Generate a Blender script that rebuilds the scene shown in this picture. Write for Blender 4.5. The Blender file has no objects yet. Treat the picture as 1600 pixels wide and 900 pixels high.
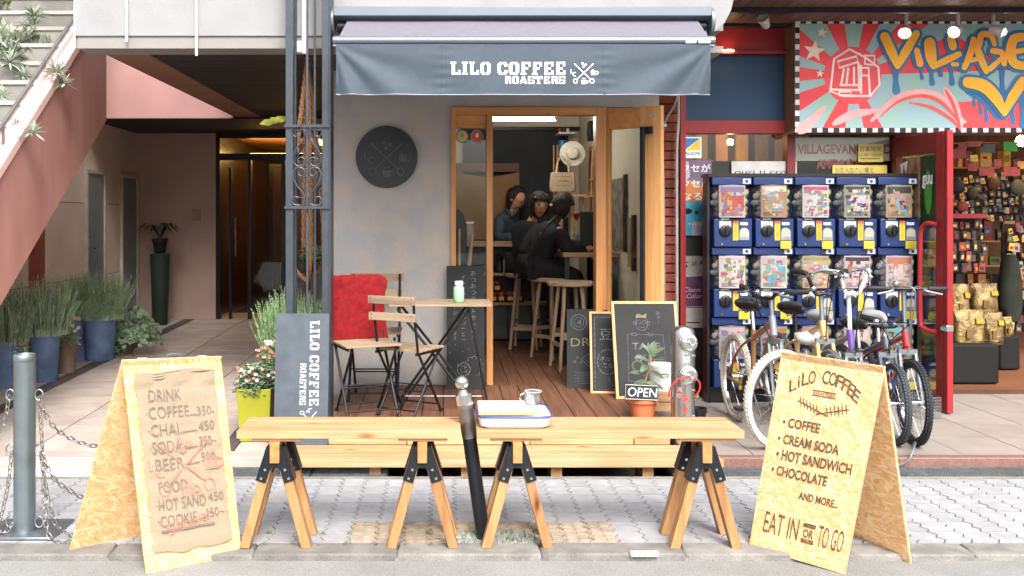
import bpy, bmesh, math, random
from mathutils import Vector, Matrix, Euler
R = math.radians
sc = bpy.context.scene
col = sc.collection
# ---------------------------------------------------------------- camera, sky, sun, exposure
F = 1472.0; CX = 692.0; HY = 340.0; H = 1.4      # focal length in px, vanishing point, eye height
cam_d = bpy.data.cameras.new('camera'); cam = bpy.data.objects.new('camera', cam_d); col.objects.link(cam)
cam.location = (0, 0, H); cam.rotation_euler = (R(90), 0, 0)
cam_d.sensor_width = 36; cam_d.lens = F / 1600 * 36
cam_d.shift_x = (800 - CX) / 1600; cam_d.shift_y = -(450 - HY) / 1600
cam_d.clip_end = 500
sc.camera = cam
SUN_EL, SUN_AZ = 47, 168      # elevation, direction the light comes from (degrees clockwise from +Y)
w = bpy.data.worlds.new('World'); sc.world = w; w.use_nodes = True
nt = w.node_tree; bg = nt.nodes['Background']; sky = nt.nodes.new('ShaderNodeTexSky')
sky.sky_type = 'NISHITA'; sky.sun_disc = False; sky.sun_elevation = R(SUN_EL); sky.sun_rotation = R(SUN_AZ)
sky.air_density = 1.0; sky.dust_density = 6.0; sky.ozone_density = 1.0
hs = nt.nodes.new('ShaderNodeHueSaturation'); hs.inputs['Saturation'].default_value = .35
nt.links.new(sky.outputs[0], hs.inputs['Color']); nt.links.new(hs.outputs[0], bg.inputs[0]); bg.inputs[1].default_value = 0.15
sd = bpy.data.lights.new('sun', 'SUN'); sun = bpy.data.objects.new('sun', sd); col.objects.link(sun)
sd.energy = 1.45; sd.angle = R(22); sd.color = (1, .96, .9)
az = R(SUN_AZ); el = R(SUN_EL)
sdir = Vector((math.sin(az) * math.cos(el), math.cos(az) * math.cos(el), math.sin(el)))
sun.rotation_euler = (-sdir).to_track_quat('-Z', 'Y').to_euler()
sc.view_settings.view_transform = 'Standard'; sc.view_settings.look = 'None'
sc.view_settings.exposure = 1.35; sc.view_settings.gamma = 1
try: sc.cycles.use_denoising = True
except Exception: pass
random.seed(7)
rnd = random.random
def U(a, b): return a + (b - a) * rnd()

# ---------------------------------------------------------------- helpers
def PX(px, D): return (px - CX) * D / F
def PZ(py, D): return H - (py - HY) * D / F
def P(px, py, D): return Vector((PX(px, D), D, PZ(py, D)))
def hexc(h):
    h = h.lstrip('#'); o = []
    for i in (0, 2, 4):
        c = int(h[i:i + 2], 16) / 255
        o.append(c / 12.92 if c <= .04045 else ((c + .055) / 1.055) ** 2.4)
    return tuple(o)
_m = {}
def clampc(c): return tuple(max(0, min(1, x)) for x in c)
def M(name, colr, rough=.6, metal=0, var=.12, s=8, bump=0, bs=80, spec=.4, col2=None, stretch=(1, 1, 1), coat=0, detail=4, lo=.35, hi=.65, speck=0, sheen=0):
    if name in _m: return _m[name]
    if isinstance(colr, str): colr = hexc(colr)
    if isinstance(col2, str): col2 = hexc(col2)
    m = bpy.data.materials.new(name); m.use_nodes = True; n = m.node_tree.nodes; l = m.node_tree.links
    b = n['Principled BSDF']; b.inputs['Roughness'].default_value = rough; b.inputs['Metallic'].default_value = metal
    b.inputs['Specular IOR Level'].default_value = spec
    if coat: b.inputs['Coat Weight'].default_value = coat
    if sheen: b.inputs['Sheen Weight'].default_value = sheen
    tc = n.new('ShaderNodeTexCoord'); oi = n.new('ShaderNodeObjectInfo')
    va = n.new('ShaderNodeVectorMath'); va.operation = 'ADD'
    mu = n.new('ShaderNodeMath'); mu.operation = 'MULTIPLY'; mu.inputs[1].default_value = 37
    l.new(oi.outputs['Random'], mu.inputs[0]); l.new(tc.outputs['Object'], va.inputs[0]); l.new(mu.outputs[0], va.inputs[1])
    mp = n.new('ShaderNodeMapping'); mp.inputs['Scale'].default_value = stretch; l.new(va.outputs[0], mp.inputs[0])
    no = n.new('ShaderNodeTexNoise'); no.inputs['Scale'].default_value = s; no.inputs['Detail'].default_value = detail; l.new(mp.outputs[0], no.inputs['Vector'])
    cr = n.new('ShaderNodeValToRGB'); l.new(no.outputs[0], cr.inputs[0])
    cr.color_ramp.elements[0].position = lo; cr.color_ramp.elements[1].position = hi
    a = clampc([c * (1 - var) for c in colr]); c2 = clampc([c * (1 + var) for c in colr]) if col2 is None else col2
    cr.color_ramp.elements[0].color = (*a, 1); cr.color_ramp.elements[1].color = (*c2, 1)
    out = cr.outputs[0]
    # slight tint difference from piece to piece
    hv = n.new('ShaderNodeHueSaturation'); mr = n.new('ShaderNodeMapRange')
    mr.inputs[3].default_value = 1 - var * .8; mr.inputs[4].default_value = 1 + var * .8
    l.new(oi.outputs['Random'], mr.inputs[0]); l.new(mr.outputs[0], hv.inputs['Value']); l.new(out, hv.inputs['Color']); out = hv.outputs[0]
    if speck:
        n2 = n.new('ShaderNodeTexNoise'); n2.inputs['Scale'].default_value = 420; n2.inputs['Detail'].default_value = 2; l.new(tc.outputs['Object'], n2.inputs['Vector'])
        c3 = n.new('ShaderNodeValToRGB'); c3.color_ramp.elements[0].position = .36; c3.color_ramp.elements[1].position = .64
        c3.color_ramp.elements[0].color = (1 - speck,) * 3 + (1,); c3.color_ramp.elements[1].color = (1 + speck,) * 3 + (1,)
        l.new(n2.outputs[0], c3.inputs[0]); mx = n.new('ShaderNodeMix'); mx.data_type = 'RGBA'; mx.blend_type = 'MULTIPLY'; mx.inputs[0].default_value = 1
        l.new(out, mx.inputs[6]); l.new(c3.outputs[0], mx.inputs[7]); out = mx.outputs[2]
    l.new(out, b.inputs['Base Color'])
    if bump:
        nb = n.new('ShaderNodeTexNoise'); nb.inputs['Scale'].default_value = bs; nb.inputs['Detail'].default_value = 3; l.new(mp.outputs[0], nb.inputs['Vector'])
        bp = n.new('ShaderNodeBump'); bp.inputs['Strength'].default_value = bump; bp.inputs['Distance'].default_value = .01
        l.new(nb.outputs[0], bp.inputs['Height']); l.new(bp.outputs[0], b.inputs['Normal'])
    _m[name] = m; return m
def wood(name, c1, c2, axis='x', rough=.55, s=3.0, bump=.25, var=.1, knots=0):
    st = {'x': (.7, 12, 12), 'y': (12, .7, 12), 'z': (12, 12, .7)}[axis]
    new = name not in _m
    m = M(name, c1, rough, 0, var, s, bump, s * 3, col2=c2, stretch=st, detail=6, lo=.32, hi=.68)
    if new and knots:       # darker knots and broad colour drift, set in the board's own coordinates
        n = m.node_tree.nodes; l = m.node_tree.links; b = n['Principled BSDF']; src = b.inputs['Base Color'].links[0].from_socket
        tc = n.new('ShaderNodeTexCoord'); oi = n.new('ShaderNodeObjectInfo'); mu = n.new('ShaderNodeMath'); mu.operation = 'MULTIPLY'; mu.inputs[1].default_value = 53; l.new(oi.outputs['Random'], mu.inputs[0])
        va = n.new('ShaderNodeVectorMath'); va.operation = 'ADD'; l.new(tc.outputs['Object'], va.inputs[0]); l.new(mu.outputs[0], va.inputs[1])
        mp = n.new('ShaderNodeMapping'); mp.inputs['Scale'].default_value = {'x': (3, 9, 9), 'y': (9, 3, 9), 'z': (9, 9, 3)}[axis]; l.new(va.outputs[0], mp.inputs[0])
        v = n.new('ShaderNodeTexVoronoi'); v.inputs['Scale'].default_value = 1.0; l.new(mp.outputs[0], v.inputs[0])
        cr = n.new('ShaderNodeValToRGB'); e = cr.color_ramp.elements; e[0].position = .04; e[0].color = (.28, .16, .09, 1); e[1].position = .17; e[1].color = (1, 1, 1, 1); x = e.new(.10); x.color = (.72, .58, .46, 1); l.new(v.outputs['Distance'], cr.inputs[0])
        n2 = n.new('ShaderNodeTexNoise'); n2.inputs['Scale'].default_value = 2.2; l.new(va.outputs[0], n2.inputs[0]); c2_ = n.new('ShaderNodeValToRGB'); c2_.color_ramp.elements[0].position = .35; c2_.color_ramp.elements[0].color = (.84, .80, .76, 1); c2_.color_ramp.elements[1].position = .65; l.new(n2.outputs[0], c2_.inputs[0])
        for s_ in (cr.outputs[0], c2_.outputs[0]):
            mx = n.new('ShaderNodeMix'); mx.data_type = 'RGBA'; mx.blend_type = 'MULTIPLY'; mx.inputs[0].default_value = 1; l.new(src, mx.inputs[6]); l.new(s_, mx.inputs[7]); src = mx.outputs[2]
        l.new(src, b.inputs['Base Color'])
    return m
def emis(name, c, st):
    if name in _m: return _m[name]
    m = bpy.data.materials.new(name); m.use_nodes = True; b = m.node_tree.nodes['Principled BSDF']
    b.inputs['Base Color'].default_value = (*hexc(c), 1); b.inputs['Emission Color'].default_value = (*hexc(c), 1); b.inputs['Emission Strength'].default_value = st
    _m[name] = m; return m
def glass(name, tint=(.95, .98, .97), refl=.02, rough=.02):
    if name in _m: return _m[name]
    m = bpy.data.materials.new(name); m.use_nodes = True; n = m.node_tree.nodes; l = m.node_tree.links
    n.remove(n['Principled BSDF']); t = n.new('ShaderNodeBsdfTransparent'); t.inputs[0].default_value = (*tint, 1)
    g = n.new('ShaderNodeBsdfGlossy'); g.inputs['Roughness'].default_value = rough
    mx = n.new('ShaderNodeMixShader'); fr = n.new('ShaderNodeLayerWeight'); fr.inputs[0].default_value = .25
    ad = n.new('ShaderNodeMath'); ad.operation = 'ADD'; ad.inputs[1].default_value = refl; ml = n.new('ShaderNodeMath'); ml.operation = 'MULTIPLY'; ml.inputs[1].default_value = .5
    l.new(fr.outputs[0], ml.inputs[0]); l.new(ml.outputs[0], ad.inputs[0]); l.new(ad.outputs[0], mx.inputs[0]); l.new(t.outputs[0], mx.inputs[1]); l.new(g.outputs[0], mx.inputs[2])
    l.new(mx.outputs[0], n['Material Output'].inputs[0]); _m[name] = m; return m
def osb(name, dark=0):
    if name in _m: return _m[name]
    m = bpy.data.materials.new(name); m.use_nodes = True; n = m.node_tree.nodes; l = m.node_tree.links
    b = n['Principled BSDF']; b.inputs['Roughness'].default_value = .6
    tc = n.new('ShaderNodeTexCoord'); prev = None; h = None
    for k, (ang, sx, sy, th) in enumerate(((25, 20, 85, 0), (-62, 22, 100, .30), (88, 20, 90, .35), (52, 24, 110, .4), (-28, 22, 120, .5), (112, 20, 100, .55), (8, 26, 130, .65))):
        mp = n.new('ShaderNodeMapping'); mp.inputs['Rotation'].default_value = (R(90), R(0), 0) if False else (0, R(ang), 0)
        l.new(tc.outputs['Object'], mp.inputs[0])
        m2 = n.new('ShaderNodeMapping'); m2.inputs['Scale'].default_value = (sx, sx, sy); m2.inputs['Location'].default_value = (k * 3.1, k * 1.7, k * 2.3); l.new(mp.outputs[0], m2.inputs[0])
        nd = n.new('ShaderNodeTexNoise'); nd.inputs['Scale'].default_value = 60; l.new(tc.outputs['Object'], nd.inputs[0])
        ad = n.new('ShaderNodeVectorMath'); ad.operation = 'MULTIPLY_ADD'; ad.inputs[1].default_value = (.5, .5, .5); l.new(nd.outputs['Color'], ad.inputs[0]); l.new(m2.outputs[0], ad.inputs[2])
        v = n.new('ShaderNodeTexVoronoi'); v.inputs['Scale'].default_value = 1; l.new(ad.outputs[0], v.inputs[0])
        sp = n.new('ShaderNodeSeparateColor'); l.new(v.outputs['Color'], sp.inputs[0])
        cr = n.new('ShaderNodeValToRGB'); cr.color_ramp.elements[0].position = 0; cr.color_ramp.elements[1].position = 1
        cr.color_ramp.elements[0].color = (*hexc('#bb8e5a'), 1); cr.color_ramp.elements[1].color = (*hexc('#d4b68e'), 1)
        e = cr.color_ramp.elements.new(.5); e.color = (*hexc('#c8a072'), 1)
        l.new(sp.outputs[0], cr.inputs[0])
        if prev is None: prev = cr.outputs[0]
        else:
            gt = n.new('ShaderNodeMath'); gt.operation = 'GREATER_THAN'; gt.inputs[1].default_value = th + .15; l.new(sp.outputs[1], gt.inputs[0])
            mx = n.new('ShaderNodeMix'); mx.data_type = 'RGBA'; l.new(gt.outputs[0], mx.inputs[0]); l.new(prev, mx.inputs[6]); l.new(cr.outputs[0], mx.inputs[7]); prev = mx.outputs[2]
    if dark:
        mx = n.new('ShaderNodeMix'); mx.data_type = 'RGBA'; mx.blend_type = 'MULTIPLY'; mx.inputs[0].default_value = dark; l.new(prev, mx.inputs[6]); mx.inputs[7].default_value = (*hexc('#c87a30'), 1); prev = mx.outputs[2]
    l.new(prev, b.inputs['Base Color'])
    bp = n.new('ShaderNodeBump'); bp.inputs['Strength'].default_value = .25; bp.inputs['Distance'].default_value = .004; l.new(prev, bp.inputs['Height']); l.new(bp.outputs[0], b.inputs['Normal'])
    _m[name] = m; return m

def frame(o, r=(1, 0, 0), u=(0, 0, 1)):
    r = Vector(r).normalized(); u = Vector(u); u = (u - r * u.dot(r)).normalized(); n = r.cross(u)
    m = Matrix.Identity(4)
    for i in range(3): m[i][0] = r[i]; m[i][1] = u[i]; m[i][2] = n[i]; m[i][3] = o[i]
    return m
def rootof(o):
    while o.parent: o = o.parent
    return o
def props(o, label=None, cat=None, group=None, kind=None):
    if label: o['label'] = label
    if cat: o['category'] = cat
    if group: o['group'] = group
    if kind: o['kind'] = kind
    return o
def T(name, label, cat, loc=(0, 0, 0), group=None):
    o = bpy.data.objects.new(name, None); col.objects.link(o); o.location = loc; o.empty_display_size = .1
    return props(o, label, cat, group)
class B:
    def __init__(s, m=None): s.v = []; s.f = []; s.mi = []; s.M = m; s.cur = 0
    def add(s, vs, fs):
        k = len(s.v)
        s.v += [(s.M @ Vector(p)) if s.M else Vector(p) for p in vs]
        s.f += [tuple(i + k for i in f) for f in fs]; s.mi += [s.cur] * len(fs); return s
    def box(s, x0, x1, y0, y1, z0, z1):
        return s.add([(x0, y0, z0), (x1, y0, z0), (x1, y1, z0), (x0, y1, z0), (x0, y0, z1), (x1, y0, z1), (x1, y1, z1), (x0, y1, z1)],
                     [(0, 3, 2, 1), (4, 5, 6, 7), (0, 1, 5, 4), (1, 2, 6, 5), (2, 3, 7, 6), (3, 0, 4, 7)])
    def hexa(s, a, b):      # two quads
        return s.add(list(a) + list(b), [(0, 3, 2, 1), (4, 5, 6, 7), (0, 1, 5, 4), (1, 2, 6, 5), (2, 3, 7, 6), (3, 0, 4, 7)])
    def bar(s, p, q, wd, th, up=(0, 0, 1)):
        p = Vector(p); q = Vector(q); d = (q - p).normalized(); up = Vector(up)
        a = d.cross(up)
        if a.length < 1e-4: a = d.cross(Vector((1, 0, 0)))
        a.normalize(); b = a.cross(d).normalized(); a = a * wd / 2; b = b * th / 2
        return s.hexa([p - a - b, p + a - b, p + a + b, p - a + b], [q - a - b, q + a - b, q + a + b, q - a + b])
    def tube(s, pts, r, n=8, closed=False, cap=True):
        pts = [Vector(p) for p in pts]; N = len(pts); rs = r if isinstance(r, (list, tuple)) else [r] * N
        vs = []; prev = None
        for i, p in enumerate(pts):
            if closed: d = pts[(i + 1) % N] - pts[i - 1]
            else: d = pts[min(i + 1, N - 1)] - pts[max(i - 1, 0)]
            if d.length < 1e-9: d = Vector((0, 0, 1))
            d.normalize()
            if prev is None:
                a = d.cross(Vector((0, 0, 1)) if abs(d.z) < .9 else Vector((1, 0, 0)))
            else: a = prev - d * prev.dot(d)
            a.normalize(); prev = a; b = d.cross(a)
            for k in range(n):
                t = 2 * math.pi * k / n; vs.append(p + (a * math.cos(t) + b * math.sin(t)) * rs[i])
        fs = []
        for i in range(N if closed else N - 1):
            j = (i + 1) % N
            for k in range(n):
                k2 = (k + 1) % n; fs.append((i * n + k, i * n + k2, j * n + k2, j * n + k))
        if cap and not closed: fs += [tuple(range(n))[::-1], tuple((N - 1) * n + k for k in range(n))]
        return s.add(vs, fs)
    def lathe(s, prof, c=(0, 0, 0), n=24, ax=None):
        m = frame(c, (1, 0, 0), (0, 1, 0)) if ax is None else Matrix.Translation(Vector(c)) @ Vector(ax).to_track_quat('Z', 'Y').to_matrix().to_4x4()
        vs = []; fs = []
        for r_, z in prof:
            for k in range(n):
                t = 2 * math.pi * k / n; vs.append(m @ Vector((r_ * math.cos(t), r_ * math.sin(t), z)))
        for i in range(len(prof) - 1):
            for k in range(n):
                k2 = (k + 1) % n; fs.append((i * n + k, i * n + k2, (i + 1) * n + k2, (i + 1) * n + k))
        if prof[0][0] > 1e-5: fs.append(tuple(range(n))[::-1])
        if prof[-1][0] > 1e-5: fs.append(tuple((len(prof) - 1) * n + k for k in range(n)))
        return s.add(vs, fs)
    def cyl(s, p, q, r, n=16, r2=None): return s.tube([p, q], [r, r if r2 is None else r2], n)
    def ell(s, c, rx, ry, rz, n=12, m=8):
        vs = []; fs = []
        for i in range(m + 1):
            ph = math.pi * i / m
            for k in range(n):
                t = 2 * math.pi * k / n; vs.append((c[0] + rx * math.sin(ph) * math.cos(t), c[1] + ry * math.sin(ph) * math.sin(t), c[2] + rz * math.cos(ph)))
        for i in range(m):
            for k in range(n):
                k2 = (k + 1) % n; fs.append((i * n + k, (i + 1) * n + k, (i + 1) * n + k2, i * n + k2))
        return s.add(vs, fs)
    def poly(s, pts, z0=0, z1=None):
        n = len(pts)
        a = sum(pts[i][0] * pts[(i + 1) % n][1] - pts[(i + 1) % n][0] * pts[i][1] for i in range(n))
        if a < 0: pts = pts[::-1]
        if z1 is None: return s.add([(x, y, z0) for x, y in pts], [tuple(range(n))])
        vs = [(x, y, z0) for x, y in pts] + [(x, y, z1) for x, y in pts]
        fs = [tuple(range(n))[::-1], tuple(range(n, 2 * n))] + [(i, (i + 1) % n, (i + 1) % n + n, i + n) for i in range(n)]
        return s.add(vs, fs)
    def disc(s, x, y, r, z0=0, z1=None, n=20, ry=None):
        ry = r if ry is None else ry
        return s.poly([(x + r * math.cos(2 * math.pi * k / n), y + ry * math.sin(2 * math.pi * k / n)) for k in range(n)], z0, z1)
    def ring(s, x, y, r, wd, z0, n=24, a0=0, a1=360, ry=None):
        ry = r if ry is None else ry
        pts = [(x + r * math.cos(R(a0 + (a1 - a0) * k / n)), y + ry * math.sin(R(a0 + (a1 - a0) * k / n))) for k in range(n + 1)]
        return s.stroke(pts, wd, z0, cap=False)
    def stroke(s, pts, wd, z0=0, cap=True):
        N = len(pts); ws = wd if isinstance(wd, (list, tuple)) else [wd] * N; P2 = [Vector((p[0], p[1])) for p in pts]; L = []; Rr = []
        for i in range(N):
            d = P2[min(i + 1, N - 1)] - P2[max(i - 1, 0)]
            if (P2[0] - P2[-1]).length < 1e-6 and i in (0, N - 1): d = P2[1] - P2[-2]
            if d.length < 1e-9: d = Vector((1, 0))
            d.normalize(); nn = Vector((-d.y, d.x)) * ws[i] / 2; L.append(P2[i] + nn); Rr.append(P2[i] - nn)
        vs = [(p.x, p.y, z0) for p in L] + [(p.x, p.y, z0) for p in Rr]
        s.add(vs, [(i + 1, i, i + N, i + 1 + N) for i in range(N - 1)])
        if cap:
            for i, dz in ((0, .00012), (N - 1, .00016)): s.disc(P2[i].x, P2[i].y, ws[i] / 2, z0 + dz, n=10)
        return s
    def mesh(s, name, mat, org=None, smooth=35):
        me = bpy.data.meshes.new(name)
        o = org if org is not None else Vector((0, 0, 0))
        me.from_pydata([p - o for p in s.v], [], s.f)
        mats = mat if isinstance(mat, (list, tuple)) else [mat]
        for m in mats: me.materials.append(m)
        if len(mats) > 1:
            for p, i in zip(me.polygons, s.mi): p.material_index = i
        if smooth:
            me.polygons.foreach_set('use_smooth', [True] * len(me.polygons)); me.set_sharp_from_angle(angle=R(smooth))
        me.update(); return me
    def build(s, name, mat, parent=None, smooth=35, bevel=0, label=None, kind=None, cat=None, group=None, base=None):
        if parent is not None: org = Vector(rootof(parent).location)
        elif kind: org = Vector((0, 0, 0))
        else:
            xs = [p.x for p in s.v]; ys = [p.y for p in s.v]; org = Vector(((min(xs) + max(xs)) / 2, (min(ys) + max(ys)) / 2, min(p.z for p in s.v)))
        o = bpy.data.objects.new(name, s.mesh(name, mat, org, smooth)); col.objects.link(o)
        if parent is not None: o.parent = parent
        else: o.location = org
        if bevel:
            bv = o.modifiers.new('bevel', 'BEVEL'); bv.width = bevel; bv.segments = 2; bv.limit_method = 'ANGLE'; bv.angle_limit = R(40)
        return props(o, label, cat, group, kind)
def inst(name, me, parent, loc=(0, 0, 0), rot=(0, 0, 0), bevel=0, kind=None, mtx=None):
    o = bpy.data.objects.new(name, me); col.objects.link(o); o.parent = parent
    if mtx is not None: o.matrix_local = mtx
    else: o.location = loc; o.rotation_euler = rot
    if bevel:
        bv = o.modifiers.new('bevel', 'BEVEL'); bv.width = bevel; bv.segments = 1; bv.limit_method = 'ANGLE'; bv.angle_limit = R(40)
    if kind: o['kind'] = kind
    return o
def dup(root, loc=None, rz=None, label=None):
    def cp(o, par):
        c = o.copy(); col.objects.link(c)
        if par is not None: c.parent = par
        for ch in [x for x in kids.get(o.name, [])]: cp(ch, c)
        return c
    kids = {}
    for o in root.children_recursive: kids.setdefault(o.parent.name, []).append(o)
    c = cp(root, None)
    if loc is not None: c.location = loc
    if rz is not None: c.rotation_euler = (0, 0, rz)
    if label: c['label'] = label
    return c
_tc = {}
def tmesh(s, bold=0):
    k = (s, bold)
    if k not in _tc:
        c = bpy.data.curves.new('t', 'FONT'); c.body = s; c.size = 1; c.offset = bold; c.resolution_u = 3
        o = bpy.data.objects.new('t', c); m = bpy.data.meshes.new_from_object(o)
        _tc[k] = ([v.co.copy() for v in m.vertices], [tuple(p.vertices) for p in m.polygons]); bpy.data.objects.remove(o); bpy.data.curves.remove(c)
    return _tc[k]
def text(b, s, x, y, size, z=.001, wd=None, bold=0, jit=0, rot=0, sx=1, anchor='l', shear=0):
    """flat lettering into builder b; wd = total width to fit"""
    vs, fs = tmesh(s, bold)
    if not vs: return
    x0 = min(v.x for v in vs); x1 = max(v.x for v in vs); kx = size * sx if wd is None else wd / (x1 - x0)
    W = (x1 - x0) * kx; ox = {'l': 0, 'c': -W / 2, 'r': -W}[anchor]
    ca, sa = math.cos(rot), math.sin(rot); out = []
    for v in vs:
        a = (v.x - x0) * kx + ox + shear * v.y * size; q = v.y * size
        out.append((x + a * ca - q * sa, y + a * sa + q * ca, z))
    b.add(out, fs)
def vtext(b, s, x, y, size, z=.001, bold=0, step=1.05):
    for i, ch in enumerate(s):
        text(b, ch, x, y - i * size * step, size, z, bold=bold, anchor='c', rot=U(-.05, .05))
def rc(x0, y0, x1, y1): return [(x0, y0), (x1, y0), (x1, y1), (x0, y1)]
def mir(pl, c): return [(2 * c - x, y) for x, y in pl]
_OL = [(.38, 0), (.18, 0), (0, .18), (0, .82), (.18, 1), (.38, 1), (.38, .84), (.27, .74), (.27, .26), (.38, .16)]
_CT = [(.46, 1), (.66, 1), (.8, .86), (.8, .64), (.58, .64), (.58, .76), (.46, .84)]
_ST = [rc(.1, 0, .36, 1)]
GL = {'I': (.46, [rc(.1, .14, .36, .86), rc(0, 0, .46, .14), rc(0, .86, .46, 1)]),
      'L': (.82, [rc(.1, 0, .36, .86), rc(0, .86, .46, 1), rc(.42, 0, .82, .16), rc(.62, .16, .82, .36)]),
      'O': (.84, [_OL, mir(_OL, .42)]), 'C': (.82, [_OL, _CT, [(x, 1 - y) for x, y in _CT]]),
      'F': (.82, [rc(.1, .14, .36, 1), rc(0, 0, .48, .14), rc(.42, .84, .82, 1), rc(.64, .64, .82, .84), rc(.42, .42, .62, .58)]),
      'E': (.84, [rc(.1, 0, .36, 1), rc(.42, .84, .82, 1), rc(.64, .66, .82, .84), rc(.42, .42, .62, .58), rc(.42, 0, .84, .16), rc(.66, .16, .84, .34)]),
      'R': (.86, [rc(.1, 0, .36, 1), [(.42, 1), (.68, 1), (.82, .88), (.82, .6), (.72, .5), (.82, .4), (.84, 0), (.6, 0), (.58, .36), (.42, .42), (.42, .56), (.58, .6), (.58, .8), (.42, .84)]]),
      'A': (.9, [[(0, 0), (.26, 0), (.41, .6), (.41, 1), (.3, 1)], [(.9, 0), (.64, 0), (.49, .6), (.49, 1), (.6, 1)], rc(.3, .18, .6, .32)]),
      'S': (.8, [rc(0, .84, .6, 1), rc(.62, .66, .8, 1), rc(0, .52, .26, .84), rc(.0, .42, .8, .52), rc(.54, .16, .8, .42), rc(.2, 0, .8, .16), rc(0, 0, .18, .34)]),
      'T': (.88, [rc(.31, .12, .57, .8), rc(0, .84, .88, 1), rc(0, .62, .17, .84), rc(.71, .62, .88, .84), rc(.2, 0, .68, .12)])}
def stencil(b, s, x, y, size, wd, z=.001):
    tot = sum(.45 if c == ' ' else GL[c][0] + .12 for c in s) - .12; k = wd / tot; i = 0
    for c in s:
        if c == ' ': x += .45 * k; continue
        w_, ps = GL[c]
        for j, p in enumerate(ps): b.poly([(x + px_ * k, y + py_ * size) for px_, py_ in p], z + j * .00008)
        x += (w_ + .12) * k
def emblem(b, x, y, s, z=.001, lw=.05):
    """crossed spoons with L C, beans, kettle and cup; s = overall size"""
    for sg in (-1, 1):
        b.stroke([(x - sg * .42 * s, y + .4 * s), (x + sg * .3 * s, y - .28 * s)], lw * s, z + .0002 * (sg + 1))
        b.ring(x + sg * .37 * s, y - .36 * s, .085 * s, lw * s, z + .0006, ry=.1 * s)
    for dx, dy in ((-.06, .42), (.08, .36), (-.02, .27)): b.disc(x + dx * s, y + dy * s, .055 * s, z + .0007, n=10)
    b.stroke([(x - .58 * s, y + .14 * s), (x - .58 * s, y - .02 * s), (x - .48 * s, y - .02 * s)], lw * s, z + .0007)
    b.ring(x - .4 * s, y - .06 * s, .08 * s, lw * s, z + .0007, a0=60, a1=300)
    b.poly([(x + .32 * s, y + .1 * s), (x + .5 * s, y + .1 * s), (x + .55 * s, y - .1 * s), (x + .33 * s, y - .1 * s)], z + .0007)
    b.ring(x + .57 * s, y, .07 * s, lw * s * .8, z + .0008, n=12); b.disc(x + .41 * s, y + .13 * s, .03 * s, z + .0009, n=8)
    b.poly([(x - .12 * s, y - .32 * s), (x + .12 * s, y - .32 * s), (x + .09 * s, y - .5 * s), (x - .09 * s, y - .5 * s)], z + .0007)
    b.ring(x + .14 * s, y - .4 * s, .055 * s, lw * s * .8, z + .0008, n=12)
    for dx in (-.06, 0, .06): b.stroke([(x + dx * s, y - .28 * s), (x + dx * s, y - .22 * s)], lw * .6 * s, z + .0007, cap=False)
def path(ctrl, n=8):
    """smooth curve through points (Catmull-Rom)"""
    c = [Vector(p) for p in ctrl]; out = []
    for i in range(len(c) - 1):
        p0 = c[max(i - 1, 0)]; p1 = c[i]; p2 = c[i + 1]; p3 = c[min(i + 2, len(c) - 1)]
        for k in range(n):
            t = k / n; out.append(.5 * ((2 * p1) + (p2 - p0) * t + (2 * p0 - 5 * p1 + 4 * p2 - p3) * t * t + (3 * p1 - p0 - 3 * p2 + p3) * t ** 3))
    out.append(c[-1]); return out

# ---------------------------------------------------------------- materials
m_asph = M('asphalt', '#878785', .9, 0, .1, 3, .5, 260, speck=.35)
m_conc = M('kerb_concrete', '#7a7773', .9, 0, .22, 9, .6, 180, speck=.3)
m_pave = M('paver_concrete', '#949497', .85, 0, .09, 14, .35, 160, speck=.12)
m_joint = M('paver_joint', '#76726c', .95, 0, .3, 30, .3)
m_tact = M('tactile_paver', '#988a7b', .85, 0, .15, 20, .3, 160, speck=.15)
m_tile = M('passage_tile', '#a69a92', .7, 0, .12, 5, .2, 100, speck=.08)
m_tiled = M('passage_strip', '#4e4545', .75, 0, .12, 6)
m_tjoint = M('tile_joint', '#3a332f', .95)
m_rtile = M('shop_tile', '#8a827c', .55, 0, .08, 5, .1, 100, speck=.06)
m_gran = M('red_granite', '#7a5a52', .5, 0, .2, 60)
m_white = M('white_stucco', '#8b8b8d', .8, 0, .07, 4, .25, 120)
m_whiteg = M('grey_stucco', '#868480', .8, 0, .05, 4, .2, 120)
m_pink = M('pink_render', '#9c6863', .8, 0, .12, 2.2, .2, 90, col2='#ac7d72', stretch=(1, 1, .3), detail=8)
m_pinkl = M('pale_pink_cap', '#d9b3ab', .7, 0, .06, 5)
m_pinkw = M('pink_wall', '#b58a86', .8, 0, .06, 3)
m_wallc = M('passage_wall', '#dfcdbd', .75, 0, .08, 2)
m_wallb = M('lobby_wall', '#b39a8e', .75, 0, .1, 2)
m_soff = M('dark_soffit', '#2a2424', .6, 0, .2, 8)
m_brown = M('brown_beam', '#8a6450', .7, 0, .12, 3)
m_steel = M('stainless', '#c8c8c6', .16, 1, .04, 5, .02, 40)
m_galv = M('galvanised', '#8a9296', .42, .85, .12, 18, .05)
m_blk = M('black_steel', '#1e2126', .4, .3, .15, 20, .05)
m_col = M('column_paint', '#3a4048', .38, .2, .1, 20, .05)
m_deck = wood('deck_wood', '#5d3a29', '#76503c', 'y', .55)
m_deckd = M('dark_joint', '#120d0b', .9)
m_pine = wood('pine', '#b38960', '#c8a27c', 'x', .5, 2.4, knots=1)
m_pinez = wood('pine_leg', '#9c6f45', '#b28a5e', 'z', .5, 2.4, knots=1)
m_piney = wood('pine_beam', '#a06c3e', '#b88554', 'y', .5, 2.4)
m_door = wood('door_wood', '#a5703f', '#b98350', 'z', .45, 2)
m_doorx = wood('door_wood_rail', '#b47a42', '#c58c54', 'x', .45, 2)
m_doorl = wood('door_wood_light', '#c79058', '#d6a26a', 'z', .45, 2)
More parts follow.
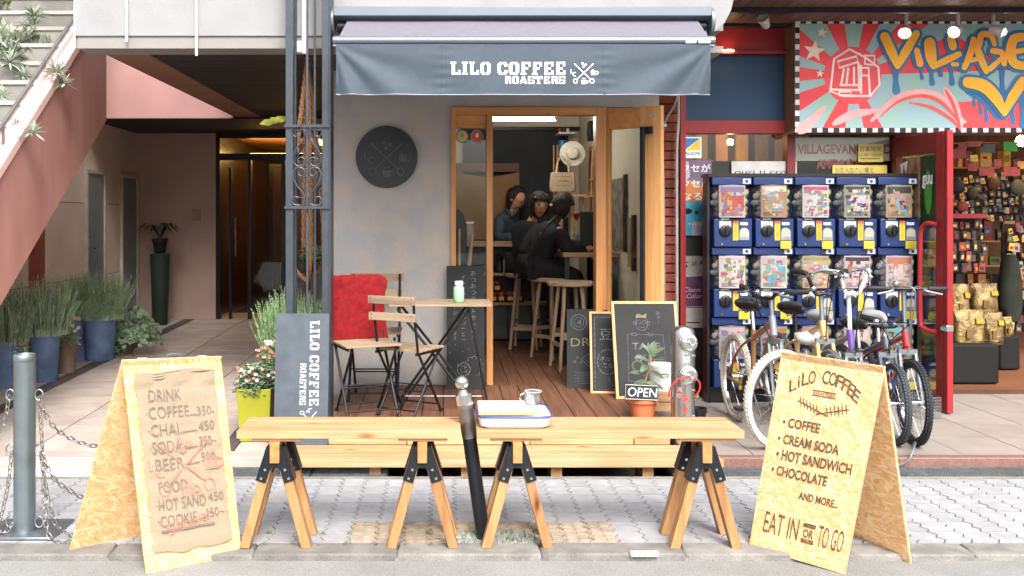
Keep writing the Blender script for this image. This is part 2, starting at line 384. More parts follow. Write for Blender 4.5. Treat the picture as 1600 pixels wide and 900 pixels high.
m_form = M('formwork_wall', '#9b9b9c', .8, 0, .06, 5.5, .3, 60, col2='#a59d95', lo=.38, hi=.64, detail=8, speck=.06)
m_fabric = M('awning_fabric', '#3d4853', .7, 0, .05, 30, .15, 400)
m_fabrl = M('awning_fabric_top', '#67656f', .7, 0, .05, 30, .1, 400)
m_alum = M('aluminium', '#6c747e', .45, .5, .04, 5)
m_chalk = M('chalkboard', '#1d1f21', .7, 0, .25, 5, .05, detail=7)
m_chw = M('chalk_white', '#b9bcc0', .9, 0, .2, 200)
m_chd = M('chalk_dusty', '#34373a', .95, 0, 0, 160, col2='#8c8f92', lo=.42, hi=.6)
m_lab = M('label_white', '#a9a9aa', .6, 0, .05, 10)
m_wht = M('white_print', '#e6e8ea', .6, 0, .03, 10)
m_cream = M('cream_wall', '#d8cdb8', .8, 0, .05, 3)
m_red = M('red_paint', '#8c1e22', .5, 0, .12, 4)
m_dred = M('dark_red_paint', '#681a1c', .45, 0, .12, 4)
m_blue = M('blue_panel', '#21405f', .6, 0, .06, 3)
m_gblue = M('machine_blue', '#172a58', .35, 0, .08, 8)
m_black = M('black_plastic', '#141416', .35, 0, .1, 10)
m_rub = M('rubber', '#26272a', .7, 0, .12, 30, .2)
m_chrome = M('chrome', '#cfd2d4', .12, 1, .02, 5)
m_glass = glass('window_glass')
m_clear = glass('clear_plastic', (.93, .95, .95), .12, .06)
m_green = M('leaf_green', '#4f6b3a', .55, 0, .3, 20)
m_terra = M('terracotta', '#b2653f', .8, 0, .12, 8, .1)
m_ink0 = M('brown_ink', '#4a3628', .8, 0, .15, 80)
m_brick = M('brick', '#6e3326', .85, 0, .25, 12, .3, 90)
m_mort = M('mortar', '#4a3028', .95)
# ================================================================ GROUND
B().box(-60, 60, -30, 40, -.3, -.26).build('ground', m_asph, kind='structure')
B().box(-30, 30, -12, 3.925, -.25, -.03).build('road', m_asph, kind='structure')
kerb = B().box(-30, 30, 3.925, 4.07, -.25, -.02).build('kerb', m_joint, kind='structure')
kb = B().box(-.3005, .3005, -.07, .07, -.05, .0).mesh('kerb_stone', m_conc)
for i in range(-9, 10): inst('kerb_stone', kb, kerb, (i * .603 + .11, 3.992, U(-.003, .001)), (0, 0, U(-.001, .001)), bevel=.008)
walk = B().box(-30, 30, 4.064, 5.07, -.25, -.012).build('sidewalk', m_joint, kind='structure')
# interlocking pavers with zigzag sides
PW, PD = .1175, .1415
def paver(tact=False, m=None):
    g = .0036; b = B(); L_ = []; n = 4
    for i in range(n + 1): L_.append((( .011 if i % 2 else -.011), -PD / 2 + g + (PD - 2 * g) * i / n))
    pts = [(x + PW / 2 - g, y) for x, y in L_] + [(x - PW / 2 + g, y) for x, y in L_[::-1]]
    b.poly(pts, -.03, 0)
    if tact:
        for ix in (-.026, .026):
            for iy in (-.045, 0, .045): b.box(ix - .019, ix + .019, iy - .009, iy + .009, -.001, .005)
    return b.mesh('paver', m or m_pave)
pv = paver(); pvt = paver(True, m_tact)
rowY = [5.0 - PD * (k + .5) + .05 for k in range(7)]
rest = B(); cnt = 0
for k, y in enumerate(rowY[::-1]):
    for i in range(-30, 34):
        x = i * PW + (.0 if k % 2 else .0); px = CX + x * F / y
        vis = -20 < px < 1620
        t = 565 < px < 975 and k < 2 and not (720 < px < 830 and k == 0)
        z = U(-.0025, .001)
        if vis and cnt < 292: inst('paver', pvt if t else pv, walk, (x, y, z), (U(-.004, .004), U(-.004, .004), U(-.008, .008))); cnt += 1
        else:
            me = pv; o = len(rest.v); rest.v += [v.co + Vector((x, y, z)) for v in me.vertices]; rest.f += [tuple(q + o for q in p.vertices) for p in me.polygons]; rest.mi += [0] * len(me.polygons)
rest.build('paver', m_pave, walk, kind='stuff')
B().box(-3.6, 4.1, 5.052, 5.088, -.2, .002).build('kerb_edging', m_conc, walk)
# moss and weeds between the pavers round the bollard
b = B()
for i in range(420):
    x = U(.08, .42) if i < 260 else U(-.95, .2); y = U(4.05, 4.2) if i < 260 else 4.03 + PD * random.randint(0, 1) + U(-.01, .01)
    if i >= 260: x = round(x / PW) * PW + PW / 2 + U(-.015, .015)
    a = U(0, 6.3); h = U(.006, .022); b.add([(x, y, -.003), (x + .006 * math.cos(a), y + .006 * math.sin(a), -.003), (x + .01 * math.cos(a + 1), y + .01 * math.sin(a + 1), h)], [(0, 1, 2)])
b.build('weeds', M('moss', '#5d7040', .9), kind='stuff', smooth=0)
props(bpy.data.objects['weeds'], 'short green weeds and moss growing between the pavers by the leaning post')
# drain channel with steel gratings
drain = T('drain', 'galvanised steel drain grating running along the shop fronts', 'drain', (0, 5.19, -.1)); props(drain)
B().box(-3.6, 4.2, 5.09, 5.285, -.2, -.1).build('channel', m_deckd, drain)
def grate(x0, x1):
    b = B(); y0, y1 = 5.093, 5.275
    b.box(x0, x1, y0, y0 + .008, -.03, .003); b.box(x0, x1, y1 - .008, y1, -.03, .003); b.box(x0, x0 + .006, y0, y1, -.03, .003); b.box(x1 - .006, x1, y0, y1, -.03, .003)
    n = int((x1 - x0) / .014)
    for i in range(1, n): x = x0 + (x1 - x0) * i / n; b.box(x - .0016, x + .0016, y0 + .008, y1 - .008, -.02, .002)
    for k in range(1, 6): y = y0 + (y1 - y0) * k / 6; b.box(x0 + .006, x1 - .006, y - .002, y + .002, -.012, .0035)
    b.build('grating', m_galv, drain, smooth=0)
for x0, x1 in ((-1.32, -.72), (-.715, -.3), (1.25, 1.9), (1.905, 2.5), (2.505, 3.1), (3.105, 3.7)): grate(x0, x1)
B().box(-3.6, -1.33, 5.09, 5.285, -.1, .0).build('cover_slab', M('white_terrazzo', '#c5c5c4', .7, 0, .08, 40, .1, 200, speck=.15), drain, bevel=.003)
# passage paving, gently rising to the lobby
def fz(y): return .05 + .02 * (y - 5.3)
pas = B().hexa([(-3.75, 5.3, -.2), (-.66, 5.3, -.2), (-.66, 5.3, fz(5.3) - .006), (-3.75, 5.3, fz(5.3) - .006)], [(-3.75, 12, -.2), (-.66, 12, -.2), (-.66, 12, fz(12) - .006), (-3.75, 12, fz(12) - .006)]).build('passage_floor', m_tjoint, kind='structure')
B().box(-3.75, -.668, 5.29, 5.44, -.1, .053).build('step_edge', m_tile, pas, bevel=.006)
sl = math.atan(.02)
for rr in range(22):
    y = 5.595 + rr * .3
    xb = (-3.75, -3.13, -3.0, -2.39, -1.78, -1.30, -1.21, -.66)
    for c in range(7):
        x0, x1 = xb[c], xb[c + 1]
        me = B().box(-(x1 - x0) / 2 + .005, (x1 - x0) / 2 - .005, -.142, .142, -.02, 0).mesh('tile', m_tiled if c in (1, 5) else m_tile)
        inst('tile', me, pas, ((x0 + x1) / 2, y, fz(y) + U(-.001, .001)), (sl, 0, 0))
# right-hand shop floor
rf = B().box(1.36, 9, 5.3, 14, -.2, .044).build('shop_floor', m_tjoint, kind='structure')
B().box(1.36, 9, 5.29, 5.36, -.1, .052).build('step_edge', m_gran, rf, bevel=.006)
tm = B().box(-.197, .197, -.197, .197, -.01, 0).mesh('tile', m_rtile)
for i in range(8):
    for j in range(5): inst('tile', tm, rf, (1.57 + i * .4, 5.565 + j * .4, .05 + U(-.0006, .0006)))
B().box(3.2, 9, 7.36, 14, .0, .051).build('dark_floor', M('brown_lino', '#7a5038', .4, 0, .1, 4), rf)
B().box(3.2, 9, 7.2, 7.36, .0, .056).build('door_sill', M('sill', '#5a3e34', .5), rf)

# ================================================================ LEFT BUILDING
apt = T('apartment_building', 'white and pink apartment block over an open passage left of the cafe', 'building', (-2, 8, 0))
FY = 5.8
b = B(); b.box(-2.262, 1.55, FY, FY + .25, 2.52, 6.5); b.M = None
crv = [(1.55, 2.52)] + [(1.55 + .26 * math.sin(R(a)), 2.66 - .14 * math.cos(R(a)) + (.3 * (a / 90) ** 3)) for a in range(0, 91, 15)] + [(1.81, 6.5), (1.55, 6.5)]
b.M = frame((0, FY + .25, 0)); b.poly(crv, 0, .25); b.M = None
b.build('fascia', m_white, apt)
B().box(-2.255, 1.55, FY + .012, FY + .24, 2.444, 2.52).build('fascia_lip', m_whiteg, apt)
B().box(-2.268, -2.262, FY - .01, FY + .25, 2.46, 6.5).build('corner_trim', M('pale_trim', '#e6d6d6', .6), apt)
for px, yb in ((198, 65), (307, 87), (475, 84)):
    x = PX(px, FY - .02); B().cyl((x, FY - .022, PZ(yb, FY - .02)), (x, FY - .022, 4), .008 if px != 475 else .014, 8).build('drip_pipe', M('white_pipe', '#dfe6ea', .4), apt)
B().box(PX(462, FY), PX(474, FY), FY - .05, FY, PZ(84, FY), PZ(66, FY)).build('junction_box', M('white_pipe', '#dfe6ea'), apt, bevel=.006)
# upper floor slab and the slatted soffit
B().box(-2.155, 1.8, FY + .25, 12, 2.6, 3).build('slab', m_whiteg, apt)
B().box(-1.88, -.62, FY + .25, 9.9, 2.5, 2.6).build('soffit_back', m_deckd, apt)
sm = B().box(-.66, .66, -.035, .035, 0, .03).mesh('soffit_slat', m_soff)
for i in range(42): inst('soffit_slat', sm, apt, Vector((-1.25, 6.1 + i * .092, 2.455)) - apt.location)
B().box(-3.75, -.62, 9.75, 12, 2.42, 2.6).build('lobby_ceiling', m_soff, apt)
B().box(-2.155, -1.89, FY + .251, 9.75, 2.444, 2.6).build('beam', m_brown, apt, bevel=.004)
B().box(-2.175, -2.157, FY + .251, 9.75, 2.452, 2.62).build('beam_trim', m_soff, apt)
B().box(-4.2, -2.16, 9.70, 9.745, 2.424, 6).build('stairwell_wall', m_pinkw, apt)
B().box(-2.62, -2.55, 7.3, 9.76, 2.43, 2.6).build('landing_edge', m_pink, apt) if False else None
# stair: string wall, cap, steps
XS = -2.6
def st_top(y): return 1.70 + .80 * (y - 5.53)
def st_bot(y): return .98 + .72 * (y - 5.65)
b = B(); b.M = frame((XS, 0, 0), (0, 1, 0), (0, 0, 1))   # u=Y, v=Z, w=+X
b.poly([(4.25, .0), (4.9, .42), (7.28, st_bot(7.28)), (7.28, 2.9), (7.0, st_top(7.0)), (4.2, st_top(4.2))], -.1, 0)
b.build('stair_string', m_pink, apt)
b = B(); b.M = frame((XS, 0, 0), (0, 1, 0), (0, 0, 1))
b.poly([(4.2, st_top(4.2) - .06), (7.2, st_top(7.2) - .06), (7.2, st_top(7.2) + .01), (4.2, st_top(4.2) + .01)], -.11, .012)
b.build('string_cap', m_pinkl, apt, bevel=.004)
B().tube([(XS - .06, 4.2, st_top(4.2) + .13), (XS - .06, 7.3, st_top(7.3) + .13)], .014).build('handrail', M('rail', '#77706e', .4, .4), apt)
for y in (4.6, 5.7, 6.9):
    B().cyl((XS - .06, y, st_top(y)), (XS - .06, y, st_top(y) + .13), .009, 8).build('rail_post', M('rail', '#77706e', .4, .4), apt)
m_step = M('stair_concrete', '#7d7b75', .85, 0, .15, 7, .3, 90)
for i in range(17):
    y = 4.6 + i * .205; z = st_top(y) - .1
    B().box(-4.6, XS - .1, y, y + .26, z - .2, z).build('stair_step', m_step, apt, bevel=.006)
    B().box(-4.6, XS - .1, y - .012, y + .03, z - .022, z + .006).build('step_nosing', M('nosing', '#9a9892', .7), apt)
B().hexa([(-4.6, 4.6, st_top(4.6) - .42), (XS - .1, 4.6, st_top(4.6) - .42), (XS - .1, 4.6, st_top(4.6) - .3), (-4.6, 4.6, st_top(4.6) - .3)],
         [(-4.6, 8.1, st_top(8.1) - .42), (XS - .1, 8.1, st_top(8.1) - .42), (XS - .1, 8.1, st_top(8.1) - .3), (-4.6, 8.1, st_top(8.1) - .3)]).build('stair_slab', m_pink, apt)
B().box(-3.52, -3.42, 8.0, 8.1, fz(8), 2.6).build('post', M('red_post', '#8e4a40', .7), apt)
# passage side wall with two steel doors
WX = -3.7
m_wl = m_wallc
ds = [(9.73, 10.28), (10.8, 11.38)]
segs = [(6.4, ds[0][0]), (ds[0][1], ds[1][0]), (ds[1][1], 12)]
for a, c in segs:
    nseg = max(1, round((c - a) / .9))
    for k in range(nseg):
        y0 = a + (c - a) * k / nseg; y1 = a + (c - a) * (k + 1) / nseg
        for z0, z1 in ((0, .78), (.78, 1.55), (1.55, 2.6)): B().box(WX - .1, WX, y0 + .003, y1 - .003, z0 + .003, z1 - .003).build('wall_panel', m_wl, apt, bevel=.003)
B().box(WX - .12, WX - .01, 6.4, 12, 0, 3).build('side_wall', m_mort, apt)
for a, c in ds:
    B().box(WX - .009, WX - .001, a, c, 1.9, 2.6).build('wall_panel', m_wl, apt)
    f = B(); f.box(WX - .01, WX + .03, a, a + .035, fz(a), 1.9); f.box(WX - .01, WX + .03, c - .035, c, fz(a), 1.9); f.box(WX - .01, WX + .03, a + .035, c - .035, 1.865, 1.9)
    f.build('door_frame', M('door_frame', '#c2b6aa', .5), apt)
    d = B().box(WX - .008, WX + .012, a + .037, c - .037, fz(a) + .01, 1.863).build('door', M('steel_door', '#8d969a', .45, .3, .06), apt)
    B().tube([(WX + .012, a + .07, 1.08), (WX + .05, a + .07, 1.08), (WX + .05, a + .16, 1.08)], .009).build('handle', m_chrome, d)
    B().lathe([(.018, 0), (.018, .01), (0, .012)], (WX + .012, a + .07, 1.2), 12, (1, 0, 0)).build('lock', m_chrome, d)
# lobby back wall and glazed entrance
LY = 11.4
B().box(-3.7, PX(338, LY), LY, LY + .15, 0, 2.6).build('back_wall', m_wallb, apt)
B().box(PX(301, LY), PX(314, LY), LY - .02, LY, PZ(345, LY), PZ(326, LY)).build('notice_plate', M('plate', '#9a8474', .5), apt)
x0 = PX(338, LY); x1 = -.9
ent = B(); 
ent.box(x0, x0 + .05, LY - .03, LY + .06, fz(LY), 2.42); ent.box(x0 + .05, x1, LY - .03, LY + .06, PZ(250, LY), PZ(240, LY)); ent.box(x0 + .05, x1, LY - .03, LY + .06, 2.36, 2.42)
ent.box(PX(388, LY), PX(393, LY), LY - .03, LY + .06, fz(LY), PZ(250, LY)); ent.box(PX(440, LY), PX(446, LY), LY - .03, LY + .06, fz(LY), PZ(250, LY)); ent.box(PX(358, LY), PX(362, LY), LY - .02, LY + .05, fz(LY), PZ(262, LY))
ent.build('entrance_frame', m_black, apt)
B().box(x0 + .05, x1, LY, LY + .01, fz(LY), 2.36).build('entrance_glass', m_glass, apt)
B().cyl((PX(370, LY), LY - .07, PZ(400, LY)), (PX(370, LY), LY - .07, PZ(340, LY)), .012, 8).build('door_pull', m_chrome, apt)
# warm lobby beyond the glass
lw = wood('lobby_panelling', '#2c190e', '#40261a', 'z', .35)
B().box(x0 - .1, x0 - .02, LY + .15, 16, 0, 2.8).build('lobby_side', lw, apt)
B().box(-.85, -.75, 6.95, 16, 0, 2.8).build('cafe_side_wall', m_wallb, apt)
B().box(x0 - .1, -.75, 16, 16.1, 0, 2.8).build('lobby_end', lw, apt)
B().box(x0 - .1, -.75, LY + .15, 16, 2.5, 2.6).build('lobby_roof', lw, apt)
B().box(x0, -.8, LY + .06, 16, .1, .16).build('lobby_floor', M('lobby_floor', '#3a2a20', .25), apt)
for i in range(9): B().box(x0, -.8, LY + .3 + i * .5, LY + .72 + i * .5, 2.44, 2.5).build('ceiling_plank', wood('ceil_wood', '#9a6430', '#bb8244', 'x', .4), apt)
B().box(PX(388, 12.5), -1.0, 12.6, 12.66, 2.2, 2.26).build('cove_light', emis('cove', '#ffc36a', 9), apt)
B().box(-1.65, -1.55, 12.4, 14.6, 2.38, 2.42).build('cove_light', emis('cove', '#ffc36a', 9), apt)
for i, (xx, yy) in enumerate(((-2.1, 13.2), (-1.55, 13.8), (-1.15, 14.4))):
    B().box(xx - .28, xx + .28, yy, yy + .06, .2, 2.1).build('inner_door', lw, apt)
    f = B(); f.box(xx - .33, xx - .28, yy - .02, yy + .08, .2, 2.15); f.box(xx + .28, xx + .33, yy - .02, yy + .08, .2, 2.15); f.box(xx - .28, xx + .28, yy - .02, yy + .08, 2.1, 2.15); f.build('inner_frame', m_black, apt)
# brick house wall seen above the stairs
bw = T('brick_wall', 'dark red brick wall with white downpipe above the stairs', 'wall', (-4, 8.5, 2))
B().box(-5.6, -3.3, 8.5, 8.7, 2.5, 4.6).build('mortar', m_mort, bw)
bm = B().box(-.098, .098, -.012, .012, -.029, .029).mesh('brick', m_brick)
for r_ in range(17):
    for c in range(12):
        x = -5.0 + c * .21 + (.105 if r_ % 2 else 0)
        if x < -3.38: inst('brick', bm, bw, Vector((x, 8.498, 2.55 + r_ * .069)) - bw.location, (0, U(-.004, .004), 0), bevel=.003)
B().cyl((PX(72, 8.4), 8.42, 2.2), (PX(72, 8.4), 8.42, 4.5), .02, 10).build('downpipe', M('white_pipe', '#dfe6ea', .4), bw)

# ================================================================ CAFE SHELL
W = 6.8; FZ = .196
cafe = T('coffee_shop', 'small cafe front with grey formwork wall, timber door frame and deck', 'shop', (.3, 6.8, 0))
B().box(PX(515, W) - .01, .058, W, W + .12, .0, 2.5).build('formwork_wall', m_form, cafe)
B().box(.058, 1.56, W, W + .12, 2.197, 2.5).build('header_wall', m_form, cafe)
B().box(-.66, 1.8, FY + .25, W, 2.46, 2.5).build('porch_ceiling', m_whiteg, cafe)
# door frame
f = B(); f.box(.058, .094, W - .03, W + .09, FZ, 2.195); f.build('door_jamb', m_door, cafe, bevel=.002)
B().box(.094, 1.10, W - .03, W + .09, 2.139, 2.195).build('door_head', m_doorx, cafe, bevel=.002)
B().box(.314, .36, W - .035, W + .09, FZ, 2.139).build('mullion', m_door, cafe, bevel=.002)
B().box(.094, .314, W, W + .05, 2.047, 2.139).build('transom_panel', m_doorx, cafe, bevel=.002)
B().box(1.10, 1.172, W - .03, W + .09, FZ, 2.195).build('door_jamb', m_door, cafe, bevel=.002)
B().box(.098, .31, W + .02, W + .026, FZ, 2.045).build('sidelight_glass', m_glass, cafe)
B().box(1.172, 1.56, W + .02, W + .08, 2.12, 2.195).build('door_head', m_doorx, cafe)
B().box(1.53, 1.565, W, W + .09, FZ, 2.195).build('door_jamb', m_door, cafe)
# open door leaf, swung a little outwards
la = Vector((1.175, 6.8, 0)); lb = Vector((1.515, 6.5, 0)); ld = (lb - la); LW = ld.length
leaf = B(); fm = frame(la, ld, (0, 0, 1)); 
def lf(name, x0_, x1_, z0_, z1_, m, par, w0=-.02, w1=.02, bv=.002):
    b = B(); b.M = fm; b.add([(x0_, z0_, w0), (x1_, z0_, w0), (x1_, z1_, w0), (x0_, z1_, w0), (x0_, z0_, w1), (x1_, z0_, w1), (x1_, z1_, w1), (x0_, z1_, w1)], [(0, 3, 2, 1), (4, 5, 6, 7), (0, 1, 5, 4), (1, 2, 6, 5), (2, 3, 7, 6), (3, 0, 4, 7)]); return b.build(name, m, par, bevel=bv)
dl = lf('door_leaf', LW - .16, LW, FZ + .02, 2.175, m_doorl, cafe)
lf('door_rail', .04, LW - .16, 2.03, 2.175, m_doorx, dl); lf('door_rail', .04, LW - .16, FZ + .02, FZ + .12, m_doorx, dl)
lf('door_stile', 0, .04, FZ + .02, 2.175, m_door, dl); lf('door_glass', .04, LW - .16, FZ + .12, 2.03, m_glass, dl, -.003, .003, 0)
lf('pull_handle', LW - .135, LW - .105, .5, 2.03, m_blk, dl, .05, .075); lf('handle_bracket', LW - .135, LW - .06, 1.98, 2.03, m_blk, dl, .02, .05)
b = B(); b.M = fm; b.disc(LW - .07, 2.105, .017, .02, .03); b.build('door_knob', m_chrome, dl)
# brick strip and conduits between the shops
bs = T('brick_pier', 'narrow dark brick pier with conduits between cafe and red shop', 'pier', (1.67, 6.95, 0))
B().box(1.565, 1.73, 6.93, 7.1, 0, 2.6).build('mortar', m_mort, bs)
bmm = B().box(-.082, .082, -.012, .012, -.029, .029).mesh('brick', m_brick)
for r_ in range(36): inst('brick', bmm, bs, Vector((1.6475 + (.0 if r_ % 2 else -.002), 6.926, .06 + r_ * .069)) - bs.location, (0, 0, 0), bevel=.003)
cg = M('conduit', '#8d8a88', .45, .3)
B().tube(path([(PX(1061, 6.8), 6.85, .3), (PX(1060, 6.8), 6.85, 1.4), (PX(1060, 6.8), 6.85, 1.9), (PX(1062, 6.8), 6.84, 2.1), (PX(1062, 6.8), 6.84, 2.5)]), .011).build('conduit', cg, bs)
B().tube(path([(PX(1041, 6.8), 6.86, .3), (PX(1040, 6.8), 6.86, 1.5), (PX(1038, 6.8), 6.86, 1.95), (PX(1042, 6.8), 6.85, 2.1), (PX(1058, 6.8), 6.84, 2.24), (PX(1062, 6.8), 6.8, 2.4)]), .009).build('conduit', cg, bs)
B().box(PX(1031, 6.8), PX(1037, 6.8), 6.84, 6.88, .3, 2.1).build('channel', m_blk, bs)
B().box(PX(1031, 6.8), PX(1043, 6.8), 6.82, 6.84, 2.06, 2.075).build('clip', m_galv, bs)
# deck and steps
dk = T('deck', 'brown stained timber deck in front of the cafe door', 'deck', (.33, 6.1, 0))
DX0, DX1 = -.66, 1.33
B().box(DX0 + .02, DX1 - .02, 5.5, W, .0, .16).build('joists', m_deckd, dk)
pw = (DX1 - DX0) / 15
for i in range(15):
    x = DX0 + i * pw; B().box(x + .0025, x + pw - .0025, 5.46, W - .01, .168, FZ).build('plank', m_deck, dk, bevel=.002)
B().box(-.82, DX0, 5.95, W, .0, .15).build('deck_side', m_tile, dk)
for x0, x1 in ((DX0, -.21), (-.205, .5), (.505, 1.1), (1.105, DX1 - .02)):
    B().box(x0, x1, 5.435, 5.457, .09, .166).build('riser_board', m_pine, dk, bevel=.002)
stp = T('timber_step', 'low pine plank step below the deck edge', 'step', (.35, 5.25, 0))
for k in range(3): B().box(-.9, 1.52, 5.1 + k * .112, 5.21 + k * .112, .046, .088).build('plank', m_pine, stp, bevel=.003)
for x in (-.86, -.37, .13, .62, 1.12, 1.48): B().box(x - .03, x + .03, 5.14, 5.36, -.1, .046).build('bearer', m_pinez, stp)
# ================================================================ CAFE INTERIOR
B().box(-.75, 1.5, W + .12, 10.2, .0, .17).build('floor_base', m_deckd, cafe)
for i in range(14):
    x = .06 + i * .105; B().box(x + .002, x + .103, W - .005, 9.2, .17, FZ - .002).build('floorboard', m_deck, cafe, bevel=.0015)
B().box(-.75, .06, W + .12, 10.1, .0, FZ).build('inner_floor', m_deckd, cafe)
B().box(1.45, 1.56, W + .121, 10.2, .1, 2.6).build('right_wall', m_cream, cafe)
B().box(-.75, 1.45, 10.05, 10.2, .1, 2.6).build('rear_wall', m_cream, cafe)
B().box(-.7497, -.65, W + .121, 10.05, .1, 2.6).build('left_wall', m_cream, cafe)
B().box(-.75, 1.56, W + .121, 10.2, 2.505, 2.6).build('inner_ceiling', m_cream, cafe)
B().box(PX(725, 9.95), PX(888, 9.95), 9.95, 10.0, .2, PZ(200, 9.95)).build('black_panel', M('black_wall', '#2a2b2e', .7, 0, .3, 3), cafe)
B().box(.2, 1.44, 9.9, 9.96, PZ(203, 9.9), PZ(198, 9.9)).build('panel_trim', m_blk, cafe)
# counter
ct = T('service_counter', 'dark fronted cafe counter with wooden top and open shelf', 'counter', (.6, 9.2, FZ))
wt = wood('counter_top', '#8a6a50', '#a3835f', 'x', .4)
B().box(-.1, 1.1, 9.06, 9.5, 1.12, 1.166).build('counter_top', wt, ct, bevel=.004)
B().box(.98, 1.449, 7.7, 9.055, 1.075, 1.112).build('counter_top', wt, ct, bevel=.004)
B().box(-.1, 1.1, 9.3, 9.34, FZ, 1.12).build('front_panel', M('grey_board', '#4b4e52', .7, 0, .15, 4), ct)
for z in (.4,):
    for i in range(4): B().box(.2 + i * .22, .41 + i * .22, 9.2, 9.22, FZ + .02, .56).build('panel', M('grey_board2', '#565b5c', .7, 0, .2, 4), ct)
B().box(-.05, 1.08, 9.08, 9.3, .555, .58).build('shelf', wt, ct); B().box(-.05, 1.08, 9.08, 9.3, .84, .862).build('shelf', wt, ct)
for x in (1.02, 1.4):
    for y in (7.75, 8.4, 9.0): B().box(x - .02, x + .02, y - .02, y + .02, FZ, 1.075).build('leg', m_blk, ct)
B().box(1.4, 1.44, 7.8, 9, .3, 1.0).build('side_panel', M('grey_board'  , '#4b4e52'), ct)
# ================================================================ AWNING
aw = T('awning', 'slate blue retractable cafe awning with white lettering on the valance', 'awning', (.45, 5.5, 2.1))
AY = 5.62; ax0, ax1 = PX(521, AY), PX(1111, AY)
b = B(); b.M = frame((ax0, 0, 0), (0, 1, 0), (0, 0, 1))
b.poly([(5.60, 2.655), (5.8, 2.665), (5.8, 2.5), (5.74, 2.48), (5.74, 2.56), (5.6, 2.60)], 0, ax1 - ax0); b.build('cassette', m_alum, aw, bevel=.004)
B().box(ax0 + .01, ax1 - .01, 5.605, 5.62, 2.606, 2.626).build('cassette_trim', M('trim', '#c9d2da', .3, .5), aw)
for x in (ax0 - .02, ax1 - .002):
    b = B(); b.M = frame((x, 0, 0), (0, 1, 0), (0, 0, 1)); b.poly([(5.66 + .09 * math.cos(R(a)) * .8, 2.575 + .085 * math.sin(R(a))) for a in range(0, 360, 20)], 0, .022); b.build('end_cap', m_alum, aw, bevel=.003)
B().cyl((ax0 + .02, 5.68, 2.55), (ax1 - .02, 5.68, 2.55), .035, 16).build('roller', m_blk, aw)
BY = 5.3; bx0, bx1 = PX(520, BY), PX(1118, BY)
# canopy sheet
b = B(); n = 48; vs = []; rows = 7
for j in range(rows):
    t = j / (rows - 1)
    for i in range(n + 1):
        s_ = i / n; xa = -.57 + s_ * 2.10; xb = bx0 + .03 + s_ * (bx1 - bx0 - .06)
        sag = -.012 * (math.sin(math.pi * ((s_ * 3) % 1))) * math.sin(math.pi * (1 - t * .6))
        vs.append((xa + (xb - xa) * t, 5.67 + (5.33 - 5.67) * t, 2.592 + (2.42 - 2.592) * t + sag))
b.add(vs, [(j * (n + 1) + i, j * (n + 1) + i + 1, (j + 1) * (n + 1) + i + 1, (j + 1) * (n + 1) + i) for j in range(rows - 1) for i in range(n)])
b.build('canopy_sheet', m_fabrl, aw)
b = B(); b.M = frame((bx0, 0, 0), (0, 1, 0), (0, 0, 1))
b.poly([(5.30 + .035 + .038 * math.cos(R(a)), 2.40 + .028 * math.sin(R(a))) for a in range(30, 331, 20)] , 0, bx1 - bx0); b.build('front_bar', m_alum, aw)
B().box(bx0, bx1, 5.305, 5.35, 2.365, 2.375).build('bar_lip', m_alum, aw)
for x0, x1 in ((1072, 1088), (1092, 1110)):
    B().box(PX(x0, 5.29), PX(x1, 5.29), 5.292, 5.3, PZ(67, 5.29), PZ(61, 5.29)).build('bar_sticker', m_wht, aw)
for s_ in (-.3, 1.2): B().bar((s_, 5.66, 2.52), (s_ + .35 * (1 if s_ < 0 else -1), 5.36, 2.41), .03, .02).build('folding_arm', m_alum, aw)
# valance with soft folds
vx0, vx1, vz0, vz1 = PX(525, BY), PX(1110, BY), PZ(148, BY), PZ(69, BY)
def vdis(u, v):      # v: 0 bottom .. 1 top, u in metres from left
    L = vx1 - vx0; d = 0
    for uu in (u, L - u):
        t = uu - (1 - v) * .85
        if uu < 1.1:
            k = math.exp(-max(0, uu - .15) * 1.8)
            ang = math.atan2((1.03 - v) * (vz1 - vz0), uu + .02)
            d += .016 * math.sin(ang * 11 + .6) * k * min(1, (1 - v) * 2.5 + .05) * (1 if uu > 0 else 0)
    d += .004 * math.sin(u * 9 + v * 3) + .003 * math.sin(u * 23 - v * 5)
    for sx_ in (PX(692, BY) - vx0, PX(945, BY) - vx0):
        dd = abs(u - sx_)
        if dd < .09: d += .0035 * math.sin(v * 34) * (1 - dd / .09)
        if dd < .006: d += .004
    return d * (.35 + .65 * (1 - v))
nu, nv = 260, 26; b = B()
b.add([(vx0 + (vx1 - vx0) * i / nu, BY - vdis((vx1 - vx0) * i / nu, j / nv), vz0 + (vz1 - vz0) * j / nv) for j in range(nv + 1) for i in range(nu + 1)],
      [(j * (nu + 1) + i, j * (nu + 1) + i + 1, (j + 1) * (nu + 1) + i + 1, (j + 1) * (nu + 1) + i) for j in range(nv) for i in range(nu)])
val = b.build('valance', m_fabric, aw, smooth=80)
b = B(); hemx = [vx0 + (vx1 - vx0) * i / 80 for i in range(81)]
b.tube([(x, BY - vdis(x - vx0, 0), vz0) for x in hemx], .0045, 6); b.build('hem', m_alum, val)
def onval(bb):       # bend lettering onto the folded cloth
    for p in bb.v: p.y = BY - vdis(p.x - vx0, (p.z - vz0) / (vz1 - vz0)) - .002 - (BY - p.y) * .5
fr = frame((0, BY, 0))
b = B(fr); stencil(b, 'LILO COFFEE', PX(704, BY), PZ(117, BY), PZ(97, BY) - PZ(117, BY), PX(883, BY) - PX(704, BY))
stencil(b, 'ROASTERS', PX(788, BY), PZ(131, BY), PZ(119, BY) - PZ(131, BY), PX(883, BY) - PX(788, BY))
emblem(b, PX(912, BY), PZ(114, BY), .125, lw=.045); onval(b); b.build('lettering', m_wht, aw, smooth=0)

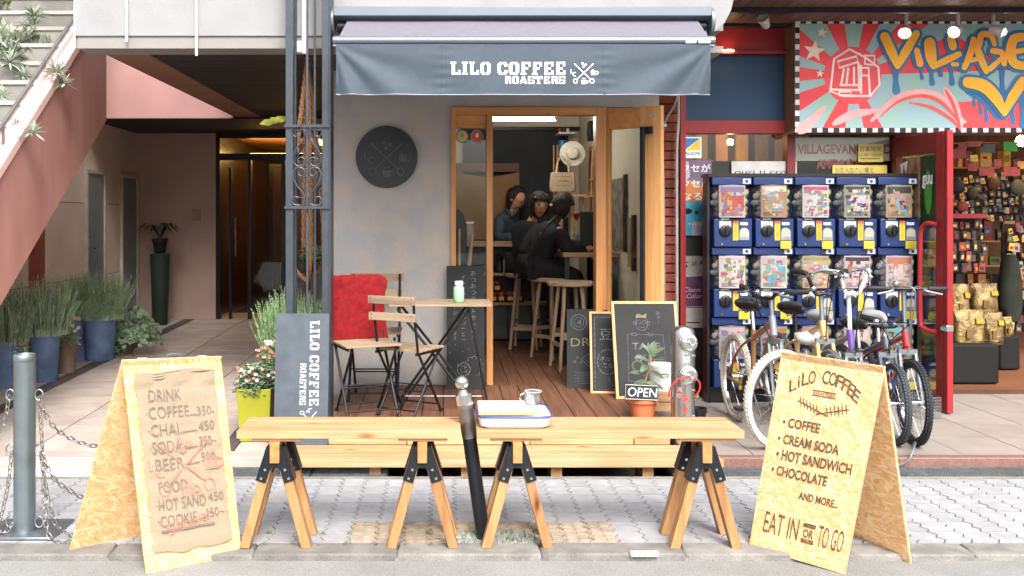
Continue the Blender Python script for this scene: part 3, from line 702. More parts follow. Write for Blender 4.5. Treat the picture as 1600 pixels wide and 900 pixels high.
# ================================================================ WALL DISC
ds_ = T('round_sign', 'round black disc sign with faint crossed spoons emblem on the grey wall', 'sign', (PX(604, 6.77), 6.79, PZ(293, 6.77)))
dc = (PX(604, 6.77), PZ(245, 6.77)); b = B(frame((0, 6.8, 0))); b.disc(dc[0], dc[1], .222, .001, .03, n=64); b.build('disc', M('disc_black', '#232428', .45, 0, .1, 4), ds_, bevel=.003)
b = B(frame((0, 6.77, 0))); emblem(b, dc[0], dc[1] - .01, .27, lw=.03); b.build('emblem', M('disc_print', '#434347', .5), ds_, smooth=0)

# ================================================================ WROUGHT IRON COLUMN
cl = T('iron_column', 'dark wrought iron lattice column with scrolls beside the cafe wall', 'column', (-.8, 5.62, .05))
c0, c1 = PX(445, 5.57), PX(515, 5.57)
for x in (c0 + .028, c1 - .022):
    for y in (5.58, 5.70): B().box(x - .022, x + .022, y - .02, y + .02, .05, 4).build('corner_post', m_col, cl, bevel=.002)
B().box(c1 - .004, c1 + .006, 5.56, 5.73, .05, 4).build('edge_plate', m_col, cl)
xm = (c0 + c1) / 2
for x, y in ((xm + .0, 5.575), (xm + .028, 5.70)): B().box(x - .006, x + .006, y - .006, y + .006, .05, 4).build('centre_bar', m_col, cl)
for zz in (PZ(197, 5.56), PZ(324, 5.56)):
    for y in (5.552, 5.722): B().box(c0, c1, y - .006, y + .006, zz - .008, zz + .008).build('crossbar', m_col, cl)
    for x in (c0 + .006, c1 - .006): B().box(x - .005, x + .005, 5.56, 5.716, zz - .008, zz + .008).build('crossbar', m_col, cl)
zmid = (PZ(197, 5.56) + PZ(324, 5.56)) / 2
SC = [(190, 178), (160, 186), (137, 160), (138, 130), (165, 113), (210, 111), (238, 132), (243, 175), (225, 225), (180, 280), (150, 335), (142, 385), (158, 428), (195, 445), (232, 428), (244, 400), (232, 374), (205, 370), (186, 390), (196, 412)]
for y in (5.56, 5.715):
    for sx in (-1, 1):
        for sz in (-1, 1):
            pts = [(xm + sx * (265 - px_) / 5.62 * 5.56 / F, y, zmid + sz * (450 - py_) / 5.62 * 5.56 / F) for px_, py_ in SC]
            B().tube(path(pts, 3), .0052, 6).build('scroll', m_col, cl)

# ================================================================ RED SHOP
sh = T('variety_shop', 'bright red variety shop front with graffiti billboard and open doorway', 'shop', (2.8, 7.2, .05))
SY = 7.2
def rbox(name, px0, px1, py0, py1, m, y0=SY, y1=SY + .08, D=SY, par=None, **k):
    return B().box(PX(px0, D), PX(px1, D), y0, y1, PZ(py1, D), PZ(py0, D)).build(name, m, par or sh, **k)
rbox('red_post', 1062, 1070, 60, 640, m_red, SY - .03, SY + .1)
rbox('red_header', 1040, 1234, 20, 82, m_red, SY, SY + .1)
rbox('header_rail', 1062, 1234, 80, 86, m_red, SY - .05, SY + .08, bevel=.003)
rbox('blue_panel', 1069, 1228, 86, 188, m_blue, SY + .02, SY + .04)
rbox('red_rail', 1062, 1234, 188, 209, m_red, SY - .02, SY + .08, bevel=.003)
rbox('red_post', 1228, 1241, 84, 640, m_dred, SY - .03, SY + .08, bevel=.003)
rbox('red_header', 1236, 1640, -40, 210, m_dred, SY + .01, SY + .1)
rbox('red_rail', 1236, 1640, 205, 210, m_dred, SY - .03, SY + .01)
rbox('red_post', 1395, 1412, 210, 640, m_dred, SY - .03, SY + .08, bevel=.003)
rbox('window_glass', 1070, 1228, 209, 252, m_glass, SY + .02, SY + .026)
rbox('window_glass', 1241, 1395, 210, 275, m_glass, SY + .02, SY + .026)
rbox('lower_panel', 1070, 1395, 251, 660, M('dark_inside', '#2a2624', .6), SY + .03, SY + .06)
# soffit of timber boards over the right shop
for i in range(34):
    x = 1.81 + i * .088; B().box(x + .003, x + .085, 6.2, SY + .1, 2.852, 2.875).build('soffit_board', wood('soffit_wood', '#5c4438', '#77584a', 'y', .5), sh)
B().box(1.75, 5, 6.2, SY + .1, 2.876, 3.2).build('soffit_back', m_deckd, sh)
B().box(1.9, 5, 6.5, 6.54, 2.815, 2.85).build('soffit_beam', m_blk, sh)
B().box(1.9, 5, 7.04, 7.1, 2.83, 2.85).build('soffit_trim', m_blk, sh)
# warm room behind the glass of the upper window
B().box(1.8, 3.3, 8.4, 8.45, 1.6, 2.3).build('warm_wall', M('warm_wall', '#d8a860', .7, 0, .35, 5, col2='#a8803c'), sh)
B().box(1.8, 3.3, 7.3, 8.4, 2.3, 2.34).build('display_ceiling', m_cream, sh)
for i in range(7): B().box(1.95 + i * .17, 2.05 + i * .17, 7.9, 7.95, 1.7, 2.25).build('hanging_cloth', M('cloth%d' % (i % 3), ('#c9a267', '#8f7a5a', '#b98f6e')[i % 3], .8), sh)
lamp_w = emis('warm_bulb', '#ffc888', 60)
b = B(); b.ell((PX(1141, 7.6), 7.6, PZ(222, 7.6)), .026, .026, .026); b.build('shop_bulb_or_fill', lamp_w, sh)
# small downlight over blue panel
dn = B(); dn.lathe([(0, 0), (.05, 0), (.05, .01), (0, .01)], (PX(1136, 7.16), 7.16, PZ(81, 7.16)), 16); dn.build('downlight', emis('dl', '#ffcf90', 12), sh)
def wallsign(name, label, cat, px0, px1, py0, py1, m, D=SY - .004, th=.006):
    t = T(name, label, cat, (PX((px0 + px1) / 2, D), D, PZ(py1, D))); 
    B().box(PX(px0, D), PX(px1, D), D, D + th, PZ(py1, D), PZ(py0, D)).build('sheet', m, t); return t
al = wallsign('security_sticker', 'white security sticker with blue and yellow triangles in top shop window', 'sticker', 1067, 1096, 214, 247, m_wht, SY + .006)
D_ = SY + .006; b = B(frame((0, D_, 0))); q = lambda x, y: (PX(x, D_), PZ(y, D_))
b.poly([q(1069, 216), q(1094, 216), q(1069, 235)], .001); b.build('blue_triangle', M('sblue', '#2f69a8', .4), al, smooth=0)
b = B(frame((0, D_, 0))); b.poly([q(1094, 217), q(1094, 235), q(1070, 235)], .001); b.build('yellow_triangle', M('syel', '#d8b62a', .4), al, smooth=0)
b = B(frame((0, D_, 0))); text(b, 'ALSOK', *q(1069, 242), size=.032, wd=PX(1095, D_) - PX(1069, D_), bold=.02, shear=.2); b.build('lettering', M('sdk', '#233a66', .4), al, smooth=0)
po = wallsign('poster', 'brown and blue character-free poster with white handwriting beside the capsule machines', 'poster', 1064, 1112, 250, 368, M('poster_blue', '#3f93b4', .5, 0, .12, 6), SY + .004, .004)
po['label'] = 'tall poster of purple, brown and blue shapes with white Japanese handwriting'
D_ = SY + .004; b = B(frame((0, D_, 0))); b.poly([q(1064, 250), q(1112, 250), q(1112, 290), q(1100, 296), q(1092, 285), q(1080, 282), q(1064, 300)], .001); b.build('purple_print', M('pp1', '#6d5670', .5, 0, .2, 12), po, smooth=0)
b = B(frame((0, D_, 0))); b.poly([q(1064, 296), q(1078, 281), q(1096, 290), q(1108, 303), q(1100, 314), q(1080, 316), q(1064, 311)], .0014); b.build('brown_print', M('pp2', '#b4723f', .5, 0, .15, 12), po, smooth=0)
b = B(frame((0, D_, 0))); b.poly([q(1064, 252), q(1076, 252), q(1078, 276), q(1064, 292)], .0018); b.poly([q(1082, 346), q(1098, 346), q(1094, 368), q(1080, 368)], .0018); b.build('grey_print', M('pp3', '#9c98a4', .5, 0, .1, 12), po, smooth=0)
b = B(frame((0, D_, 0)))
for s_, x_, y_, z_ in (('クセが', 1064, 268, 14), ('クセに', 1064, 292, 13), ('なる', 1066, 312, 13)): text(b, s_, *q(x_, y_), size=.068, z=.0025, wd=(PX(1064 + 16 * len(s_) - 2, D_) - PX(1064, D_)))
text(b, 'アイスコーヒー', *q(1076, 352), size=.022, z=.0025); b.build('lettering', m_wht, po, smooth=0)
b = B(frame((0, D_, 0))); b.disc(*q(1074, 330), .036, .0026, ry=.022); b.disc(*q(1088, 332), .014, .0026); b.build('badge', m_black, po, smooth=0)
wp = wallsign('poster', 'white wide poster strip with thin black letters above the first machines', 'poster', 1143, 1245, 252, 274, M('poster_white', '#b9b7b6', .5), SY + .002, .004)
b = B(frame((0, SY + .002, 0))); D_ = SY + .002; text(b, 'ouri ti cron', *q(1148, 272), size=.05, wd=PX(1238, D_) - PX(1148, D_)); b.build('lettering', m_black, wp, smooth=0)
wp = wallsign('poster', 'grey poster reading at Ar beside the second row of machines', 'poster', 1064, 1114, 400, 480, M('poster_grey', '#9a9690', .5), SY + .002, .004)
b = B(frame((0, SY + .002, 0))); text(b, 'at Ar', *q(1081, 415), size=.062, wd=PX(1104, D_) - PX(1081, D_)); b.disc(*q(1072, 416), .01, .001); b.stroke([q(1069, 410), q(1075, 410)], .006, .001); b.build('lettering', m_black, wp, smooth=0)
b = B(frame((0, SY + .002, 0))); b.poly([q(1066, 433), q(1104, 431), q(1104, 478), q(1067, 479)], .0012); b.build('purple_print', M('pp4', '#51304c', .5, 0, .2, 20), wp, smooth=0)
b = B(frame((0, SY + .002, 0))); text(b, 'Cleem', *q(1068, 456), size=.05, z=.002, shear=.2); text(b, 'Color', *q(1072, 466), size=.05, z=.002, shear=.2); b.build('script', M('pinkw', '#c9a8b8', .6), wp, smooth=0)
wp = wallsign('poster', 'plain pale grey notice low on the wall behind the standpipe', 'poster', 1072, 1110, 481, 512, M('poster_pale', '#a5a19c', .5), SY + .001, .004)
b = B(frame((0, SY + .001, 0))); b.poly([q(1073, 503), q(1094, 503), q(1094, 505), q(1073, 505)], .001); b.build('print', m_black, wp, smooth=0)
ban = wallsign('window_banner', 'white shop name sheet with red letters behind the upper window glass', 'banner', 1241, 1390, 214, 272, M('banner_white', '#a09c94', .6, 0, .08, 3), SY + .03, .005)
D_ = SY + .03; b = B(frame((0, D_, 0))); text(b, 'VILLAGEVANGUARD', *q(1246, 240), size=.10, wd=PX(1392, D_) - PX(1246, D_), bold=.03); text(b, 'AMEMURA', *q(1276, 263), size=.10, wd=PX(1345, D_) - PX(1276, D_), bold=.03); b.build('lettering', M('faded_red', '#8c2f2f', .6), ban, smooth=0)
yn = wallsign('notice', 'square yellow opening hours notice in the upper shop window', 'notice', 1341, 1380, 225, 253, M('yellow_paper', '#cdb45a', .6), SY + .008, .003)
D_ = SY + .008; b = B(frame((0, D_, 0))); text(b, '営業時間', *q(1343, 236), size=.045, wd=PX(1377, D_) - PX(1343, D_)); text(b, '11:00〜23:00', *q(1343, 244), size=.03, wd=PX(1378, D_) - PX(1343, D_)); b.stroke([q(1345, 248), q(1374, 248)], .006, .001); b.build('lettering', M('sdk'  , '#233a66'), yn, smooth=0)
yn = wallsign('notice', 'long yellow handwritten strip at the bottom of the upper shop window', 'notice', 1301, 1386, 258, 272, M('yellow_paper', '#cdb45a', .6), SY + .012, .003)
D_ = SY + .012; b = B(frame((0, D_, 0))); text(b, '当店入店の心構え', *q(1304, 270), size=.05, wd=PX(1365, D_) - PX(1304, D_)); b.build('lettering', M('sdk', '#233a66'), yn, smooth=0)

# ---- billboard
bb = T('graffiti_billboard', 'large sunburst billboard with yellow graffiti letters and checkered border', 'billboard', (3.6, 7.03, 2.03))
BD = 6.98; q = lambda x, y: (PX(x, BD), PZ(y, BD))
X0, Y1 = q(1242, 30); X1, Y0 = q(1650, 207)
B().box(X0, X1, BD + .002, SY, Y0, Y1).build('case', M('board_case', '#7a5a46', .7), bb)
bf = frame((0, BD, 0)); ins = .034
b = B(bf); b.poly([(X0, Y0), (X1, Y0), (X1, Y1), (X0, Y1)], -.001); b.build('border_black', m_black, bb, smooth=0)
sq = B(); sq.add([(-.019, -.016, 0), (.019, -.016, 0), (.019, .016, 0), (-.019, .016, 0), (-.019, -.016, .002), (.019, -.016, .002), (.019, .016, .002), (-.019, .016, .002)], [(4, 5, 6, 7), (0, 1, 5, 4), (1, 2, 6, 5), (2, 3, 7, 6), (3, 0, 4, 7)])
sq.M = None; s2 = B(frame((0, 0, 0))); s2.add([tuple(v) for v in sq.v], sq.f); sqm = s2.mesh('check_square', M('check_white', '#cfc9c6', .5))
n = 0; x = X0 + .02
while x < X1:
    for z in (Y0 + .017, Y1 - .017): inst('check_square', sqm, bb, Vector((x, BD - .0005, z)) - bb.location)
    x += .082
z = Y0 + .06
while z < Y1 - .04:
    inst('check_square', sqm, bb, Vector((X0 + .017, BD - .0005, z)) - bb.location, (0, R(90), 0)); z += .082
px0, px1, py0, py1 = X0 + ins, X1, Y0 + ins, Y1 - ins
b = B(bf); b.poly([(px0, py0), (px1, py0), (px1, py1), (px0, py1)], .001); b.build('red_ground', M('bb_red', '#d63a40', .5, 0, .14, 2.5), bb, smooth=0)
def clip(poly):
    for ax, lim, sg in ((0, px0, 1), (0, px1, -1), (1, py0, 1), (1, py1, -1)):
        out = []
        for i in range(len(poly)):
            a, c = poly[i], poly[(i + 1) % len(poly)]; da = (a[ax] - lim) * sg; dc_ = (c[ax] - lim) * sg
            if da >= 0: out.append(a)
            if da * dc_ < 0: t = da / (da - dc_); out.append((a[0] + (c[0] - a[0]) * t, a[1] + (c[1] - a[1]) * t))
        poly = out
        if not poly: break
    return poly
cc = q(1332, 118); b = B(bf)
for i, (a0, a1) in enumerate(((2, -9), (22, 34) , (48, 62), (78, 99), (117, 139), (160, 171), (186, 198), (214, 240), (262, 282), (300, 322), (-28, -42))):
    pl = [cc, (cc[0] + 3 * math.cos(R(a0)), cc[1] + 3 * math.sin(R(a0))), (cc[0] + 3 * math.cos(R(a1)), cc[1] + 3 * math.sin(R(a1)))]
    pl = clip(pl)
    if len(pl) > 2: b.poly(pl, .002 + i * .00003)
pl = clip([q(1375, 118), q(1480, 118), q(1560, 165), q(1470, 212), q(1400, 200), q(1380, 170), q(1340, 150)])
b.poly(pl, .0024); b.poly(clip([q(1440, 30), q(1660, 30), q(1660, 118), q(1600, 118), q(1500, 60)]), .0025)
b.build('mint_rays', M('bb_mint', '#93b8a8', .5, 0, .1, 4, col2='#8fa9b6'), bb, smooth=0)
b = B(bf); b.poly(clip([q(1480, 160), q(1680, 150), q(1680, 210), q(1530, 210)]), .0031); b.build('red_field', M('bb_red2', '#d9434a', .5, 0, .08, 4), bb, smooth=0); b = B(bf); b.disc(cc[0], cc[1], PX(1377, BD) - cc[0], .003, n=40); b.build('red_disc', M('bb_red2', '#d9434a', .5, 0, .08, 4), bb, smooth=0)
b = B(bf)      # house emblem in white line
L_ = lambda pts, wd=.016: b.stroke([q(*p) for p in pts], wd, .004 + .00004 * len(b.v) / 50)
for pts in ([(1297, 143), (1303, 92), (1327, 77), (1352, 90), (1372, 105), (1374, 132), (1360, 150), (1318, 150), (1297, 143)], [(1309, 96), (1338, 88), (1340, 97), (1311, 106), (1309, 96)], [(1318, 108), (1314, 133)], [(1325, 107), (1322, 133)], [(1334, 106), (1334, 132)], [(1341, 98), (1342, 140)],
            [(1313, 133), (1345, 133)], [(1345, 103), (1345, 145)], [(1351, 87), (1366, 87), (1366, 102), (1351, 100), (1351, 87)], [(1343, 106), (1357, 106), (1357, 118), (1343, 118), (1343, 106)], [(1357, 118), (1359, 148)], [(1297, 140), (1344, 141)], [(1311, 143), (1330, 143), (1330, 149), (1311, 149), (1311, 143)]):
    L_(pts)
b.build('house_emblem', M('bb_white', '#dcc8c2', .5), bb, smooth=0)
def star(b, x, y, r, z):
    c = q(x, y); b.poly([(c[0] + r * (1 if k % 2 == 0 else .42) * math.sin(R(k * 36 + 8)), c[1] + r * (1 if k % 2 == 0 else .42) * math.cos(R(k * 36 + 8))) for k in range(10)], z)
b = B(bf); star(b, 1272, 80, .085, .004); star(b, 1284, 51, .042, .004); star(b, 1281, 115, .032, .004)
b.build('stars', M('bb_star', '#d9c4b4', .5), bb, smooth=0)
b = B(bf)
for i, (pts, wd) in enumerate((([(1360, 190), (1400, 155), (1440, 147), (1475, 158), (1500, 200)], [.02, .05, .07, .05, .02]), ([(1474, 136), (1490, 165), (1502, 203)], [.02, .05, .02]), ([(1300, 195), (1330, 180), (1375, 172)], [.02, .06, .01]), ([(1245, 205), (1262, 195), (1290, 165)], [.05, .08, .01]))):
    pp = path([Vector((*q(*p), 0)) for p in pts]); ww = [wd[0] + (wd[-1] - wd[0]) * k / (len(pp) - 1) + .05 * math.sin(math.pi * k / (len(pp) - 1)) for k in range(len(pp))]
    b.stroke([(p.x, p.y) for p in pp], ww, .0045 + i * .0002, cap=False)
b.build('spray_haze', M('bb_spray', '#d99a9a', .6, 0, .1, 8), bb, smooth=0)
b = B(bf)
for i, pts in enumerate(([(1375, 182), (1405, 158), (1440, 150), (1470, 160), (1495, 188), (1500, 205)], [(1420, 160), (1455, 168), (1485, 186), (1500, 203)], [(1476, 140), (1488, 162), (1500, 198)])):
    pp = path([Vector((*q(*p), 0)) for p in pts]); b.stroke([(p.x, p.y) for p in pp], [.008 + .02 * math.sin(math.pi * k / (len(pp) - 1)) for k in range(len(pp))], .0055 + i * .0002, cap=False)
b.build('spray_swoosh', M('bb_swoosh', '#e5514e', .5), bb, smooth=0)
# graffiti letters: (points, widths px)
GR = [([(1381, 58), (1392, 82), (1401, 104)], [15, 15, 9]), ([(1401, 104), (1412, 84), (1430, 53)], [9, 14, 12]),
      ([(1431, 79), (1436, 100)], [9, 11]), ([(1451, 68), (1453, 88), (1457, 104)], [18, 18, 10]), ([(1457, 104), (1478, 94), (1497, 85)], [9, 11, 9]), ([(1484, 60), (1487, 73)], [12, 13]), ([(1487, 101), (1494, 101)], [7, 6]),
      ([(1505, 106), (1514, 85), (1519, 62)], [9, 11, 8]), ([(1519, 62), (1529, 88), (1539, 112)], [9, 12, 9]), ([(1511, 96), (1528, 92)], [7, 7]),
      ([(1552, 70), (1546, 56), (1532, 55), (1528, 72)], [7, 9, 11, 9]), ([(1549, 80), (1564, 84), (1567, 100)], [9, 10, 9]), ([(1545, 108), (1556, 98), (1562, 92)], [9, 8, 7]),
      ([(1598, 58), (1582, 62), (1577, 82), (1584, 100), (1606, 104)], [12, 15, 16, 14, 12]), ([(1580, 82), (1604, 78)], [8, 8]), ([(1620, 58), (1630, 80), (1650, 100)], [12, 12, 12]),
      ([(1510, 129), (1535, 135), (1555, 155), (1567, 178)], [17, 20, 18, 8]), ([(1567, 178), (1580, 152), (1596, 128)], [8, 16, 16]), ([(1610, 190), (1625, 160), (1640, 130)], [10, 14, 14])]
k_ = BD / F
m_gb = M('bb_blue', '#2b6a9c', .5, 0, .12, 6); m_gy = M('bb_yellow', '#e8ab22', .5, 0, .0, 5, col2='#f0982e')
b = B(bf)
for i, (pts, wd) in enumerate(GR):
    pp = path([Vector((*q(*p), 0)) for p in pts], 6); N = len(pp) - 1; W_ = []
    for k in range(N + 1):
        t = k / N * (len(wd) - 1); a = int(min(t, len(wd) - 2)); W_.append((wd[a] + (wd[a + 1] - wd[a]) * (t - a) + 9) * k_)
    b.stroke([(p.x, p.y) for p in pp], W_, .007 + i * .0003)
for i, (x, y0_, y1_, wd) in enumerate(((1399, 105, 145, 12), (1439, 105, 125, 6), (1455, 105, 133, 9), (1468, 100, 120, 8), (1486, 100, 133, 9), (1521, 140, 168, 5), (1531, 150, 180, 6), (1540, 160, 190, 7), (1581, 160, 194, 8), (1596, 150, 200, 9), (1565, 105, 150, 10))):
    b.stroke([q(x, y0_), q(x, (y0_ + y1_) / 2), q(x + 1, y1_ - 3)], [wd * k_, wd * .6 * k_, wd * k_], .0066 + i * .00003)
b.stroke([q(1515, 140), q(1540, 155), q(1560, 180)], 16 * k_, .0068)
b.build('graffiti_outline', m_gb, bb, smooth=0)
b = B(bf)
for i, (pts, wd) in enumerate(GR):
    pp = path([Vector((*q(*p), 0)) for p in pts], 6); N = len(pp) - 1; W_ = []
    for k in range(N + 1):
        t = k / N * (len(wd) - 1); a = int(min(t, len(wd) - 2)); W_.append((wd[a] + (wd[a + 1] - wd[a]) * (t - a)) * k_)
    b.stroke([(p.x, p.y) for p in pp], W_, .0135 + i * .0003)
b.build('graffiti_fill', m_gy, bb, smooth=0)
# ---- spotlights on the billboard
m_sw = M('spot_white', '#b4ada4', .4)
def spot(px, py, D, aim, lit, lab):
    t = T('spotlight', lab, 'spotlight', (PX(px, D), D, PZ(py, D)), 'spotlights under the timber soffit'); o = Vector(t.location); ax = Vector(aim).normalized()
    B().cyl(o, o + Vector((0, 0, .13)), .013, 10).build('stem', m_sw, t); B().box(o.x - .03, o.x + .03, D - .02, D + .02, o.z + .125, o.z + .135).build('mount', m_sw, t)
    B().lathe([(.0, -.05), (.024, -.045), (.03, -.03), (.032, .0), (.042, .035), (.043, .045), (.037, .04), (.0, .03)], o + ax * .02, 22, tuple(ax)).build('head', m_sw, t)
    if lit: c_ = o + ax * .062; B().ell(c_, .026, .026, .026, 16, 10).build('bulb', emis('bulb_on', '#fff6e8', 6), t)
spot(1196, 38, 6.75, (-.5, -.6, .55), False, 'unlit white spotlight on the red wall left of the billboard')
for x, ax, l in ((1416, (-.5, -.65, -.55), 'lit spotlight over the first graffiti letter, nearest the emblem'), (1497, (-.75, -.5, -.4), 'lit spotlight at the middle of the graffiti, second from the right'), (1552, (.8, -.45, -.38), 'lit spotlight at the right above the graffiti, last of the row')):
    spot(x, 46, 6.72, ax, True, l)
# ---- red door leaf standing open
rd = T('shop_door', 'open red framed glass door with long red handle and green poster', 'door', (3.45, 6.85, .05))
ra = Vector((PX(1398, SY - .03), SY - .03, 0)); rb = Vector((PX(1478, 6.5), 6.5, 0)); rr_ = rb - ra; RL = rr_.length; rfm = frame(ra, rr_)
def rl(name, x0_, x1_, z0_, z1_, m, par, w0=-.02, w1=.02):
    b = B(rfm); b.add([(x0_, z0_, w0), (x1_, z0_, w0), (x1_, z1_, w0), (x0_, z1_, w0), (x0_, z0_, w1), (x1_, z0_, w1), (x1_, z1_, w1), (x0_, z1_, w1)], [(0, 3, 2, 1), (4, 5, 6, 7), (0, 1, 5, 4), (1, 2, 6, 5), (2, 3, 7, 6), (3, 0, 4, 7)]); return b.build(name, m, par, bevel=.002)
rl('frame_stile', RL - .09, RL, .06, 2.0, m_red, rd); rl('frame_stile', 0, .06, .06, 2.0, m_dred, rd); rl('frame_rail', .06, RL - .09, 1.86, 2.0, m_dred, rd); rl('frame_rail', .06, RL - .09, .06, .16, m_dred, rd)
rl('edge_channel', RL, RL + .012, .06, 2.0, m_galv, rd, -.004, .004); rl('edge_stile', RL + .012, RL + .05, .06, 2.0, m_red, rd, -.022, .02); rl('lock_plate', RL - .02, RL + .052, .62, .66, m_chrome, rd, -.024, .026)
rl('door_glass', .06, RL - .09, .16, 1.86, m_glass, rd, -.003, .003)
b = B(rfm); b.tube(path([(RL - .06, 1.35, .03), (RL - .12, 1.36, .06), (RL - .17, 1.32, .075), (RL - .18, 1.2, .08), (RL - .18, .7, .08), (RL - .15, .62, .07), (RL - .06, .6, .03)], 6), .016, 10); b.build('door_handle', m_red, rd)
gp = T('poster', 'dark green poster with white dripping letters on the red door', 'poster', tuple(ra + rr_ * .7) [:2] + (1.4,))
rl('sheet', RL - .30, RL - .1, 1.35, 1.84, M('green_poster', '#16301c', .5, 0, .4, 12), gp, .006, .009)
b = B(rfm); b.ell((RL - .2, 1.58, .012), .05, .16, .003, 14, 8); b.build('green_shape', M('lime', '#3f8a35', .5), gp); b = B(rfm); text(b, 'guu', RL - .26, 1.64, .13, .02, wd=.13, bold=.03); b.build('lettering', m_wht, gp, smooth=0)
rp = T('poster', 'red and white poster on the door glass beside the green one', 'poster', tuple(ra + rr_ * .3)[:2] + (1.4,))
rl('sheet', .08, RL - .32, 1.4, 1.84, M('red_poster', '#9a2f2a', .5, 0, .5, 9, col2='#a08a70'), rp, .006, .009)
b = B(rfm); b.ring(.16, 1.66, .05, .02, .012, n=16); b.poly([(.1, 1.8), (.13, 1.7), (.15, 1.8), (.18, 1.72), (.21, 1.82)], .013); b.build('print', m_wht, rp, smooth=0)

# ================================================================ CAPSULE MACHINES
gm = T('capsule_machine', 'x', 'vending machine', (0, 0, 0), 'blue capsule toy machines in a bank of fifteen')
MWd, MH = .302, .508
B().box(0, MWd - .004, .10, .22, 0, MH - .003).build('body', m_gblue, gm, bevel=.004)
B().box(.012, MWd - .014, .0, .1, .0, .205).build('lower_panel', m_gblue, gm, bevel=.006)
B().box(.004, MWd - .008, .02, .1, .45, .503).build('header', m_gblue, gm, bevel=.004)
b = B(); N = 14
for j in (0, 1):
    pass
pr = [(MWd / 2 - .002 + (.146) * math.sin(a), .1 - .115 * math.cos(a)) for a in [R(-90 + 180 * k / N) for k in range(N + 1)]]
b.add([(x, y, .208) for x, y in pr] + [(x, y, .45) for x, y in pr], [(k, k + 1, k + 2 + N, k + 1 + N) for k in range(N)]); b.build('window', m_clear, gm, smooth=80)
b = B(); b.tube([(x, y, .212) for x, y in pr], .005, 6); b.tube([(x, y, .446) for x, y in pr], .005, 6); b.build('window_rim', m_black, gm)
caps = [B() for _ in range(4)]
for k in range(48):
    a = (-1 if k % 2 else 1) * U(.35, 1.45); r_ = U(.6, .85); caps[k % 4].ell((MWd / 2 + .12 * math.sin(a) * r_ * 1.25, .1 - .1 * math.cos(a) * r_, .235 + .038 * (k % 5) + U(0, .02)), .024, .024, .024, 8, 6)
for k, c in enumerate(('#9fb36a', '#8a8f98', '#c48a3c', '#b8a8a0')): caps[k].build('capsules', M('capsule%d' % k, c, .3), gm)
B().box(.05, .135, -.004, .0, .135, .188).build('coin_label', m_lab, gm)
kn = B().lathe([(.044, 0), (.044, .012), (.03, .018), (0, .018)], (.094, -.001, .118), 18, (0, -1, 0)).build('dial', m_black, gm)
B().box(.088, .100, -.034, -.018, .092, .146).build('grip', m_black, kn)
ys = B().box(.148, .188, -.004, 0, .048, .188).build('yellow_strip', M('ystrip', '#a8962c', .5), gm); B().box(.148, .188, -.0052, -.004, .17, .188).build('strip_head', M('ored', '#c8552c', .5), ys)
b = B(frame((0, -.004, 0))); vtext(b, 'ガシャポン', .168, .146, .022, .0012); b.build('strip_text', M('ored', '#c8552c'), ys, smooth=0)
b = B(frame((0, -.001, 0))); ch_ = [(.192, .05), (.192, .1)] + [(.229 - .037 * math.cos(R(a)), .108 + .032 * math.sin(R(a))) for a in range(0, 181, 20)] + [(.266, .1), (.266, .05)]; b.poly(ch_, 0, .004); b.build('chute_frame', m_galv, gm, bevel=.001)
b = B(frame((0, -.0055, 0))); b.poly([(.2, .075)] + [(.229 - .03 * math.cos(R(a)), .105 + .026 * math.sin(R(a))) for a in range(0, 181, 20)] + [(.258, .075)], 0, .001); b.build('chute_flap', M('flap', '#a39a86', .4), gm)
b = B(frame((0, -.001, 0))); text(b, '¥300', .2, .158, .03, .001, wd=.055, bold=.02); b.build('price_text', m_wht, gm, smooth=0)
b = B(frame((0, .018, 0))); b.poly(rc(.226, .458, .282, .494), .001); b.build('corner_sticker', m_lab, gm, smooth=0)
b = B(frame((0, .017, 0))); b.disc(.254, .476, .012, .001); b.disc(.15, .475, .006, .001); b.build('corner_print', M('sdk', '#233a66'), gm, smooth=0)
b = B(frame((0, -.001, 0))); b.disc(.068, .02, .009, 0, .004, n=10); b.build('screw', m_chrome, gm)
B().box(.06, .12, -.01, .01, .196, .206).build('latch', m_galv, gm)
PAL = ['#8a3a5c', '#4f7f8a', '#a39c96', '#2e2b2a', '#8f7a4a', '#647048', '#64597a', '#8f5a48', '#44506c', '#9c868a', '#6c6a68', '#843c38']
PM = [M('pr%d' % i, c, .5) for i, c in enumerate(PAL)]
BASES = [('#c8c0bc', 'pink and teal'), ('#b08a72', 'orange'), ('#d5ccc8', 'white card with lilac'), ('#a5a08c', 'olive and white'), ('#b59a80', 'gold'),
         ('#d8d2d0', 'white with red'), ('#d4d6cc', 'pale card with green'), ('#c9a684', 'orange and cream'), ('#d8bcc4', 'pale pink'), ('#d2c3cf', 'lilac white'),
         ('#a9adb4', 'grey lined'), ('#9fa6bc', 'bluish'), ('#b5a29a', 'tan'), ('#b8a8b4', 'mauve'), ('#8f8f78', 'dark olive')]
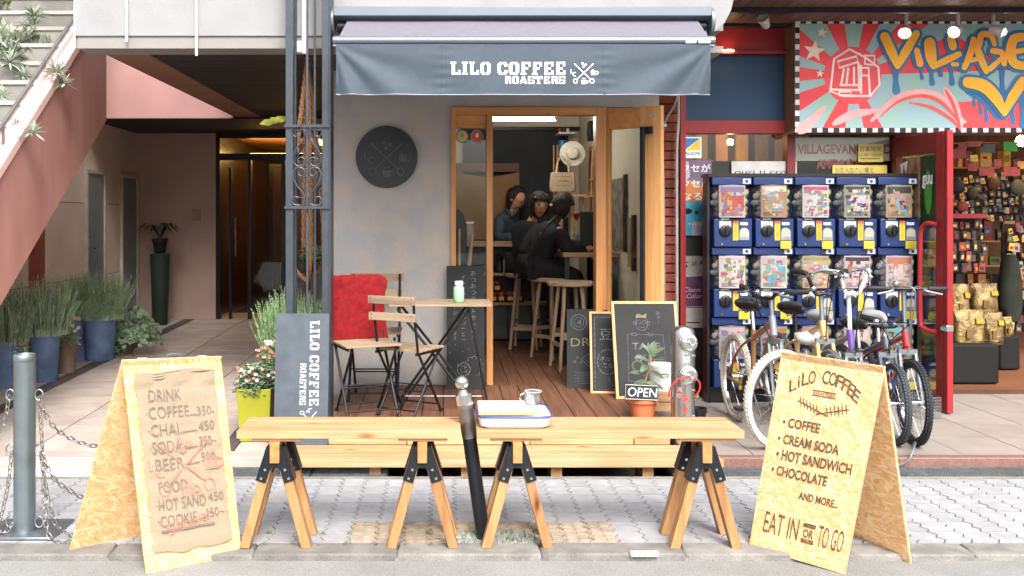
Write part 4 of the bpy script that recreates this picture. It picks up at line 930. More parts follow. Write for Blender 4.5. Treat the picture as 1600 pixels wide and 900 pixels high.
def poster_card(seed, base):
    rs = random.Random(seed); b = B(); w0, h0 = .196, .232
    def bend(x, z, o): t = x / .1; a = t * .62; return (MWd / 2 - .012 + .165 * math.sin(a), .072 + .02 - .125 * math.cos(a) - o - .002, z)
    def patch(x0, x1, z0, z1, o, mi):
        b.cur = mi; n = max(1, int((x1 - x0) / .025)); vs = [bend(x0 + (x1 - x0) * k / n, z0, o) for k in range(n + 1)] + [bend(x0 + (x1 - x0) * k / n, z1, o) for k in range(n + 1)]
        b.add(vs, [(k, k + 1, k + 2 + n, k + 1 + n) for k in range(n)])
    patch(-.098, .098, .213, .213 + h0, 0, 0)
    o = .0006; cols = rs.sample(range(1, 13), 5)
    patch(-.088, .088, .40 + rs.uniform(-.02, .02), .435, o, cols[0]); 
    if seed % 3 == 0: patch(-.06, .085, .26, .37, o, cols[1])
    for k in range(rs.randint(40, 60)):
        x = rs.uniform(-.088, .06); z = rs.uniform(.222, .40); patch(x, x + rs.uniform(.01, .04), z, z + rs.uniform(.005, .035), o + .0003 * (k + 2) / 8, rs.choice(cols))
    for k in range(5): z = .225 + k * .006; patch(-.08, rs.uniform(0, .08), z, z + .002, .0018, 4)
    return b.mesh('poster_card', [M('pbase' + base, tuple(x * .46 for x in hexc(base)), .5, 0, .06, 10)] + PM, smooth=80)
tags = B(frame((0, -.004, 0))); tags.poly(rc(.19, -.012, .268, .045), .001)
bank_x = PX(1113, 6.8); zt = PZ(276, 6.8)
rown = ['top row', 'middle row', 'bottom row']; coln = ['leftmost', 'second from the left', 'centre', 'second from the right', 'rightmost']
tagm = tags.mesh('price_tag', M('ytag', '#ab982e', .5), smooth=0); gm_used = False
for r_ in range(3):
    for c in range(5):
        loc = (bank_x + c * .3005, 6.8, zt - MH * (r_ + 1)); base, desc = BASES[r_ * 5 + c]
        lab = '%s capsule machine of the %s, %s card' % (coln[c], rown[r_], desc)
        if not gm_used: o = gm; protok = None; gm_used = True; protoc = dup(gm); o.location = loc; o['label'] = lab
        else: o = dup(protoc, loc, label=lab)
        pc = inst('poster_card', poster_card(r_ * 5 + c, base), o)
        if (r_, c) not in ((0, 0),): inst('price_tag', tagm, o, (0, 0, 0))
for o_ in list(protoc.children_recursive) + [protoc]: bpy.data.objects.remove(o_)
rk = T('machine_rack', 'black steel rack holding the capsule machines', 'rack', (2.7, 6.95, .05))
B().box(bank_x - .02, bank_x + 1.52, 6.83, 7.03, zt, zt + .025).build('rack_top', m_black, rk); B().box(bank_x - .02, bank_x - .003, 6.86, 6.98, .05, zt).build('rack_side', m_black, rk); B().box(bank_x + 1.505, bank_x + 1.522, 6.85, 7.17, .05, zt).build('rack_side', m_black, rk)
B().box(bank_x, bank_x + 1.5, 6.86, 7.17, .06, zt - 3 * MH - .004).build('rack_base', m_black, rk)
# ================================================================ BENCHES
def trestle_proto():
    t = T('trestle', 'x', 'trestle', (0, 0, 0), 'sawhorse trestles carrying the pine benches')
    y0, y1 = .045, .215    # frame centre planes
    B().box(-.02, .02, 0.0, .26, .365, .452).build('crossbeam', m_piney, t, bevel=.002)
    for yc in (y0, y1):
        for sx in (-1, 1):
            a = Vector((sx * .022, yc, .40)); e = Vector((sx * .131, yc, 0))
            d = (e - a).normalized(); px_ = Vector((1, 0, 0)) * .021; hy = Vector((0, .026, 0)); 
            B().hexa([e - px_ - hy, e + px_ - hy, e + px_ + hy, e - px_ + hy], [a - px_ - hy, a + px_ - hy, a + px_ + hy, a - px_ + hy]).build('leg', m_pinez, t, bevel=.002)
        for sy in (-1, 1):
            w_ = yc + sy * .030; b = B(frame((0, w_ if sy > 0 else w_, 0)))
            z0 = -.0015; z1 = .0015
            b.poly([(-.021, .44), (-.033, .43), (-.070, .32), (-.080, .290), (-.040, .278), (-.022, .332), (-.014, .342), (.014, .342), (.022, .332), (.040, .278), (.080, .290), (.070, .32), (.033, .43), (.021, .44), (.021, .365), (-.021, .365)], z0, z1)
            b.build('bracket', m_blk, t)
            if sy < 0:
                b = B(frame((0, w_ - .0015, 0)))
                for x, z in ((-.042, .335), (.042, .335), (-.058, .298), (.058, .298)): b.disc(x, z, .006, 0, .003, n=10)
                b.build('bolts', m_chrome, t)
        for sx in (-1, 1):
            B().bar((sx * .036, yc, .43), (sx * .081, yc, .29), .003, .059, (0, 1, 0)).build('bracket_side', m_blk, t)
    return t
tr = trestle_proto(); tr.location = (PX(431, 4.0), 3.965, 0); tr['label'] = 'trestle under the left end of the left bench, beside the burlap menu board'
for px, l in ((660, 'trestle under the right end of the left bench, left of the leaning post'), (808, 'trestle below the enamel tray, right of the leaning post'), (1102, 'trestle under the right end of the right bench, beside the printed menu board')):
    dup(tr, (PX(px, 4.0), 3.965, 0), label=l)
def bench(x0, x1, lab):
    t = T('bench', lab, 'bench', ((x0 + x1) / 2, 4.11, .452), 'pine plank benches on trestles')
    n = 3; y0, y1 = 3.975, 4.255
    for k in range(n): B().box(x0, x1, y0 + (y1 - y0) * k / n + .0004, y0 + (y1 - y0) * (k + 1) / n - .0004, .467, .5).build('board', m_pine, t, bevel=.0015)
    return t
b1 = bench(-.871, .076, 'longer-looking left pine bench plank reaching from the burlap board to the leaning post')
b2 = bench(.143, 1.273, 'right pine bench plank carrying the enamel tray and mug')
for bb_, xs in ((b1, ((-.81, -.60), (-.19, .02))), (b2, ((.20, .42), (1.0, 1.24)))):
    for a, c in xs: B().box(a, c, 3.99, 4.24, .452, .4668).build('cleat', m_pine, bb_, bevel=.001)
# enamel tray, wood edged board, glass mug
ty = T('enamel_tray', 'white enamel tray with thin blue rim on the right bench', 'tray', (.31, 4.13, .5))
def rr(cx_, cy, hx, hy, r, z, n=6):
    o = []
    for (sx, sy, a0) in ((1, 1, 0), (-1, 1, 90), (-1, -1, 180), (1, -1, 270)):
        for k in range(n + 1): a = R(a0 + 90 * k / n); o.append((cx_ + sx * (hx - r) + r * math.cos(a), cy + sy * (hy - r) + r * math.sin(a), z))
    return o
def loft(b, rings, cap0=True, cap1=True):
    n = len(rings[0]); vs = [p for r_ in rings for p in r_]; fs = [(i * n + k, i * n + (k + 1) % n, (i + 1) * n + (k + 1) % n, (i + 1) * n + k) for i in range(len(rings) - 1) for k in range(n)]
    if cap0: fs.append(tuple(range(n))[::-1])
    if cap1: fs.append(tuple((len(rings) - 1) * n + k for k in range(n)))
    b.add(vs, fs); return b
m_en = M('enamel', '#dcdcda', .18, 0, .03, 5, coat=.4); m_enb = M('enamel_blue', '#3e4a8c', .2, 0, .05)
loft(B(), [rr(.307, 4.135, .135, .115, .03, .501), rr(.307, 4.135, .148, .128, .035, .512), rr(.307, 4.135, .158, .138, .04, .552), rr(.307, 4.135, .150, .130, .035, .550), rr(.307, 4.135, .135, .115, .03, .512)]).build('tray_body', m_en, ty)
B().tube(rr(.307, 4.135, .160, .140, .042, .553), .0045, 8, closed=True).build('tray_rim', m_enb, ty)
bd = T('clipboard', 'white sheet on pale wooden board lying across the tray', 'menu board', (.28, 4.12, .558))
B().box(.152, .412, 4.005, 4.24, .5585, .5735).build('wood_board', wood('birch', '#c99c66', '#dcb584', 'x'), bd, bevel=.003)
B().box(.156, .408, 4.012, 4.235, .574, .577).build('paper', M('paper', '#e4e3df', .6, 0, .02), bd)
mg = T('glass_mug', 'clear glass mug standing on the tray', 'mug', (PX(833, 4.15), 4.15, .5776))
gx = PX(833, 4.15); z0 = .5776
B().lathe([(.030, z0), (.035, z0 + .004), (.037, z0 + .058), (.034, z0 + .058), (.032, z0 + .010), (0, z0 + .008)], (gx, 4.15, 0), 24).build('glass', glass('mug_glass', (.86, .9, .92), .25), mg, smooth=60)
B().tube(path([(gx - .034, 4.15, z0 + .05), (gx - .055, 4.145, z0 + .042), (gx - .056, 4.145, z0 + .022), (gx - .034, 4.15, z0 + .012)]), .0045, 8).build('handle', glass('mug_glass'), mg)
B().tube([(gx + .036 * math.cos(R(a)), 4.15 + .036 * math.sin(R(a)), z0 + .058) for a in range(0, 360, 15)], .0022, 6, closed=True).build('lip', m_en, mg)

# ================================================================ LEANING POST, BOLLARD, CHAINS
lp = T('leaning_post', 'black leaning post with silver ball top between the two benches', 'bollard', (PX(757, 4.12), 4.12, 0))
pb = Vector((PX(756, 4.12), 4.12, -.01)); pt = Vector((PX(723, 4.12), 4.12, PZ(608, 4.12))); dp = (pt - pb)
def along(t): return pb + dp * t
B().cyl(along(0), along(.68), .031, 20).build('shaft', M('post_black', '#24262a', .3, .5, .1, 12), lp)
B().cyl(along(.68), along(.93), .0335, 20).build('upper_sleeve', M('worn_steel', '#8d8986', .3, .9, .3, 14), lp)
B().cyl(along(.90), along(.965), .0365, 20).build('collar', m_steel, lp)
B().cyl(along(.965), along(1.0), .034, 20, .014).build('neck', m_steel, lp)
c = along(1.045); B().ell(c, .031, .031, .031, 20, 14).build('ball', m_steel, lp, smooth=80)
bo = T('steel_bollard', 'grey steel bollard with chain rings on a square base plate', 'bollard', (PX(38.5, 4.18), 4.18, 0))
bx = PX(38.5, 4.18)
B().box(bx - .16, bx + .16, 4.08, 4.34, .001, .014).build('base_plate', m_galv, bo, bevel=.003)
zt_ = PZ(553, 4.18)
B().lathe([(.046, .014), (.046, zt_ - .03)], (bx, 4.18, 0), 28).build('shaft', M('bollard_steel', '#7a868a', .35, .7, .12, 10), bo)
B().lathe([(.0465, zt_ - .032), (.0475, zt_ - .03), (.0475, zt_ - .008), (.044, zt_), (.036, zt_), (.034, zt_ - .006), (0, zt_ - .006)], (bx, 4.18, 0), 28).build('cap', m_galv, bo)
for zz in (PZ(617, 4.18), PZ(702, 4.18), PZ(815, 4.18)):
    for sx in (-1, 1):
        B().tube([(bx + sx * (.046 + .018 + .018 * math.cos(R(a))), 4.18, zz + .024 * math.sin(R(a))) for a in range(0, 360, 20)], .004, 8, closed=True).build('ring', m_galv, bo)
lk = B(); lkp = [(.008 * math.cos(R(a)) , 0, .0075 * math.sin(R(a)) + (.009 if 0 < a < 180 else -.009)) for a in range(0, 360, 24)]
lk.tube([(x, y, z) for x, y, z in lkp], .0024, 6, closed=True); m_link = M('chain_steel', '#a9a6a4', .25, .9, .1); lkm = lk.mesh('link', m_link)
def chain(a, e, sag, label, mid=None):
    t = T('chain', label, 'chain', tuple(a)); a = Vector(a); e = Vector(e)
    c = mid or [a, a.lerp(e, .25) + Vector((0, 0, -sag * .75)), a.lerp(e, .5) + Vector((0, 0, -sag)), a.lerp(e, .75) + Vector((0, 0, -sag * .75)), e]
    pp = path(c, 30); L = 0; nxt = 0; k = 0
    for i in range(len(pp) - 1):
        s_ = (pp[i + 1] - pp[i]).length
        while nxt <= L + s_:
            p = pp[i].lerp(pp[i + 1], (nxt - L) / s_); q_ = (pp[i + 1] - pp[i]).to_track_quat('Z', 'Y').to_matrix().to_4x4()
            inst('link', lkm, t, mtx=Matrix.Translation(p - a) @ q_ @ Matrix.Rotation(R(90 * (k % 2) + 20), 4, 'Z')); k += 1; nxt += .0265
        L += s_
    return t
bp_ = lambda px, py, D=4.15: (PX(px, D), D, PZ(py, D))
chain(bp_(62, 630), bp_(196, 700, 4.35), .0, 'upper chain swinging from the bollard to behind the burlap menu board', [Vector(bp_(62, 628)), Vector(bp_(80, 662, 4.2)), Vector(bp_(108, 684, 4.25)), Vector(bp_(150, 697, 4.3)), Vector(bp_(200, 690, 4.4))])
chain(bp_(64, 715), bp_(170, 790, 4.3), 0, 'middle chain running from the bollard ring to behind the menu board', [Vector(bp_(66, 712)), Vector(bp_(82, 745, 4.2)), Vector(bp_(105, 764, 4.25)), Vector(bp_(135, 778, 4.3)), Vector(bp_(180, 770, 4.35))])
chain(bp_(60, 620), bp_(110, 838), 0, 'long chain hanging straight down the right side of the bollard', [Vector(bp_(62, 628, 4.1)), Vector(bp_(66, 700, 4.1)), Vector(bp_(69, 780, 4.1)), Vector(bp_(76, 835, 4.08)), Vector(bp_(98, 848, 4.05)), Vector(bp_(118, 840, 4.1))])
chain(bp_(64, 712), bp_(112, 836), 0, 'short loose chain hanging from the lower ring beside the long chain', [Vector(bp_(64, 712, 4.08)), Vector(bp_(74, 770, 4.08)), Vector(bp_(88, 820, 4.08)), Vector(bp_(115, 838, 4.12))])
chain(bp_(22, 622), bp_(-12, 700), 0, 'chain hanging from the upper left ring out of the picture', [Vector(bp_(14, 622, 4.15)), Vector(bp_(6, 660)), Vector(bp_(-16, 700))])
chain(bp_(16, 708), bp_(0, 812), 0, 'chain hanging from the middle left ring of the bollard', [Vector(bp_(18, 710, 4.15)), Vector(bp_(12, 760)), Vector(bp_(2, 805)), Vector(bp_(-10, 830))])
chain(bp_(18, 815), bp_(-10, 830), 0, 'short chain at the foot of the bollard on its left', [Vector(bp_(18, 820, 4.12)), Vector(bp_(6, 832, 4.12)), Vector(bp_(-12, 828, 4.12))])

# ================================================================ A-BOARDS
def aboard(name_lab, TL, TR, BL, BR, kBL, kBR, th=.012):
    t = T('menu_board', name_lab, 'sandwich board', tuple((BL + BR) / 2)); t.location.z = min(BL.z, BR.z)
    m = osb('osb')
    def panel(nm, a, b_, c, d, m_):        # a TL, b TR, c BL, d BR, thickness inward (away from n)
        fm_ = frame(c, d - c, a - c); inv = fm_.inverted(); nrm = Vector((fm_[0][2], fm_[1][2], fm_[2][2]))
        B().hexa([c, d, b_, a], [p - nrm * th for p in (c, d, b_, a)]).build(nm, m_, t, bevel=.001); return fm_, nrm
    f1, n1 = panel('front_panel', TL, TR, BL, BR, m)
    f2, n2 = panel('back_panel', TR, TL, kBR, kBL, m)
    for u in (.2, .8):
        p = TL.lerp(TR, u); d = (TR - TL).normalized(); B().cyl(p - d * .02 + Vector((0, 0, .002)), p + d * .02 + Vector((0, 0, .002)), .004, 8).build('hinge', m_galv, t)
    p = TL.lerp(TR, .52); d = (TR - TL).normalized()
    B().tube(path([p - d * .028, p - d * .024 + Vector((0, 0, .014)), p + d * .024 + Vector((0, 0, .014)), p + d * .028], 4), .003, 6).build('carry_loop', m_galv, t)
    return t, f1, n1
# left board
LBL = Vector((PX(228, 3.78), 3.78, -.03)); LBR = Vector((PX(378, 3.99), 3.99, -.028))
LTL = Vector((PX(190, 3.88), 3.88, PZ(562, 3.88))); LTR = Vector((PX(345, 4.07), 4.07, PZ(556, 4.07)))
LKL = Vector((PX(107, 3.985), 3.985, -.012)); LKR = Vector((PX(225, 4.17), 4.17, .001))
t1, f1, n1 = aboard('chipboard sandwich board with burlap cloth menu of drink and food prices', LTL, LTR, LBL, LBR, LKL, LKR)
W1 = (LBR - LBL).length; H1 = (LTL - LBL).length
# cloth in board coordinates: shear so that left edge follows BL->TL
def bw_(u, v, o):   # u 0..1, v 0..1 (bilinear) + offset along normal
    return LBL.lerp(LBR, u).lerp(LTL.lerp(LTR, u), v) + n1 * o
m_bur = M('burlap', '#968671', .95, 0, .05, 160, .5, 500, sheen=.2)
b = B(); nu, nv = 30, 50; vs = []
for j in range(nv + 1):
    for i in range(nu + 1):
        u = .10 + .80 * i / nu; v = .085 + .84 * j / nv; e = min(i, nu - i) / nu
        u += .008 * math.sin(j * .5) * (1 - 4 * e if e < .25 else 0); v += .006 * math.sin(i * .45) - (.02 * math.sin(math.pi * i / nu) if j == 0 else 0)*.5
        o = .004 + .003 * math.sin(i * .7 + j * .23) + .002 * math.sin(j * .9) + (.006 * math.sin(i * .5) + .006 if j > nv - 4 else 0)
        vs.append(bw_(u, v, max(.0015, o) + .007))
b.add(vs, [(j * (nu + 1) + i, j * (nu + 1) + i + 1, (j + 1) * (nu + 1) + i + 1, (j + 1) * (nu + 1) + i) for j in range(nv) for i in range(nu)])
cloth = b.build('burlap_cloth', m_bur, t1, smooth=80)
b = B()
for k in range(3): b.tube(path([bw_(.12 + .0 * k, .915 + k * .006, .008), bw_(.3, .90 + k * .012, .014), bw_(.5, .915 + .01 * k, .012), bw_(.7, .93 + .006 * k, .012), bw_(.92, .93, .008)]), .004, 6)
b.build('rolled_hem', m_bur, cloth)
b = B()
for k in range(160):
    v = U(.09, .92); s_ = random.choice((.10, .90)); b.tube([bw_(s_, v, .004), bw_(s_ + (-.022 if s_ < .5 else .02) * rnd(), v + U(-.004, .004), .003)], .0007, 3)
b.build('frayed_edge', m_bur, cloth, smooth=0)
def mapper(bb_, f):
    bb_.v = [f(p) for p in bb_.v]; return bb_
LHt = H1
def tb(items, name, m, o, par, bwf, bold=0, rot=0):
    b = B()
    for it in items:
        s_, u, v, size, wd = it[:5]; text(b, s_, u, v, size, (it[5] if len(it) > 5 else 0), wd=wd, bold=bold, rot=rot)
    mapper(b, lambda p: bwf((.12 + (p.x - .12) * .9) if par is cloth else p.x, (.2 + (p.y - .15) * .87) if par is cloth else p.y, o + p.z)); return b.build(name, m, par, smooth=0)
m_bi = M('burlap_ink', '#665a50', .9, 0, 0, 220, col2='#8a7766', lo=.45, hi=.68)
tb([('DRINK', .22, .83, .095, .36, .0012), ('·COFFEE', .17, .735, .095, .48, 0), ('350-', .74, .735, .075, .2), ('·CHAI', .17, .64, .095, .34, 0), ('450', .74, .65, .075, .18), ('·SODA', .17, .545, .095, .36), ('350~', .73, .565, .075, .2),
    ('·BEER', .17, .45, .095, .36), ('500-', .73, .475, .075, .2), ('FOOD', .22, .33, .09, .32), ('·HOT SAND', .17, .235, .09, .56), ('450', .76, .25, .07, .18), ('·COOKIE', .17, .15, .085, .44), ('150~', .73, .165, .07, .2)], 'menu_text', m_bi, .0175, cloth, bw_, bold=-.004)
b = B()
for (u0, v0, u1, v1, wd) in ((.66, .742, .735, .745, .006), (.53, .65, .72, .655, .006), (.55, .56, .71, .565, .006), (.55, .47, .71, .475, .006), (.63, .16, .72, .17, .006), (.2, .125, .8, .128, .012)): b.stroke([(u0, v0), (u1, v1)], wd)
mapper(b, lambda p: bw_(.12 + (p.x - .12) * .9, .2 + (p.y - .15) * .87, .0175 + p.z)); b.build('ruled_lines', m_bi, cloth, smooth=0)
m_ri = M('burlap_red', '#b5655a', .9, 0, 0, 160, col2='#a58672', lo=.42, hi=.66)
b = B(); hh = H1 / W1
def eb(p): return bw_(p.x, .5 + (p.y - .5) / hh, .0165 + p.z)
b2_ = B(); emblem(b2_, .5, .44, .62, z=0, lw=.024); mapper(b2_, eb); b2_.build('red_emblem', m_ri, cloth, smooth=0)
tb([('Discover', .28, .10, .09, .5)], 'red_script', m_ri, .0172, cloth, bw_, rot=.12)
# right board
RBL = Vector((PX(1170, 4.04), 4.04, -.008)); RBR = Vector((PX(1320, 3.775), 3.775, -.03))
RTL = Vector((PX(1222, 4.12), 4.12, PZ(549, 4.12))); RTR = Vector((PX(1383, 3.85), 3.85, PZ(572, 3.85)))
RKL = Vector((PX(1333, 4.17), 4.17, .001)); RKR = Vector((PX(1425, 3.90), 3.90, -.03))
t2, f2, n2 = aboard('chipboard sandwich board with dark printed cafe menu and eat in or to go', RTL, RTR, RBL, RBR, RKL, RKR)
def bw2(u, v, o): return RBL.lerp(RBR, u).lerp(RTL.lerp(RTR, u), v) + n2 * o
m_pi = M('print_ink', '#4a3a2a', .85, 0, 0, 170, col2='#a8814f', lo=.5, hi=.74)
b = B(); s_ = 'LiLO COFFEE'
for i, ch in enumerate(s_):
    a = R(42 - 84 * i / (len(s_) - 1)); 
    if ch == ' ': continue
    u = .48 - .46 * math.sin(a) * .98; v = .855 + .115 * (math.cos(a) - 1) * 2.0 + .045
    text(b, ch, u, v - .03, .06 + .035 * math.cos(a), 0, wd=.072 if ch not in 'iI' else .022, anchor='c', rot=a * .45, bold=.012)
mapper(b, lambda p: bw2(p.x, p.y, .0012 + p.z)); b.build('arched_text', m_pi, t2, smooth=0)
b = B(); b.stroke([(.37, .805), (.61, .805), (.61, .83), (.37, .83), (.37, .805)], .005, 0); text(b, 'ROASTERS', .385, .809, .022, .0003, wd=.21, bold=.01)
for sg in (-1, 1):
    b.stroke([(.5 - sg * .05, .715), (.5 + sg * .25, .765)], .006, .0004)
    for k in range(6):
        x = .5 + sg * (.05 + .035 * k); y = .732 + .006 * k
        b.stroke([(x - .012, y + .022), (x + .012, y - .018)], .008, .0006 + k * .00005)
mapper(b, lambda p: bw2(p.x, p.y, .0012 + p.z)); b.build('leaf_ornament', m_pi, t2, smooth=0)
tb([('• COFFEE', .13, .625, .066, .38), ('• CREAM SODA', .11, .54, .066, .62), ('• HOT SANDWICH', .12, .46, .07, .76), ('• CHOCOLATE', .10, .38, .066, .57), ('AND MORE...', .42, .29, .05, .40)], 'menu_text', m_pi, .0012, t2, bw2, bold=.03)
tb([('EAT IN', .12, .09, .15, .36, .0003), ('TO GO', .68, .09, .15, .25, .0003)], 'slogan_text', m_pi, .0012, t2, bw2, bold=.0)
b = B(); b.poly(rc(.52, .165, .645, .185), .0002); b.poly(rc(.52, .09, .645, .11), .0002); text(b, 'OR', .53, .117, .055, .0002, wd=.105, bold=.03); mapper(b, lambda p: bw2(p.x, p.y, .0012 + p.z)); b.build('or_block', m_pi, t2, smooth=0)
# ---- tall slate sign leaning on the column
sg = T('leaning_sign', 'blue grey upright sign with white sideways cafe name leaning on the column', 'sign', (PX(470, 5.5), 5.5, .05))
sa = Vector((PX(427, 5.42), 5.42, .05)); sb_ = Vector((PX(512, 5.42), 5.42, .05)); sh_ = PZ(490, 5.5) - .05
fm_ = frame(sa, sb_ - sa, (0, .08, sh_)); SW = (sb_ - sa).length; SHh = math.hypot(.08, sh_)
B(fm_).add([(0, 0, -.02), (SW, 0, -.02), (SW, SHh, -.02), (0, SHh, -.02), (0, 0, 0), (SW, 0, 0), (SW, SHh, 0), (0, SHh, 0)], [(0, 3, 2, 1), (4, 5, 6, 7), (0, 1, 5, 4), (1, 2, 6, 5), (2, 3, 7, 6), (3, 0, 4, 7)]).build('sign_board', M('slate_sign', '#434b54', .6, 0, .07, 12, col2='#4b535c'), sg, bevel=.002)
# rotated lettering: reading downwards
fr2 = fm_ @ Matrix.Translation((0, 0, 0)) @ Matrix(((0, 1, 0, 0), (-1, 0, 0, SHh), (0, 0, 1, 0), (0, 0, 0, 1)))
b = B(fr2); kk = 5.45 / F
stencil(b, 'LILO COFFEE', 11 * kk, SW - 30 * kk + .0, 15 * kk, 132 * kk); stencil(b, 'ROASTERS', 77 * kk, SW - 45 * kk, 10 * kk, 65 * kk); emblem(b, 165 * kk, SW - 30 * kk, .11, lw=.05)
b.build('lettering', m_chw, sg, smooth=0)

# ================================================================ CHALKBOARDS
def chalkb(label, BLp, TLp, wd, fw=0, right=(1, 0, 0), m_frame=None, th=.015, nm='chalkboard'):
    t = T(nm, label, 'chalkboard', tuple(BLp)); fm_ = frame(BLp, right, Vector(TLp) - Vector(BLp)); h = (Vector(TLp) - Vector(BLp)).length
    def fb(n, x0, x1, y0, y1, z0, z1, m): return B(fm_).add([(x0, y0, z0), (x1, y0, z0), (x1, y1, z0), (x0, y1, z0), (x0, y0, z1), (x1, y0, z1), (x1, y1, z1), (x0, y1, z1)], [(0, 3, 2, 1), (4, 5, 6, 7), (0, 1, 5, 4), (1, 2, 6, 5), (2, 3, 7, 6), (3, 0, 4, 7)]).build(n, m, t)
    fb('slate', fw * .5, wd - fw * .5, fw * .5, h - fw * .5, -th, 0, m_chalk)
    if fw:
        for n, a in (('frame_bar', (0, fw, 0, h)), ('frame_bar', (wd - fw, wd, 0, h)), ('frame_bar', (fw, wd - fw, h - fw, h)), ('frame_bar', (fw, wd - fw, 0, fw))): fb(n, *a, -th - .003, .006, m_frame or m_doorl)
    return t, fm_, h
tc1, g1, h1 = chalkb('tall narrow black chalkboard with vertical Japanese writing behind the bistro table', Vector((PX(698, 6.6), 6.6, FZ)), Vector((PX(698, 6.72), 6.74, 1.055)), .266)
b = B(g1)
vtext(b, 'あつあつホットサンドと', .19, .80, .043, .0015); vtext(b, 'チャイオリジナルコーヒー', .12, .77, .038, .0015); vtext(b, 'いかがですか。あります。', .06, .70, .034, .0015)
b.ring(.12, .14, .045, .005, .0015); b.ring(.12, .14, .022, .004, .0016)
for k in range(9): a = R(k * 36 - 60); b.ring(.19 + .05 * math.cos(a), .16 + .055 * math.sin(a), .016, .003, .0017 + k * .00003, n=10, a0=math.degrees(a) - 90, a1=math.degrees(a) + 90)
for k in range(8): b.disc(U(.02, .24), U(.1, .3), .004, .0018)
b.build('chalk_drawing', m_chd, tc1, smooth=0)
tc2, g2, h2 = chalkb('frameless black chalkboard with yellow DRIPP lettering, leftmost of the three leaning boards', Vector((PX(886, 6.66), 6.66, FZ)), Vector((PX(891, 6.8), 6.8, PZ(483, 6.8))), .30, right=(1, -.12, 0))
b = B(g2); text(b, 'DRIPP', .03, h2 * .52, .085, .0015, wd=.27, bold=.0, rot=.06); b.build('yellow_chalk', M('chalk_yellow', '#5a5840', .9, 0, 0, 160, col2='#8c8658', lo=.4, hi=.6), tc2, smooth=0)
b = B(g2); b.ring(.085, h2 * .83, .055, .003, .0015); b.ring(.085, h2 * .83, .035, .002, .0016)
for k in range(6): b.stroke([(.07 + .005 * k, h2 * .82 + .005 * k), (.10, h2 * .83 + .004 * (k - 3))], .002, .0017 + k * .00002)
b.stroke([(.10, h2 * .36), (.18, h2 * .47), (.27, h2 * .32), (.19, h2 * .22), (.10, h2 * .36)], .003, .0015)
for k in range(4): b.stroke([(.13 + k * .022, h2 * .36 + .012 * k), (.19 + k * .012, h2 * .27 + .02 * k)], .002, .0016 + k * .00002)
for x, y in ((.055, .33), (.075, .38), (.1, .32)): b.ring(x, h2 * y, .008, .002, .0016, n=10)
for k in range(8): b.stroke([(.05 + .02 * (k % 2), h2 * (.2 - .02 * k)), (.16 + .03 * (k % 3), h2 * (.2 - .02 * k))], .0015, .0016, cap=False)
b.build('chalk_drawing', M('chalk_dim', '#6a6c72', .9), tc2, smooth=0)
tc3, g3, h3 = chalkb('wood framed chalkboard with circled Japanese words, middle of the three leaning boards', Vector((PX(923, 6.46), 6.46, FZ)), Vector((PX(937, 6.62), 6.62, PZ(488, 6.62))), .30, .014, right=(1, -.1, 0))
b = B(g3); text(b, '豆', .07, h3 * .66, .09, .0015); text(b, '販', .15, h3 * .60, .05, .0015); text(b, '売', .15, h3 * .52, .05, .0015)
b.ring(.12, h3 * .38, .07, .004, .0015, ry=.085); text(b, 'ネット', .065, h3 * .39, .042, .0018); text(b, 'でも', .08, h3 * .31, .042, .0018)
b.stroke([(.12, h3 * .2), (.14, h3 * .1), (.2, h3 * .1)], .003, .0016); b.stroke([(.035, h3 * .93), (.03, h3 * .05), (.28, h3 * .05)], .003, .0015); b.stroke([(.035, h3 * .93), (.28, h3 * .93)], .003, .0016)
b.build('chalk_drawing', m_chd, tc3, smooth=0)
tc4, g4, h4 = chalkb('largest wood framed chalkboard with drawn face holding a take out sign, rightmost of three', Vector((PX(963, 6.25), 6.25, FZ)), Vector((PX(973, 6.45), 6.45, PZ(472, 6.45))), .445, .018)
b = B(g4); cx_, cy_ = .20, h4 * .77
b.ring(cx_, cy_, .042, .003, .0015, ry=.05); b.ring(cx_ - .045, cy_, .012, .003, .0016, n=12); b.ring(cx_ + .045, cy_, .012, .003, .0016, n=12)
for sx in (-1, 1): b.ring(cx_ + sx * .018, cy_ + .008, .013, .0025, .0017, n=14)
b.stroke([(cx_ - .02, cy_ - .024), (cx_, cy_ - .03), (cx_ + .02, cy_ - .024)], .003, .0018); b.stroke([(cx_, cy_ + .002), (cx_ + .003, cy_ - .012)], .002, .0018)
b.stroke([(.09, h4 * .18), (.10, h4 * .66), (.34, h4 * .65), (.35, h4 * .16), (.09, h4 * .18)], .003, .0015)
for sx in (-1, 1): b.ring(cx_ + sx * .055, h4 * .655, .018, .003, .0019, n=12, ry=.01)
text(b, 'TAKE', .125, h4 * .50, .065, .002, wd=.19, bold=.02); text(b, 'OUT', .14, h4 * .38, .065, .002, wd=.15, bold=.02); b.build('chalk_drawing', M('chalk_lilac', '#4a4450', .9, 0, 0, 150, col2='#7a6c82', lo=.4, hi=.62), tc4, smooth=0)
b = B(g4); 
for k in range(9): b.stroke([(cx_ - .035 + .008 * k, cy_ + .04), (cx_ - .03 + .008 * k, cy_ + .058 + .006 * math.sin(k))], .006, .002 + .00003 * k)
b.build('chalk_hair', M('chalk_sand', '#7c7058', .9), tc4, smooth=0)
b = B(g4); b.ring(.155, h4 * .33, .035, .012, .0026, n=20); b.build('chalk_ring', M('chalk_olive', '#50553f', .9), tc4, smooth=0)
b = B(g4); vtext(b, 'ほう!', .315, h4 * .86, .03, .002); b.build('chalk_note', M('chalk_lilac', '#8a7a94'), tc4, smooth=0)
